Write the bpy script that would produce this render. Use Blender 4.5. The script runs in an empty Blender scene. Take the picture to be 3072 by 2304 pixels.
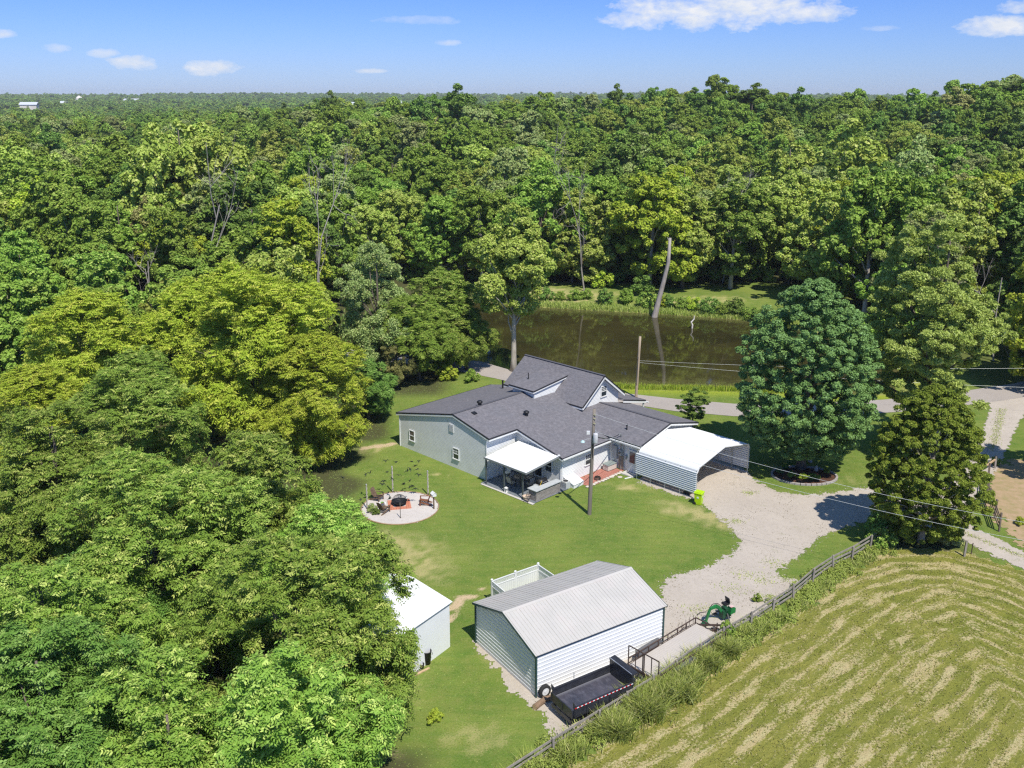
import bpy, math, random
import numpy as np
from mathutils import Vector, Matrix, noise as mnoise

R = math.radians
scene = bpy.context.scene
col = scene.collection

# ---------------------------------------------------------------- camera
F_PX, CX, CY, CAM_H = 937.0, 512.0, 334.0, 32.0
PITCH = math.atan((CY - 95.0) / F_PX)
cam_d = bpy.data.cameras.new('camera')
cam = bpy.data.objects.new('camera', cam_d); col.objects.link(cam)
cam.location = (0, 0, CAM_H)
cam.rotation_euler = (R(90) - PITCH, 0, 0)
cam_d.sensor_fit = 'HORIZONTAL'
cam_d.sensor_width = 36.0
cam_d.lens = 36.0 * F_PX / 1024.0
cam_d.shift_y = -(384.0 - CY) / 1024.0
cam_d.clip_start = 0.5
cam_d.clip_end = 30000
scene.camera = cam

# ---------------------------------------------------------------- light and sky
SUN = Vector((0.43, -0.903, 0.0)).normalized()
SUN_EL = R(57)
to_sun = Vector((SUN.x * math.cos(SUN_EL), SUN.y * math.cos(SUN_EL), math.sin(SUN_EL)))
sd = bpy.data.lights.new('sun', 'SUN'); sd.energy = 4.6; sd.angle = R(0.53); sd.color = (1.0, 0.945, 0.85)
sun = bpy.data.objects.new('sun', sd); col.objects.link(sun)
sun.rotation_euler = to_sun.to_track_quat('Z', 'Y').to_euler()
sun.location = (0, 0, 200)

scene.view_settings.view_transform = 'Standard'
scene.view_settings.look = 'None'
scene.view_settings.gamma = 1.0
scene.view_settings.exposure = 0.18
scene.render.film_transparent = False
cy = scene.cycles
scene.cycles.filter_width = 1.3; cy.use_denoising = False; cy.max_bounces = 6; cy.diffuse_bounces = 4; cy.glossy_bounces = 2; cy.transmission_bounces = 3
cy.transparent_max_bounces = 6; cy.volume_bounces = 0; cy.sample_clamp_indirect = 6

world = bpy.data.worlds.new('World'); scene.world = world
world.use_nodes = True


class NT:
    """small helper to write node graphs"""
    def __init__(s, tree): s.t = tree; s.n = tree.nodes; s.l = tree.links
    def new(s, kind, **kw):
        n = s.n.new(kind)
        for k, v in kw.items(): setattr(n, k, v)
        return n
    def inp(s, n, key, v):
        if isinstance(v, bpy.types.NodeSocket): s.l.new(v, n.inputs[key])
        elif v is not None: n.inputs[key].default_value = v
    def math(s, op, a, b=None, c=None, clamp=False):
        n = s.new('ShaderNodeMath', operation=op, use_clamp=clamp)
        s.inp(n, 0, a); s.inp(n, 1, b)
        if c is not None: s.inp(n, 2, c)
        return n.outputs[0]
    def mix(s, f, a, b):
        n = s.new('ShaderNodeMix', data_type='RGBA')
        s.inp(n, 0, f); s.inp(n, 6, c4(a)); s.inp(n, 7, c4(b))
        return n.outputs[2]
    def noise(s, vec, scale, detail=3.0, rough=0.55, dist=0.0):
        n = s.new('ShaderNodeTexNoise')
        s.inp(n, 'Vector', vec); n.inputs['Scale'].default_value = scale
        n.inputs['Detail'].default_value = detail; n.inputs['Roughness'].default_value = rough
        n.inputs['Distortion'].default_value = dist
        return n.outputs['Fac']
    def ramp(s, f, a, b, clamp=True):
        n = s.new('ShaderNodeMapRange'); n.clamp = clamp
        s.inp(n, 'Value', f); s.inp(n, 'From Min', a); s.inp(n, 'From Max', b)
        return n.outputs[0]
    def mapping(s, vec, loc=(0, 0, 0), rot=(0, 0, 0), scale=(1, 1, 1)):
        n = s.new('ShaderNodeMapping')
        s.inp(n, 'Vector', vec); n.inputs['Location'].default_value = loc
        n.inputs['Rotation'].default_value = rot; n.inputs['Scale'].default_value = scale
        return n.outputs[0]
    def attr(s, name):
        n = s.new('ShaderNodeAttribute'); n.attribute_name = name
        return n.outputs['Fac']
    def bump(s, h, strength, dist=0.02):
        n = s.new('ShaderNodeBump'); s.inp(n, 'Height', h)
        n.inputs['Strength'].default_value = strength; n.inputs['Distance'].default_value = dist
        return n.outputs[0]


def c4(c):
    if isinstance(c, bpy.types.NodeSocket): return c
    return (c[0], c[1], c[2], 1.0)


def ray(x, y):
    dx = (x - CX) / F_PX; dy = -(y - CY) / F_PX
    return Vector((dx, math.cos(PITCH) + dy * math.sin(PITCH), -math.sin(PITCH) + dy * math.cos(PITCH)))


def S(x, y, z=0.0):
    """survey point: where the sight line through pixel (x, y) of the 3072 px photograph meets the level z"""
    r = ray(x / 3.0, y / 3.0); t = (z - CAM_H) / r.z
    return Vector((0, 0, CAM_H)) + r * t


def build_world():
    w = NT(world.node_tree); w.n.clear()
    out = w.new('ShaderNodeOutputWorld'); bg = w.new('ShaderNodeBackground')
    sky = w.new('ShaderNodeTexSky'); sky.sky_type = 'NISHITA'; sky.sun_disc = False
    sky.sun_elevation = SUN_EL; sky.sun_rotation = math.atan2(SUN.x, SUN.y)
    sky.altitude = 150; sky.air_density = 1.2; sky.dust_density = 0.2; sky.ozone_density = 3.0
    tc = w.new('ShaderNodeTexCoord'); d = tc.outputs['Generated']
    sep = w.new('ShaderNodeSeparateXYZ'); w.l.new(d, sep.inputs[0])
    az = w.math('ARCTAN2', sep.outputs[0], sep.outputs[1])
    el = w.math('ARCSINE', sep.outputs[2])
    # cumulus: (azimuth, elevation, half width, half height) in radians
    cl = []
    for px, py, hw, hh, k in [(2180, 30, 350, 66, 1.0), (1880, 62, 130, 30, .8), (2420, 38, 130, 32, .9), (3010, 82, 120, 36, 1.0),
                           (3060, 20, 60, 22, .8), (412, 188, 78, 26, .75), (635, 204, 84, 26, .95), (1105, 213, 56, 9, .7),
                           (1340, 128, 50, 11, .4), (172, 143, 45, 18, .55), (310, 158, 55, 14, .5), (10, 100, 42, 13, .6), (2650, 85, 60, 10, .3), (1250, 60, 160, 16, .25)]:
        r = ray(px / 3.0, py / 3.0).normalized()
        cl.append((math.atan2(r.x, r.y), math.asin(r.z), hw / 2900.0, hh / 2900.0, k))
    comb = w.new('ShaderNodeCombineXYZ'); w.l.new(az, comb.inputs[0]); w.l.new(w.math('MULTIPLY', el, 2.0), comb.inputs[1])
    # puff noise, rougher on the top side than along the flat base
    nz = w.noise(comb.outputs[0], 26, 7, 0.6, 0.3); nz2 = w.noise(comb.outputs[0], 95, 5, 0.6)
    nn = w.math('ADD', w.math('MULTIPLY', w.math('SUBTRACT', nz, 0.5), 2.6), w.math('MULTIPLY', w.math('SUBTRACT', nz2, 0.5), 1.1))
    mask = None
    for a, e, hw, hh, k in cl:
        dx = w.math('DIVIDE', w.math('SUBTRACT', az, a), hw)
        dy = w.math('DIVIDE', w.math('SUBTRACT', el, e), hh)
        r2 = w.math('ADD', w.math('MULTIPLY', dx, dx), w.math('MULTIPLY', dy, dy))
        m = w.math('MULTIPLY', w.math('MAXIMUM', w.math('SUBTRACT', w.math('ADD', 0.85, nn), r2), 0.0), k)
        mask = m if mask is None else w.math('MAXIMUM', mask, m)
    fac = w.ramp(mask, 0.05, 0.95)
    fac = w.math('POWER', fac, 0.75, clamp=True)
    tnt = w.new('ShaderNodeMix', data_type='RGBA', blend_type='MULTIPLY'); tnt.inputs[0].default_value = 1.0
    w.l.new(sky.outputs[0], tnt.inputs[6])
    hue = w.mix(w.ramp(el, 0.0, 0.17), (0.49, 0.70, 1.42), (0.265, 0.475, 1.12))
    hue = w.mix(w.ramp(el, 0.22, 0.7), hue, (0.68, 0.88, 1.04)); w.l.new(hue, tnt.inputs[7])
    shade = w.ramp(w.noise(comb.outputs[0], 40, 3, 0.5), 0.3, 0.75)
    cc = w.mix(shade, (6.2, 6.7, 7.6), (7.6, 7.7, 8.0))
    colr = w.mix(fac, tnt.outputs[2], cc)
    w.l.new(colr, bg.inputs[0]); bg.inputs[1].default_value = 0.105
    w.l.new(bg.outputs[0], out.inputs[0])


build_world()

# ---------------------------------------------------------------- materials
MATS = {}


def mat(name, base, rough=0.8, var=None, vscale=3.0, vamt=1.0, bump=0.0, bscale=40.0, metal=0.0, spec=0.3, stretch=(1, 1, 1), detail=4.0, wear=None, wscale=1.0, wamt=0.5, island=0.0):
    """matt or glossy surface with two tones mixed by noise, optional blotches of wear and a fine bump"""
    if name in MATS: return MATS[name]
    m = bpy.data.materials.new(name); m.use_nodes = True; w = NT(m.node_tree)
    b = w.n['Principled BSDF']; tc = w.new('ShaderNodeTexCoord'); v = w.mapping(tc.outputs['Object'], scale=stretch)
    c = base
    if var is not None:
        f = w.ramp(w.noise(v, vscale, detail), 0.32, 0.68)
        c = w.mix(w.math('MULTIPLY', f, vamt), base, var)
    if wear is not None:
        f = w.ramp(w.noise(v, wscale, 5, 0.65), 0.5, 0.72)
        c = w.mix(w.math('MULTIPLY', f, wamt), c, wear)
    if isinstance(c, tuple): b.inputs['Base Color'].default_value = c4(c)
    else: w.l.new(c, b.inputs['Base Color'])
    b.inputs['Roughness'].default_value = rough; b.inputs['Metallic'].default_value = metal
    b.inputs['Specular IOR Level'].default_value = spec
    if bump: w.l.new(w.bump(w.noise(v, bscale, 4), bump), b.inputs['Normal'])
    MATS[name] = m
    return m


def leaf_mat(name, c1, c2, c3=None, trans=0.3, gloss=0.12):
    """leaf: tone picked per leaf and per spray by face attributes, light passes through it"""
    if name in MATS: return MATS[name]
    m = bpy.data.materials.new(name); m.use_nodes = True; w = NT(m.node_tree); w.n.clear()
    out = w.new('ShaderNodeOutputMaterial')
    t = w.attr('tint'); t2 = w.attr('spray')
    c = w.mix(t, c1, c2)
    if c3 is not None: c = w.mix(w.ramp(t2, 0.72, 1.0), c, c3)
    oi = w.new('ShaderNodeObjectInfo')
    hs = w.new('ShaderNodeHueSaturation'); w.l.new(c, hs.inputs['Color'])
    w.l.new(w.math('ADD', 0.487, w.math('MULTIPLY', oi.outputs['Random'], 0.026)), hs.inputs['Hue'])
    w.l.new(w.math('ADD', 0.68, w.math('MULTIPLY', oi.outputs['Random'], 0.38)), hs.inputs['Value'])
    c = hs.outputs[0]
    d = w.new('ShaderNodeBsdfDiffuse'); tr = w.new('ShaderNodeBsdfTranslucent'); g = w.new('ShaderNodeBsdfGlossy')
    w.l.new(c, d.inputs[0])
    g.inputs['Roughness'].default_value = 0.45; g.inputs[0].default_value = (0.8, 0.85, 0.8, 1)
    sc_ = w.new('ShaderNodeMix', data_type='RGBA', blend_type='MULTIPLY'); sc_.inputs[0].default_value = 1.0; w.l.new(c, sc_.inputs[6]); sc_.inputs[7].default_value = (trans * 0.80, trans * 0.72, trans * 0.5, 1)
    w.l.new(sc_.outputs[2], tr.inputs[0])
    m1 = w.new('ShaderNodeAddShader'); w.l.new(d.outputs[0], m1.inputs[0]); w.l.new(tr.outputs[0], m1.inputs[1])
    fr = w.new('ShaderNodeFresnel'); fr.inputs[0].default_value = 1.4
    m2 = w.new('ShaderNodeMixShader'); w.l.new(w.math('MULTIPLY', fr.outputs[0], gloss * 1.6), m2.inputs[0])
    w.l.new(m1.outputs[0], m2.inputs[1]); w.l.new(g.outputs[0], m2.inputs[2])
    w.l.new(m2.outputs[0], out.inputs[0])
    MATS[name] = m
    return m


# ---------------------------------------------------------------- object helpers
def tag(o, label=None, cat=None, group=None, kind=None):
    if label: o['label'] = label
    if cat: o['category'] = cat
    if group: o['group'] = group
    if kind: o['kind'] = kind
    return o


def thing(name, label, cat, loc=(0, 0, 0), rz=0.0, group=None):
    o = bpy.data.objects.new(name, None); col.objects.link(o)
    o.location = loc; o.rotation_euler = (0, 0, rz); o.empty_display_size = 0.3
    return tag(o, label, cat, group)


def copy_tree(o, parent=None):
    c = o.copy(); col.objects.link(c); c.parent = parent
    for ch in [k for k in o.children]: copy_tree(ch, c)
    return c


class MB:
    """collects boxes, tubes, sheets and builds ONE mesh object"""
    def __init__(s): s.v = []; s.f = []; s.m = []; s.mi = 0
    def add(s, vs, fs):
        o = len(s.v); s.v += [tuple(v) for v in vs]; s.f += [tuple(i + o for i in f) for f in fs]; s.m += [s.mi] * len(fs)
        return s
    def box(s, x0, x1, y0, y1, z0, z1, M=None):
        vs = [Vector(p) for p in ((x0, y0, z0), (x1, y0, z0), (x1, y1, z0), (x0, y1, z0), (x0, y0, z1), (x1, y0, z1), (x1, y1, z1), (x0, y1, z1))]
        if M is not None: vs = [M @ v for v in vs]
        return s.add(vs, [(0, 3, 2, 1), (4, 5, 6, 7), (0, 1, 5, 4), (1, 2, 6, 5), (2, 3, 7, 6), (3, 0, 4, 7)])
    def beam(s, a, b, w, h=None, up=(0, 0, 1)):
        """box bar from a to b, w wide (level) and h deep"""
        a = Vector(a); b = Vector(b); h = h or w; d = (b - a); L = d.length
        if L < 1e-6: return s
        d /= L; u = Vector(up)
        if abs(d.dot(u)) > 0.98: u = Vector((1, 0, 0))
        sx = d.cross(u).normalized(); uz = sx.cross(d)
        vs = []
        for p in (a, b):
            for i, j in ((-1, -1), (1, -1), (1, 1), (-1, 1)): vs.append(p + sx * (i * w / 2) + uz * (j * h / 2))
        return s.add(vs, [(0, 1, 2, 3), (7, 6, 5, 4), (0, 4, 5, 1), (1, 5, 6, 2), (2, 6, 7, 3), (3, 7, 4, 0)])
    def tube(s, pts, r, n=8, cap=True):
        """round bar through pts; r a number or a list"""
        pts = [Vector(p) for p in pts]; k = len(pts)
        rs = r if isinstance(r, (list, tuple)) else [r] * k
        vs = []; prev = None
        for i, p in enumerate(pts):
            d = (pts[min(i + 1, k - 1)] - pts[max(i - 1, 0)]).normalized()
            if prev is None:
                u = Vector((0, 0, 1)) if abs(d.z) < 0.9 else Vector((1, 0, 0)); a = d.cross(u).normalized()
            else: a = (prev - d * prev.dot(d)).normalized()
            prev = a; b = d.cross(a)
            for j in range(n):
                t = 2 * math.pi * j / n; vs.append(p + (a * math.cos(t) + b * math.sin(t)) * rs[i])
        fs = []
        for i in range(k - 1):
            for j in range(n):
                q = (j + 1) % n; fs.append((i * n + j, i * n + q, (i + 1) * n + q, (i + 1) * n + j))
        if cap: fs += [tuple(range(n - 1, -1, -1)), tuple(range((k - 1) * n, k * n))]
        return s.add(vs, fs)
    def lathe(s, prof, n=16, c=(0, 0, 0)):
        vs = []; fs = []
        for r, z in prof:
            for j in range(n):
                t = 2 * math.pi * j / n; vs.append((c[0] + r * math.cos(t), c[1] + r * math.sin(t), c[2] + z))
        for i in range(len(prof) - 1):
            for j in range(n):
                q = (j + 1) % n; fs.append((i * n + j, i * n + q, (i + 1) * n + q, (i + 1) * n + j))
        fs += [tuple(range(n - 1, -1, -1)), tuple(range((len(prof) - 1) * n, len(prof) * n))]
        return s.add(vs, fs)
    def slab(s, quad, t):
        """thin plate: quad is its upper face, t its thickness downwards (along the face normal)"""
        q = [Vector(p) for p in quad]; n = (q[1] - q[0]).cross(q[2] - q[0]).normalized()
        if n.z < 0: n = -n; q = q[::-1]
        lo = [p - n * t for p in q]; k = len(q)
        fs = [tuple(range(k)), tuple(range(2 * k - 1, k - 1, -1))]
        for i in range(k): j = (i + 1) % k; fs.append((i, i + k, j + k, j))
        return s.add(q + lo, fs)
    def prism(s, poly, a, b):
        """poly: list of 2-D points in the plane spanned by vectors; a(u,v)->bottom point, b -> top point"""
        k = len(poly); vs = [a(*p) for p in poly] + [b(*p) for p in poly]
        fs = [tuple(range(k - 1, -1, -1)), tuple(range(k, 2 * k))]
        for i in range(k): j = (i + 1) % k; fs.append((i, j, j + k, i + k))
        return s.add(vs, fs)
    def build(s, name, m, parent=None, smooth=False, loc=None):
        me = bpy.data.meshes.new(name); me.from_pydata(s.v, [], s.f); me.update()
        ms = m if isinstance(m, (list, tuple)) else [m]
        for q in ms: me.materials.append(q)
        if len(ms) > 1: me.polygons.foreach_set('material_index', s.m)
        if smooth: me.polygons.foreach_set('use_smooth', [True] * len(me.polygons))
        o = bpy.data.objects.new(name, me); col.objects.link(o)
        if parent: o.parent = parent
        if loc: o.location = loc
        return o


def fast_mesh(name, V, F, m, attrs=None, parent=None, link=True):
    """numpy vertices (n,3) and faces (k,3|4) -> object; attrs: per-face float arrays"""
    V = np.asarray(V, np.float32); F = np.asarray(F, np.int32); k, c = F.shape
    me = bpy.data.meshes.new(name)
    me.vertices.add(len(V)); me.vertices.foreach_set('co', V.ravel())
    me.loops.add(k * c); me.loops.foreach_set('vertex_index', F.ravel())
    me.polygons.add(k); me.polygons.foreach_set('loop_start', np.arange(k, dtype=np.int32) * c)
    try: me.polygons.foreach_set('loop_total', np.full(k, c, np.int32))
    except Exception: pass
    me.update(calc_edges=True)
    for nme, a in (attrs or {}).items():
        at = me.attributes.new(nme, 'FLOAT', 'FACE'); at.data.foreach_set('value', np.asarray(a, np.float32))
    me.materials.append(m)
    o = bpy.data.objects.new(name, me)
    if link: col.objects.link(o)
    if parent: o.parent = parent
    return o


def clap(mb, poly, P, pitch=0.15, lip=0.022):
    """lap siding on a convex wall polygon. poly: (s, z) points; P(s, z, out) -> point"""
    z0 = min(p[1] for p in poly); z1 = max(p[1] for p in poly)
    def span(z):
        xs = []
        for i in range(len(poly)):
            (a, b), (c, d) = poly[i], poly[(i + 1) % len(poly)]
            if abs(b - d) < 1e-9:
                if abs(z - b) < 1e-6: xs += [a, c]
            elif min(b, d) - 1e-9 <= z <= max(b, d) + 1e-9: xs.append(a + (c - a) * (z - b) / (d - b))
        return (min(xs), max(xs)) if xs else None
    z = z0
    while z < z1 - 1e-4:
        zt = min(z + pitch, z1); a = span(z + 1e-5); b = span(zt - 1e-5)
        if a and b:
            mb.add([P(a[0], z, lip), P(a[1], z, lip), P(b[1], zt, 0.004), P(b[0], zt, 0.004), P(a[0], z, 0.0), P(a[1], z, 0.0)],
                   [(0, 1, 2, 3), (4, 5, 1, 0)])
        z = zt


def window(parent, P, s0, s1, z0, z1, grid=(3, 2), name='window', half=True):
    """P(s, z, out): sash window with frame, muntins in the upper sash and glass"""
    w = 0.07; fr = MB()
    def bar(a, b, c, d, o0=0.0, o1=0.06):
        vs = [P(a, c, o0), P(b, c, o0), P(b, d, o0), P(a, d, o0), P(a, c, o1), P(b, c, o1), P(b, d, o1), P(a, d, o1)]
        fr.add(vs, [(0, 3, 2, 1), (4, 5, 6, 7), (0, 1, 5, 4), (1, 2, 6, 5), (2, 3, 7, 6), (3, 0, 4, 7)])
    bar(s0 - w, s1 + w, z1, z1 + w); bar(s0 - w - .03, s1 + w + .03, z0 - w, z0, 0, .09)
    bar(s0 - w, s0, z0, z1); bar(s1, s1 + w, z0, z1)
    zm = (z0 + z1) / 2
    if half: bar(s0, s1, zm - .03, zm + .03, 0.012, 0.045)
    if grid:
        for i in range(1, grid[0]): x = s0 + (s1 - s0) * i / grid[0]; bar(x - .015, x + .015, zm + .03, z1, 0.012, 0.035)
        for j in range(1, grid[1]): z = zm + (z1 - zm) * j / grid[1]; bar(s0, s1, z - .015, z + .015, 0.014, 0.033)
    o = fr.build(name, M_TRIM, parent)
    g = MB(); g.add([P(s0, z0, .01), P(s1, z0, .01), P(s1, z1, .01), P(s0, z1, .01)], [(0, 1, 2, 3)])
    g.build('glass', M_GLASS, o)
    return o


M_TRIM = mat('white_trim', (0.80, 0.81, 0.80), 0.5, (0.72, 0.73, 0.72), 2.0)
M_SIDING = mat('white_vinyl_siding', (0.78, 0.79, 0.79), 0.55, (0.70, 0.71, 0.70), 1.2, wear=(0.55, 0.56, 0.53), wscale=0.7, wamt=0.25)
M_GLASS = mat('window_glass', (0.03, 0.04, 0.05), 0.06, spec=0.9)

# ================================================================ TERRAIN
rs = np.random.RandomState(7)


def smooth(a, b, x):
    t = np.clip((x - a) / (b - a), 0, 1); return t * t * (3 - 2 * t)


_ph = rs.rand(8, 24, 4)


def wob(x, y, wl, k=0):
    """smooth pseudo-noise in about [-1, 1] with wavelength wl"""
    x = np.asarray(x, float); y = np.asarray(y, float); o = np.zeros(np.broadcast(x, y).shape)
    for i in range(10):
        a = _ph[k % 8, i, 0] * 2 * math.pi; f = (0.7 + 0.9 * _ph[k % 8, i, 1]) * 2 * math.pi / wl
        o = o + np.sin((x * math.cos(a) + y * math.sin(a)) * f + _ph[k % 8, i, 2] * 20)
    return o / 3.2


def inside(px, py, poly):
    px = np.asarray(px); py = np.asarray(py); r = np.zeros(px.shape, bool); n = len(poly)
    for i in range(n):
        x0, y0 = poly[i][0], poly[i][1]; x1, y1 = poly[(i + 1) % n][0], poly[(i + 1) % n][1]
        c = ((y0 > py) != (y1 > py)) & (px < (x1 - x0) * (py - y0) / ((y1 - y0) if y1 != y0 else 1e-9) + x0)
        r ^= c
    return r


def dist_line(px, py, pts):
    """distance to a polyline and the running length of the nearest point"""
    best = np.full(np.shape(px), 1e9); al = np.zeros(np.shape(px)); acc = 0.0
    for (a, b) in zip(pts[:-1], pts[1:]):
        ax, ay, bx, by = a[0], a[1], b[0], b[1]; L = math.hypot(bx - ax, by - ay)
        t = np.clip(((px - ax) * (bx - ax) + (py - ay) * (by - ay)) / (L * L), 0, 1)
        d = np.hypot(px - ax - t * (bx - ax), py - ay - t * (by - ay))
        m = d < best; best = np.where(m, d, best); al = np.where(m, acc + t * L, al); acc += L
    return best, al


WATER_Z = -0.45
POND = [(-14, 119), (-6, 113), (1, 108.5), (7, 104.6), (14, 102.6), (21, 102.4), (29, 101.5), (36, 100), (43, 101), (47, 108), (46, 118), (41, 130), (33, 136),
        (22, 139.5), (14, 141.5), (5, 144), (-3, 147), (-12, 148), (-22, 140), (-25, 122)]


def ground_z(x, y):
    x = np.asarray(x, float); y = np.asarray(y, float)
    d, _ = dist_line(x, y, POND + [POND[0]]); ins = inside(x, y, POND)
    z = np.where(ins, -0.45 - np.minimum(d * 0.28, 1.3), -0.45 + 0.45 * smooth(0, 3.0, d))
    ang = x / np.maximum(y, 1)
    bank = 1.1 * smooth(3, 9, d) * smooth(118, 134, y) * (~ins)
    side = smooth(-0.42, -0.12, ang)
    hill = smooth(190, 360, y) * (1 - smooth(480, 900, y)) * (1.5 + 8.0 * side)
    right = 12 * smooth(0.42, 0.62, ang) * smooth(150, 330, y) * (1 - smooth(700, 1000, y))
    roll = smooth(180, 300, y) * 1.6 * wob(x, y, 130, 1)
    crest = 7 * np.exp(-((x - 86) / 38) ** 2 - ((y - 385) / 60) ** 2) + 8 * np.exp(-((x - 185) / 50) ** 2 - ((y - 345) / 60) ** 2)
    valley = -4 * smooth(520, 1000, y) * (1 - smooth(1500, 2600, y))
    far = smooth(1800, 4200, y) * (16 + 4.0 * wob(x, y, 1500, 2) + 2.5 * wob(x, y, 420, 3))
    return z + bank + crest + hill + right + roll + valley + far


def build_ground():
    def axis(lo, hi, step, far_lo, far_hi):
        a = list(np.arange(lo, hi + 1e-6, step)); s = step
        while a[-1] < far_hi: s = min(s * 1.14, 260); a.append(a[-1] + s)
        s = step; b = [a[0]]
        while b[-1] > far_lo: s = min(s * 1.25, 260); b.append(b[-1] - s)
        return np.array(b[:0:-1] + a)
    xs = axis(-46, 60, 0.5, -5200, 5200); ys = axis(26, 150, 0.5, -60, 6500)
    X, Y = np.meshgrid(xs, ys); Z = ground_z(X, Y)
    V = np.stack([X.ravel(), Y.ravel(), Z.ravel()], 1); nx = len(xs)
    i, j = np.meshgrid(np.arange(len(ys) - 1), np.arange(nx - 1), indexing='ij'); a = (i * nx + j).ravel()
    F = np.stack([a, a + 1, a + nx + 1, a + nx], 1)
    o = fast_mesh('ground', V, F, M_GROUND); tag(o, kind='structure')
    x = X.ravel(); y = Y.ravel()
    dry = np.zeros(len(x)); soil = np.zeros(len(x))
    def blob(px, py, rx, ry, amp, rot=0.0, which='dry', k=0):
        p = S(px, py); dx = x - p.x; dy = y - p.y; c, s = math.cos(rot), math.sin(rot)
        u = (dx * c + dy * s) / rx; v = (-dx * s + dy * c) / ry
        g = amp * np.exp(-(u * u + v * v)) * np.clip(0.75 + 0.6 * wob(x, y, 1.7, k) + 0.35 * wob(x, y, 0.9, k + 1), 0, 1.6)
        return g
    dry += blob(1190, 1670, 3.6, 3.0, .95, k=1) + blob(1140, 1620, 3, 2, .5, k=2) + blob(1270, 1720, 2.5, 2.0, .5, k=3)
    dry += blob(2100, 1545, 3.6, 1.2, 1.0, -0.75, k=2) + blob(1890, 1460, 2.4, 1.0, .8, k=3) + blob(2030, 1530, 2.0, 1.0, .6, k=4)
    dry += blob(1120, 1345, 2.6, 1.2, .9, 0.5, k=4) + blob(1300, 1420, 1.6, .35, .8, -.5, k=5) + blob(1400, 2200, 1.5, .8, .8, .6, k=1)
    dry += blob(1240, 2040, 1.0, 4.0, .45, k=6) + blob(1480, 2230, 1.6, .5, .7, .7, k=2) + blob(1500, 1980, 1.2, 4.0, .35, .5, k=3) + blob(2220, 1560, 3, 1.6, .6, k=4)
    dry += blob(1700, 900, 9, 2.5, .9, k=1) + blob(1600, 890, 9, 2.0, .9, k=2) + blob(2100, 915, 9, 2.0, .8, k=3) + blob(1500, 880, 8, 3, .8, k=5)
    dry += blob(1960, 1350, 1, 1, .0) + blob(2550, 1440, 2.2, 1.4, .45, k=5) + blob(2700, 1700, 5, 2, .8, k=6) + blob(2780, 1680, 3, 1.2, .6, k=3)
    soil += blob(1130, 1340, 1.9, .55, 1.3, 0.45, k=2) + blob(1345, 1830, 1.6, .36, 1.6, 0.75, k=3) + blob(1330, 1870, 1.5, .3, 1.5, 0.9, k=4) + blob(1385, 1795, .9, .4, 1.4, 0.3, k=5)
    soil += blob(1310, 1900, .5, .3, 1.1, k=2) + blob(1420, 1775, .9, .2, 1.0, .5, k=3) + blob(1340, 1426, .9, .22, 1.3, -.5, k=4) + blob(1363, 2150, .25, .2, 1.3, k=5) + blob(1300, 1790, 0.5, .3, .7, k=1)
    soil += blob(1000, 2290, 3, 1.5, 1.2, k=6) + blob(1380, 1335, 0.1, 0.1, 0.0) + blob(2800, 1670, 3.0, 1.0, 1.2, k=2)
    dl, _ = dist_line(x, y, POND + [POND[0]])
    dry += 0.9 * np.exp(-((dl - 0.4) / 1.0) ** 2) * (y > 125) + 0.5 * np.exp(-((dl - 1.6) / 1.2) ** 2) * (y < 112)
    # woodland floor: everything under the trees
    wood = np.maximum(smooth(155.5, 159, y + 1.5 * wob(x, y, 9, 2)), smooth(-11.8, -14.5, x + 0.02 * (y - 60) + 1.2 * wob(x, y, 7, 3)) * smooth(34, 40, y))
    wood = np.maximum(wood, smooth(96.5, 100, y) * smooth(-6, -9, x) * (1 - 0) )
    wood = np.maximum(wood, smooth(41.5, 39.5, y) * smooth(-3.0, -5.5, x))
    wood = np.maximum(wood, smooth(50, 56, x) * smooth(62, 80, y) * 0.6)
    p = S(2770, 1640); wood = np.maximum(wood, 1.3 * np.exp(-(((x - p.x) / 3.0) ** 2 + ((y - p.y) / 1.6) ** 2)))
    bright = np.exp(-((dl - 2.4) / 1.7) ** 2) * (y < 112) * (x > -2)
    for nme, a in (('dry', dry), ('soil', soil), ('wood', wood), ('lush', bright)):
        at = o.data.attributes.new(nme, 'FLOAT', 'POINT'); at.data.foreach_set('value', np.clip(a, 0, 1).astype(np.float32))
    o.data.polygons.foreach_set('use_smooth', [True] * len(o.data.polygons))
    return o


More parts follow.
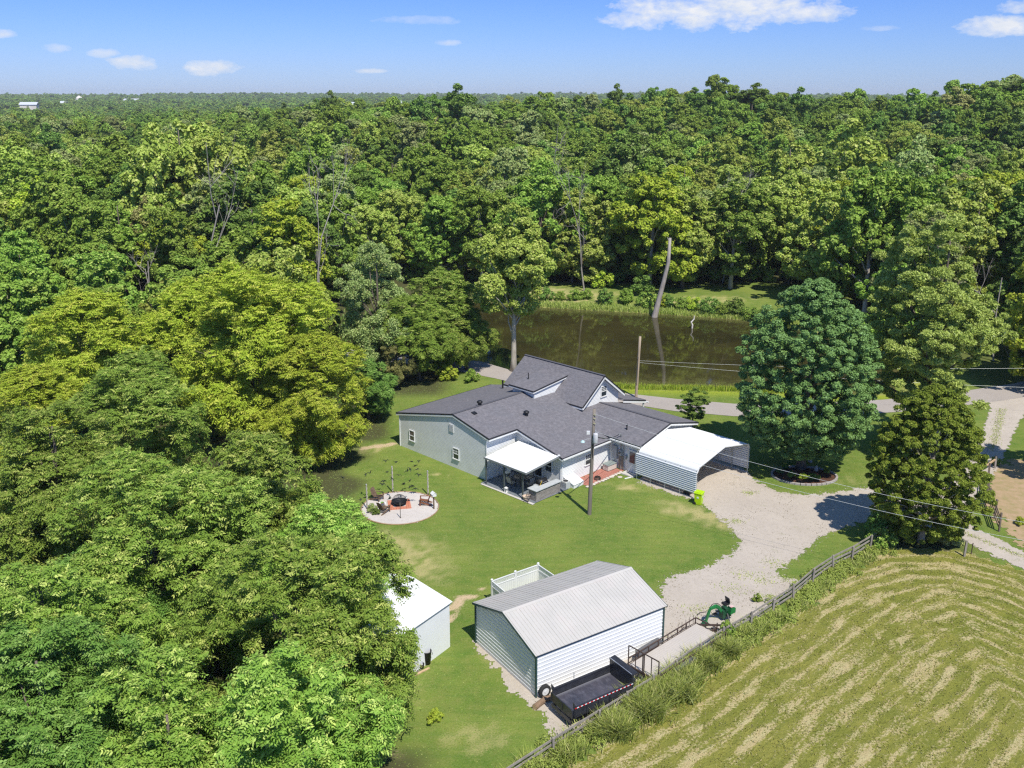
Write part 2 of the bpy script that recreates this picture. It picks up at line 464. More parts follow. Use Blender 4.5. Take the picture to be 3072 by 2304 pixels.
def ground_material():
    m = bpy.data.materials.new('turf'); m.use_nodes = True; w = NT(m.node_tree); b = w.n['Principled BSDF']
    P = w.new('ShaderNodeTexCoord').outputs['Object']
    n1 = w.noise(P, 0.22, 4, .6); n2 = w.noise(P, 1.4, 4, .65); n3 = w.noise(P, 9.0, 3, .7); n4 = w.noise(P, 30.0, 2, .7)
    st = w.noise(w.mapping(P, rot=(0, 0, R(-20)), scale=(.25, 2.0, 1)), 1.0, 3, .6)
    c = w.mix(w.ramp(n1, .35, .65), (0.112, 0.190, 0.030), (0.210, 0.270, 0.052))
    c = w.mix(w.math('MULTIPLY', w.ramp(n2, .40, .72), .65), c, (0.24, 0.25, 0.068))
    c = w.mix(w.math('MULTIPLY', w.ramp(st, .46, .66), .35), c, (0.085, 0.175, 0.026))
    c = w.mix(w.math('MULTIPLY', w.ramp(n3, .5, .75), .35), c, (0.34, 0.34, 0.15))
    c = w.mix(w.math('MULTIPLY', w.ramp(n3, .5, .28), .4), c, (0.085, 0.15, 0.03))
    lush = w.attr('lush'); c = w.mix(w.math('MULTIPLY', lush, .75), c, (0.36, 0.42, 0.03))
    dry = w.attr('dry'); soil = w.attr('soil'); wood = w.attr('wood')
    nd = w.math('ADD', dry, w.math('MULTIPLY', w.math('SUBTRACT', n3, .5), 1.1))
    c = w.mix(w.math('MULTIPLY', w.ramp(nd, .15, .95), w.ramp(dry, 0.02, .25)), c, w.mix(n2, (0.47, 0.40, 0.17), (0.40, 0.375, 0.17)))
    ns = w.math('ADD', soil, w.math('MULTIPLY', w.math('SUBTRACT', n3, .5), 1.0))
    c = w.mix(w.math('MULTIPLY', w.ramp(ns, .35, .7), w.ramp(soil, 0.05, .3)), c, w.mix(n4, (0.66, 0.50, 0.33), (0.50, 0.38, 0.24)))
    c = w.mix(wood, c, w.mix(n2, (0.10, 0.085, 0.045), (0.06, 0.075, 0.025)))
    c = w.mix(w.math('MULTIPLY', w.ramp(n4, .35, .7), .35), c, w.mix(0.5, c, (0.10, 0.14, 0.04)))
    w.l.new(c, b.inputs['Base Color']); b.inputs['Roughness'].default_value = 1.0; b.inputs['Specular IOR Level'].default_value = 0.05
    h = w.math('ADD', w.math('MULTIPLY', n3, .6), w.math('MULTIPLY', n4, .5))
    w.l.new(w.bump(h, 0.75, 0.06), b.inputs['Normal'])
    return m


M_GROUND = ground_material()
build_ground()


def rag_sheet(name, poly, z, m, cell=0.14, amp=0.28, wl=1.1, kind='structure', label=None):
    """flat sheet with a ragged natural edge"""
    xs = [p[0] for p in poly]; ys = [p[1] for p in poly]
    gx = np.arange(min(xs) - 1, max(xs) + 1, cell); gy = np.arange(min(ys) - 1, max(ys) + 1, cell)
    X, Y = np.meshgrid(gx, gy); cx = X + cell / 2; cyy = Y + cell / 2
    r = np.random.RandomState(len(name))
    dx = amp * wob(cx, cyy, wl, 1) + amp * .5 * wob(cx, cyy, wl * .3, 2) + r.uniform(-.04, .04, X.shape) * (amp > 0)
    dy = amp * wob(cx, cyy, wl, 3) + amp * .5 * wob(cx, cyy, wl * .3, 4) + r.uniform(-.04, .04, X.shape) * (amp > 0)
    M = inside(cx + dx, cyy + dy, poly)
    iy, ix = np.nonzero(M); k = len(ix); nx = len(gx) + 1
    idx = lambda a, b: a * nx + b
    F = np.stack([idx(iy, ix), idx(iy, ix + 1), idx(iy + 1, ix + 1), idx(iy + 1, ix)], 1)
    u, inv = np.unique(F.ravel(), return_inverse=True)
    V = np.stack([gx[0] + (u % nx) * cell, gy[0] + (u // nx) * cell, np.full(len(u), z)], 1)
    o = fast_mesh(name, V, inv.reshape(-1, 4), m); tag(o, label, kind=kind)
    return o


def flat_sheet(name, poly, z, m, kind='structure'):
    o = MB().add([(p[0], p[1], z) for p in poly], [tuple(range(len(poly)))]).build(name, m); tag(o, kind=kind)
    return o


def gravel_material(name, a, b_, green=0.5, dark=0.6):
    m = bpy.data.materials.new(name); m.use_nodes = True; w = NT(m.node_tree); b = w.n['Principled BSDF']
    P = w.new('ShaderNodeTexCoord').outputs['Object']
    n1 = w.noise(P, .35, 4, .6); n2 = w.noise(P, 3.0, 4, .7); n3 = w.noise(P, 14, 3, .8); n4 = w.noise(P, 60, 2, .8)
    c = w.mix(w.ramp(n1, .3, .7), a, b_)
    c = w.mix(w.math('MULTIPLY', w.ramp(n3, .42, .7), .45), c, (0.60, 0.56, 0.51))
    c = w.mix(w.math('MULTIPLY', w.ramp(n4, .45, .75), .35), c, (0.30, 0.27, 0.25))
    pt = w.math('MULTIPLY', w.ramp(n2, .47, .64), w.ramp(n3, .50, .60))
    c = w.mix(w.math('MULTIPLY', pt, dark), c, (0.24, 0.215, 0.16))
    g = w.math('MULTIPLY', w.ramp(w.noise(P, .8, 3, .6), .62, .70), w.ramp(n3, .45, .6))
    c = w.mix(w.math('MULTIPLY', g, green), c, (0.20, 0.24, 0.07))
    w.l.new(c, b.inputs['Base Color']); b.inputs['Roughness'].default_value = 1; b.inputs['Specular IOR Level'].default_value = .05
    w.l.new(w.bump(w.math('ADD', n3, n4), .6, .03), b.inputs['Normal'])
    return m


M_GRAVEL = gravel_material('gravel', (0.46, 0.40, 0.335), (0.54, 0.475, 0.40))
M_ROADM = gravel_material('chip_seal', (0.34, 0.30, 0.27), (0.40, 0.355, 0.315), 0.0, 0.15)
M_CONC = mat('concrete', (0.60, 0.57, 0.53), .9, (0.50, 0.48, 0.44), 1.5, bump=.3, bscale=20)

W = lambda pts: [tuple(S(x, y))[:2] for x, y in pts]
DRIVE = W([(1915, 1448), (1960, 1375), (2100, 1330), (2237, 1412), (2262, 1440), (2330, 1475), (2420, 1487), (2510, 1477), (2610, 1462), (2700, 1450), (2850, 1470), (2910, 1540),
           (2895, 1572), (2857, 1608), (2790, 1600), (2700, 1560), (2610, 1562), (2540, 1580), (2480, 1600), (2446, 1622), (2401, 1667), (2326, 1714), (2345, 1733), (2401, 1742), (2380, 1772),
           (2300, 1822), (2230, 1880), (2150, 1960), (2060, 2030), (1975, 2095), (1900, 2140), (1790, 2190), (1690, 2235), (1650, 2210), (1640, 2120), (1600, 2105), (1700, 2050), (1980, 1900), (1985, 1760), (2010, 1730),
           (2100, 1712), (2165, 1680), (2213, 1650), (2222, 1625), (2195, 1585), (2150, 1545), (2110, 1515), (2088, 1502), (2000, 1475)])
rag_sheet('driveway', DRIVE, 0.012, M_GRAVEL, .09, .16)
rag_sheet('garage_gravel_border', W([(1412, 1920), (1455, 1925), (1640, 2085), (1660, 2140), (1625, 2150), (1590, 2120), (1530, 2070), (1490, 2005), (1440, 1955)]), 0.016, M_GRAVEL, .1, .2)
LANE = [tuple(S(3130, 1745))[:2], tuple(S(3072, 1712))[:2], tuple(S(2859, 1607))[:2], (30.5, 68.5), (36, 73.5), (41.0, 78.5), (44.0, 83.5), (47, 88), (50.5, 94), (53, 99.5), (60, 104), (62, 101), (57, 97), (53.5, 92.5),
        (49.5, 87), (46.8, 83.0), (43, 77.5), (39, 72.5), (35.0, 66.4), (37.0, 61.7), (41, 58), (44, 55), (40, 53)]
rag_sheet('gravel_lane', LANE, 0.022, M_GRAVEL, .13, .12)
ROAD = [(-60, 127), (-30, 120), (-12, 114.8), (-3.9, 111.6), (4, 107.2 - 3.5), (12.36, 98.9), (18, 96.8), (23.8, 95.2), (32, 95.4), (40.3, 96.6), (50, 99.5), (60, 103.5), (60, 99), (50, 95.2), (40.6, 92.6),
        (32, 91.2), (22.8, 91.2), (17, 92.8), (13.0, 94.9), (5, 98.8), (-2, 104.5), (-8, 108.5), (-20, 113.5), (-40, 118), (-60, 122)]
flat_sheet('road', ROAD, 0.03, M_ROADM)


def field_material():
    m = bpy.data.materials.new('mown_hay'); m.use_nodes = True; w = NT(m.node_tree); b = w.n['Principled BSDF']
    P = w.new('ShaderNodeTexCoord').outputs['Object']
    comb = w.new('ShaderNodeCombineXYZ'); w.l.new(w.attr('row'), comb.inputs[0]); w.l.new(w.attr('along'), comb.inputs[1])
    wp = w.noise(P, .5, 2, .5)
    v1 = w.mapping(comb.outputs[0], scale=(1.45, .33, 1)); v2 = w.mapping(comb.outputs[0], scale=(4.0, 1.1, 1))
    a = w.noise(v1, 1.0, 5, .66, .4); a2 = w.noise(v2, 1.0, 4, .7, .3); n3 = w.noise(P, 7, 4, .75); n4 = w.noise(P, 26, 2, .8)
    stripe = w.math('SINE', w.math('MULTIPLY', w.attr('row'), 2 * math.pi / 1.15))
    g = w.mix(w.ramp(w.noise(P, .45, 3), .38, .62), (0.22, 0.245, 0.036), (0.33, 0.32, 0.065))
    g = w.mix(w.math('MULTIPLY', w.ramp(a2, .42, .66), .6), g, (0.12, 0.155, 0.03))
    g = w.mix(w.math('MULTIPLY', w.ramp(w.attr('along'), 60, 30), .25), g, (0.30, 0.28, 0.07))
    g = w.mix(w.math('MULTIPLY', w.ramp(n3, .5, .72), .5), g, (0.36, 0.35, 0.10))
    s = w.math('ADD', w.math('ADD', a, w.math('MULTIPLY', stripe, .070)), w.math('MULTIPLY', w.math('SUBTRACT', n3, .5), .75))
    s = w.math('ADD', s, w.math('MULTIPLY', w.math('SUBTRACT', w.noise(P, .13, 2), .5), .12))
    c = w.mix(w.math('MULTIPLY', w.ramp(s, .505, .63), .85), g, w.mix(w.ramp(a2, .35, .7), (0.62, 0.48, 0.26), (0.68, 0.60, 0.31)))
    c = w.mix(w.math('MULTIPLY', w.ramp(n4, .52, .72), .45), c, (0.17, 0.17, 0.05))
    w.l.new(c, b.inputs['Base Color']); b.inputs['Roughness'].default_value = 1; b.inputs['Specular IOR Level'].default_value = .05
    w.l.new(w.bump(w.math('ADD', w.math('MULTIPLY', s, 1.0), w.math('ADD', n3, n4)), .9, .07), b.inputs['Normal'])
    return m


FENCE = [(-6.5, 32.3), (-1.6, 36.7), (2.1, 40.12), (4.53, 42.3), (6.2, 43.8), (7.79, 45.19), (9.3, 46.73), (11.0, 48.4), (12.72, 50.0), (14.79, 51.75), (16.59, 53.4), (18.38, 55.04), (20.29, 57.18), (22.35, 59.17), (24.1, 60.46), (26.03, 62.15), (27.6, 63.5)]


def build_field():
    edge = [(x + .75, y - .75) for x, y in FENCE[:-2]] + [(27.5, 62.2), (30, 62.4), (33, 61.3), (36, 58.4), (41, 53.5), (48, 46)]
    poly = edge + [(48, 16), (-6, 16)]
    c = 0.25; gx = np.arange(-6, 48, c); gy = np.arange(16, 64, c); X, Y = np.meshgrid(gx, gy)
    jx = .25 * wob(X, Y, 1.3, 1); jy = .25 * wob(X, Y, 1.3, 2)
    M = inside(X + c / 2 + jx, Y + c / 2 + jy, poly); iy, ix = np.nonzero(M); nx = len(gx) + 1
    F = np.stack([iy * nx + ix, iy * nx + ix + 1, (iy + 1) * nx + ix + 1, (iy + 1) * nx + ix], 1)
    u, inv = np.unique(F.ravel(), return_inverse=True)
    vx = gx[0] + (u % nx) * c; vy = gy[0] + (u // nx) * c
    o = fast_mesh('hay_field', np.stack([vx, vy, np.full(len(u), 0.026)], 1), inv.reshape(-1, 4), field_material())
    tag(o, kind='structure')
    # rows follow the edge of the field like a mower does, round at the far corner
    base = [(x + .75, y - .75) for x, y in FENCE[:11]] + [(19, 54.6), (23, 57.6), (27, 59.6), (30.5, 59.6), (33.5, 57.6), (37, 53), (48, 41)]
    d, al = dist_line(vx, vy, base)
    for n, a in (('row', d), ('along', al)):
        at = o.data.attributes.new(n, 'FLOAT', 'POINT'); at.data.foreach_set('value', a.astype(np.float32))


build_field()
rag_sheet('dry_paddock', [(37.2, 64.0), (38.4, 69.5), (40.6, 74.0), (42.4, 78.0), (46.5, 79.5), (60, 82), (62, 60), (48, 53), (39.6, 60.6)], 0.018, mat('dry_earth', (0.44, 0.31, 0.20), 1, (0.33, 0.26, 0.13), 1.6, bump=.8, bscale=9, wear=(0.22, 0.24, 0.08), wscale=.9, wamt=.5, spec=.05), .2, .5, 2.0)
rag_sheet('bare_field', [(-95, 126), (-76, 128.5), (-71.5, 131), (-74, 142.5), (-80, 143), (-98, 140)], .08, mat('bare_soil', (0.60, 0.46, 0.33), 1, (0.5, 0.38, 0.27), .5, bump=.5, bscale=4, spec=.05), .5, .8, 5)
M_WATER = None


def water_material():
    m = bpy.data.materials.new('pond_water'); m.use_nodes = True; w = NT(m.node_tree); b = w.n['Principled BSDF']
    P = w.new('ShaderNodeTexCoord').outputs['Object']
    v = w.mapping(P, scale=(.5, 1.0, 1)); n1 = w.noise(v, .12, 4, .6, .6); n2 = w.noise(v, .9, 5, .7, .4); n3 = w.noise(P, 6, 3, .7)
    c = w.mix(w.ramp(n1, .35, .65), (0.030, 0.027, 0.010), (0.055, 0.048, 0.015))
    near = w.attr('shallow')
    c = w.mix(w.math('MULTIPLY', w.ramp(w.math('ADD', n2, w.math('MULTIPLY', near, .3)), .56, .80), .6), c, (0.10, 0.088, 0.03))
    c = w.mix(w.math('MULTIPLY', near, w.ramp(n3, .4, .7)), c, (0.20, 0.20, 0.07))
    w.l.new(c, b.inputs['Base Color'])
    rgh = w.math('ADD', .03, w.math('MULTIPLY', w.ramp(n2, .52, .72), .10)); w.l.new(rgh, b.inputs['Roughness'])
    b.inputs['IOR'].default_value = 1.33; b.inputs['Specular IOR Level'].default_value = .65
    w.l.new(w.bump(n3, .03, .02), b.inputs['Normal'])
    return m


def build_pond():
    c = 0.5; gx = np.arange(-27, 49, c); gy = np.arange(98, 150, c); X, Y = np.meshgrid(gx, gy)
    d, _ = dist_line(X + c / 2, Y + c / 2, POND + [POND[0]])
    M = inside(X + c / 2, Y + c / 2, POND) | (d < 1.5); iy, ix = np.nonzero(M); nx = len(gx) + 1
    F = np.stack([iy * nx + ix, iy * nx + ix + 1, (iy + 1) * nx + ix + 1, (iy + 1) * nx + ix], 1)
    u, inv = np.unique(F.ravel(), return_inverse=True)
    vx = gx[0] + (u % nx) * c; vy = gy[0] + (u // nx) * c
    o = fast_mesh('pond', np.stack([vx, vy, np.full(len(u), WATER_Z)], 1), inv.reshape(-1, 4), water_material()); tag(o, kind='structure')
    dd, _ = dist_line(vx, vy, POND + [POND[0]]); s = np.where(vy < 120, np.exp(-dd / 3.2), np.exp(-dd / .8))
    at = o.data.attributes.new('shallow', 'FLOAT', 'POINT'); at.data.foreach_set('value', s.astype(np.float32))


build_pond()
# main road on its bank in the wood behind the pond
hz = float(ground_z(20, 186)) + .35
MB().slab([(-70, 193, hz), (120, 174, hz), (120, 181, hz), (-70, 200, hz)], .5).build('highway', M_ROADM)['kind'] = 'structure'
flat_sheet('far_meadow', [(225, 440), (330, 455), (330, 520), (235, 505)], 19.0, mat('meadow', (0.34, 0.40, 0.12), 1, (0.62, 0.50, 0.33), .05, spec=.05))

# ================================================================ HOUSE
def shingle_material():
    m = bpy.data.materials.new('asphalt_shingle'); m.use_nodes = True; w = NT(m.node_tree); b = w.n['Principled BSDF']
    P = w.new('ShaderNodeTexCoord').outputs['Object']
    br = w.new('ShaderNodeTexNoise'); v = w.mapping(P, scale=(3.0, 3.0, 8.0)); w.l.new(v, br.inputs['Vector']); br.inputs['Scale'].default_value = 1.0; br.inputs['Detail'].default_value = 5; br.inputs['Roughness'].default_value = .8
    n2 = w.noise(P, .6, 3, .6); n3 = w.noise(w.mapping(P, scale=(1.5, 5, 5)), 2.2, 4, .75)
    c = w.mix(w.ramp(n3, .35, .7), (0.125, 0.120, 0.130), (0.20, 0.19, 0.205))
    c = w.mix(w.math('MULTIPLY', w.ramp(br.outputs['Fac'], .45, .7), .55), c, (0.30, 0.285, 0.30))
    c = w.mix(w.math('MULTIPLY', w.ramp(n2, .4, .7), .3), c, (0.14, 0.15, 0.17))
    w.l.new(c, b.inputs['Base Color']); b.inputs['Roughness'].default_value = .95; b.inputs['Specular IOR Level'].default_value = .15
    w.l.new(w.bump(n3, .5, .02), b.inputs['Normal'])
    return m


M_SHINGLE = shingle_material()
M_EDGE = mat('dark_drip_edge', (0.03, 0.03, 0.035), .5)
M_BLACK = mat('black_metal', (0.018, 0.018, 0.02), .45, spec=.4)
M_GREY = mat('grey_paint', (0.36, 0.38, 0.40), .5)
M_WOOD = mat('weathered_wood', (0.30, 0.265, 0.22), .9, (0.20, 0.17, 0.14), 6, bump=.4, bscale=30, stretch=(1, 1, .15))
M_PINE = mat('new_timber', (0.58, 0.42, 0.25), .8, (0.42, 0.29, 0.17), 5)
M_STONE = None
A0 = Vector((-10.51, 82.95, 0)); H_ANG = math.atan2(-0.704, 0.71)
HM = Matrix.Translation(A0) @ Matrix.Rotation(H_ANG, 4, 'Z')


def HP(u, v, z=0.0): return HM @ Vector((u, v, z))


house = thing('farmhouse', 'white sided farmhouse with grey shingle roofs, a steep upper storey and a low wide addition', 'house', A0, H_ANG)

wl = MB()
def core(poly, z0, ztops):
    """solid wall body with a sloping top"""
    k = len(poly); vs = [(x, y, z0) for x, y in poly] + [(x, y, t) for (x, y), t in zip(poly, ztops)]
    fs = [tuple(range(k - 1, -1, -1)), tuple(range(k, 2 * k))] + [(i, (i + 1) % k, (i + 1) % k + k, i + k) for i in range(k)]
    wl.add(vs, fs)
near = lambda u: 4.86 - .235 * (u - 7.6)
farz = lambda u: 4.86 - .225 * (7.6 - u)
core([(0, 0), (7.6, 0), (7.6, 12), (0, 12)], -.3, [farz(0), farz(7.6), farz(7.6), farz(0)])
core([(7.6, 0), (11.75, 0), (11.75, 11.5), (7.6, 11.5)], -.3, [near(7.6), near(11.75), near(11.75), near(7.6)])
core([(11.75, 3.6), (17, 3.6), (17, 10.1), (11.75, 10.1)], -.3, [near(11.75), near(17), near(17), near(11.75)])
core([(12.4, 10.1), (20.4, 10.1), (20.4, 13.9), (12.4, 13.9)], -.3, [2.9, 2.9, 3.8, 3.8])
core([(12.4, 13.9), (20.4, 13.9), (20.4, 17.7), (12.4, 17.7)], -.3, [3.8, 3.8, 2.9, 2.9])
core([(2.9, 11.5), (12.55, 11.5), (12.55, 14.1), (2.9, 14.1)], -.3, [4.42, 4.42, 6.42, 6.42])
core([(2.9, 14.1), (12.55, 14.1), (12.55, 16.7), (2.9, 16.7)], -.3, [6.42, 6.42, 4.42, 4.42])
core([(6.3, 8.8), (9.0, 8.8), (9.0, 13.4), (6.3, 13.4)], 3.6, [5.35, 5.35, 5.85, 5.85])
# lap siding on every face that shows
clap(wl, [(0, -.1), (11.75, -.1), (11.75, 3.86), (7.6, 4.84), (0, 3.13)], lambda s, z, o: (s, -o, z), .128, .008)
clap(wl, [(0, -.1), (3.6, -.1), (3.6, 3.86), (0, 3.86)], lambda s, z, o: (11.75 + o, s, z), .128)
clap(wl, [(11.75, -.1), (17, -.1), (17, 2.64), (11.75, 3.86)], lambda s, z, o: (s, 3.6 - o, z), .128, .008)
clap(wl, [(3.6, -.1), (10.1, -.1), (10.1, 2.64), (3.6, 2.64)], lambda s, z, o: (17 + o, s, z), .128)
clap(wl, [(17, -.1), (20.4, -.1), (20.4, 2.88), (17, 2.88)], lambda s, z, o: (s, 10.1 - o, z), .128, .008)
clap(wl, [(10.1, 0), (17.7, 0), (17.7, 2.88), (13.9, 3.78), (10.1, 2.88)], lambda s, z, o: (20.4 + o, s, z), .128)
clap(wl, [(11.5, 3.0), (16.7, 3.0), (16.7, 4.42), (14.1, 6.40), (11.5, 4.42)], lambda s, z, o: (12.55 + o, s, z), .128)
clap(wl, [(2.9, 3.0), (12.55, 3.0), (12.55, 4.4), (2.9, 4.4)], lambda s, z, o: (s, 11.5 - o, z), .128, .008)
clap(wl, [(6.3, 4.2), (9.0, 4.2), (9.0, 5.34), (6.3, 5.34)], lambda s, z, o: (s, 8.8 - o, z), .128, .008)
clap(wl, [(8.8, 4.0), (13.3, 4.0), (13.3, 5.84), (8.8, 5.34)], lambda s, z, o: (9.0 + o, s, z), .128)
clap(wl, [(0, 0), (12, 0), (12, 3.1), (0, 3.1)], lambda s, z, o: (0 - o, s, z), .128)
# corner boards
for u, v, z0, z1 in [(0, 0, -.1, 3.1), (11.75, 0, -.1, 3.85), (17, 3.6, -.1, 2.6), (20.4, 10.1, -.1, 2.85), (20.4, 17.7, -.1, 2.85), (12.55, 11.5, 3.0, 4.4), (12.55, 16.7, 3.0, 4.4), (9.0, 8.8, 4.3, 5.34), (6.3, 8.8, 4.3, 5.34)]:
    wl.box(u - .06 if u else -.05, u + .05, v - .05, v + .06, z0, z1)
wall = wl.build('wall', M_SIDING, house)

# roofs
rf = MB(); ed = MB(); fa = MB()
def plane(pts, t=.09): rf.slab(pts, t)
N = lambda u: 5.02 - .235 * (u - 7.6)
Fz = lambda u: 5.02 - .225 * (7.6 - u)
plane([(7.6, -.12, N(7.6)), (12.2, -.12, N(12.2)), (12.2, 11.45, N(12.2)), (7.6, 11.45, N(7.6))])
plane([(12.2, 3.25, N(12.2)), (17.5, 3.25, N(17.5)), (17.5, 10.04, N(17.5)), (12.2, 10.04, N(12.2))])
plane([(12.2, 10.04, N(12.2)), (16.6, 10.04, N(16.6)), (12.2, 14.1, N(12.2))])
plane([(-.35, -.12, Fz(-.35)), (7.6, -.12, Fz(7.6)), (7.6, 11.6, Fz(7.6)), (-.35, 12.2, Fz(-.35))])
mz = lambda v: 6.62 - .774 * abs(14.1 - v)
plane([(2.7, 11.0, mz(11)), (13.02, 11.0, mz(11)), (13.02, 14.1, mz(14.1)), (2.7, 14.1, mz(14.1))])
plane([(2.7, 14.1, mz(14.1)), (13.02, 14.1, mz(14.1)), (13.02, 17.2, mz(17.2)), (2.7, 17.2, mz(17.2))])
plane([(5.95, 8.5, 5.47), (9.17, 8.5, 5.47), (9.17, 13.6, 6.04), (5.95, 13.6, 6.04)])
wz = lambda v: 3.97 - .24 * abs(13.9 - v)
plane([(12.6, 9.6, wz(9.6)), (20.78, 9.6, wz(9.6)), (20.78, 13.9, wz(13.9)), (12.6, 13.9, wz(13.9))])
plane([(12.6, 13.9, wz(13.9)), (20.78, 13.9, wz(13.9)), (20.78, 18.2, wz(18.2)), (12.6, 18.2, wz(18.2))])
plane([(6, 16.72, 3.68), (13.2, 16.72, 3.68), (13.2, 20.4, 2.78), (6, 20.4, 2.78)])
roof = rf.build('roof', M_SHINGLE, house)
# ridge caps
rc = MB()
for a, b in [((7.6, -.12, 5.04), (7.6, 11.5, 5.04)), ((2.68, 14.1, 6.64), (13.04, 14.1, 6.64)), ((12.7, 13.9, 3.99), (20.8, 13.9, 3.99))]:
    rc.beam(a, b, .26, .03)
rc.build('ridge_cap', mat('ridge_shingle', (0.10, 0.10, 0.115), .95), roof)
# fascia boards below the roof edges, dark drip edge above them
def edge(a, b, drop=.16, dz=-.10):
    a = Vector(a); b = Vector(b)
    fa.beam(a + Vector((0, 0, dz - drop / 2)), b + Vector((0, 0, dz - drop / 2)), .035, drop)
    ed.beam(a + Vector((0, 0, -.045)), b + Vector((0, 0, -.045)), .06, .12)
edge((-.36, -.13, Fz(-.36)), (7.6, -.13, Fz(7.6))); edge((7.6, -.13, N(7.6)), (12.21, -.13, N(12.2)))
edge((12.21, -.13, N(12.2)), (12.21, 3.25, N(12.2))); edge((12.21, 3.24, N(12.2)), (17.51, 3.24, N(17.5)))
edge((17.51, 3.24, N(17.5)), (17.51, 10.0, N(17.5))); edge((17.3, 9.59, wz(9.6)), (20.79, 9.59, wz(9.6)))
edge((20.79, 9.59, wz(9.6)), (20.79, 13.9, wz(13.9))); edge((20.79, 13.9, wz(13.9)), (20.79, 18.2, wz(18.2)))
edge((13.03, 10.99, mz(11)), (13.03, 14.1, mz(14.1)), .2); edge((13.03, 14.1, mz(14.1)), (13.03, 17.21, mz(17.2)), .2)
edge((2.69, 10.99, mz(11)), (6.0, 10.99, mz(11))); edge((9.17, 10.99, mz(11)), (13.02, 10.99, mz(11)))
edge((5.94, 8.49, 5.47), (9.18, 8.49, 5.47), .12); edge((9.18, 8.49, 5.47), (9.18, 13.3, 6.0), .12)
edge((13.21, 16.8, 3.66), (13.21, 20.41, 2.78), .2); edge((6, 20.41, 2.78), (13.2, 20.41, 2.78)); edge((-.36, -.13, Fz(-.36)), (-.36, 12.2, Fz(-.36)))
fa.build('fascia', M_TRIM, roof); ed.build('drip_edge', M_EDGE, roof)
# soffits
for q in ((17.0, 17.47, 3.3, 9.95, 2.42, 2.45), (11.8, 12.17, -.1, 3.3, 3.66, 3.69)): so = MB(); so.box(*q); so.build('soffit', M_TRIM, roof)
so = MB()
so.add([(12.58, 11.05, mz(11.05) - .14), (12.98, 11.05, mz(11.05) - .14), (12.98, 14.1, mz(14.1) - .14), (12.58, 14.1, mz(14.1) - .14), (12.98, 17.15, mz(17.15) - .14), (12.58, 17.15, mz(17.15) - .14)], [(0, 3, 2, 1), (3, 5, 4, 2)])
so.build('soffit', M_TRIM, roof)
gt = MB(); gt.beam((17.58, 3.25, 2.58), (17.58, 9.95, 2.56), .12, .11); gt.beam((17.4, 9.52, 2.76), (20.7, 9.52, 2.76), .12, .11); gt.build('gutter', M_TRIM, house)
gt = MB(); gt.beam((13.5, 20.45, 2.6), (6, 20.45, 2.6), .12, .1); gt.build('gutter', M_TRIM, house)
dp = MB(); dp.tube([(17.55, 3.42, 2.5), (17.3, 3.5, 2.3), (17.1, 3.68, 2.15), (17.1, 3.68, .25), (17.3, 3.62, .1)], .05, 6); dp.build('downspout', M_TRIM, house)
for u in (13.0, 9.5): pp = MB(); pp.box(u, u + .12, 20.15, 20.27, 0, 2.7); pp.build('porch_post', M_TRIM, house)
# windows
window(house, lambda s, z, o: (s, -.03 - o, z), 1.50, 2.14, 1.0, 1.93, None)
window(house, lambda s, z, o: (s, -.03 - o, z), 7.55, 8.24, .90, 1.84, (3, 2))
window(house, lambda s, z, o: (12.58 + o, s, z), 14.16, 14.9, 4.42, 5.38, (3, 3))
window(house, lambda s, z, o: (17.03 + o, s, z), 6.75, 7.65, .95, 1.86, (4, 2))
window(house, lambda s, z, o: (s, 3.57 - o, z), 15.3, 16.0, .95, 1.9, None)
vt = MB()
for k in range(9): vt.beam((7.1, -.05 - .012, 3.32 + k * .07), (7.56, -.05 - .012, 3.32 + k * .07), .03, .045)
vt.box(7.05, 7.09, -.07, -.02, 3.26, 3.95); vt.box(7.56, 7.61, -.07, -.02, 3.26, 3.95); vt.box(7.05, 7.61, -.075, -.02, 3.93, 3.98)
vt.build('louver_vent', mat('louver_grey', (0.62, 0.63, 0.63), .6), house)
vt = MB()
for k in range(5): vt.beam((12.62, 13.85 + .0, 5.83 + k * .06), (12.62, 14.33, 5.83 + k * .06), .03, .03)
vt.build('louver_vent', M_TRIM, house)
# back door with a storm door, by the carport
dr = MB(); dr.box(19.15, 20.05, 10.0, 10.06, .12, 2.12); d = dr.build('door', mat('door_white', (0.72, 0.74, 0.75), .5), house)
g = MB(); g.box(19.32, 19.88, 9.98, 9.996, .95, 1.95); g.build('glass', M_GLASS, d)
k = MB(); k.tube([(19.24, 9.99, 1.05), (19.24, 9.93, 1.05)], .025, 6); k.build('handle', M_BLACK, d)
st = MB(); st.box(19.0, 20.3, 9.2, 10.0, 0, .11); st.build('door_step', M_CONC, house)
# sliding door in the patio wall
dr = MB(); dr.box(13.2, 15.0, 3.5, 3.56, .1, 2.1); d = dr.build('patio_door', M_TRIM, house)
g = MB(); g.box(13.3, 14.05, 3.485, 3.498, .25, 2.0); g.box(14.15, 14.9, 3.485, 3.498, .25, 2.0); g.build('glass', M_GLASS, d)
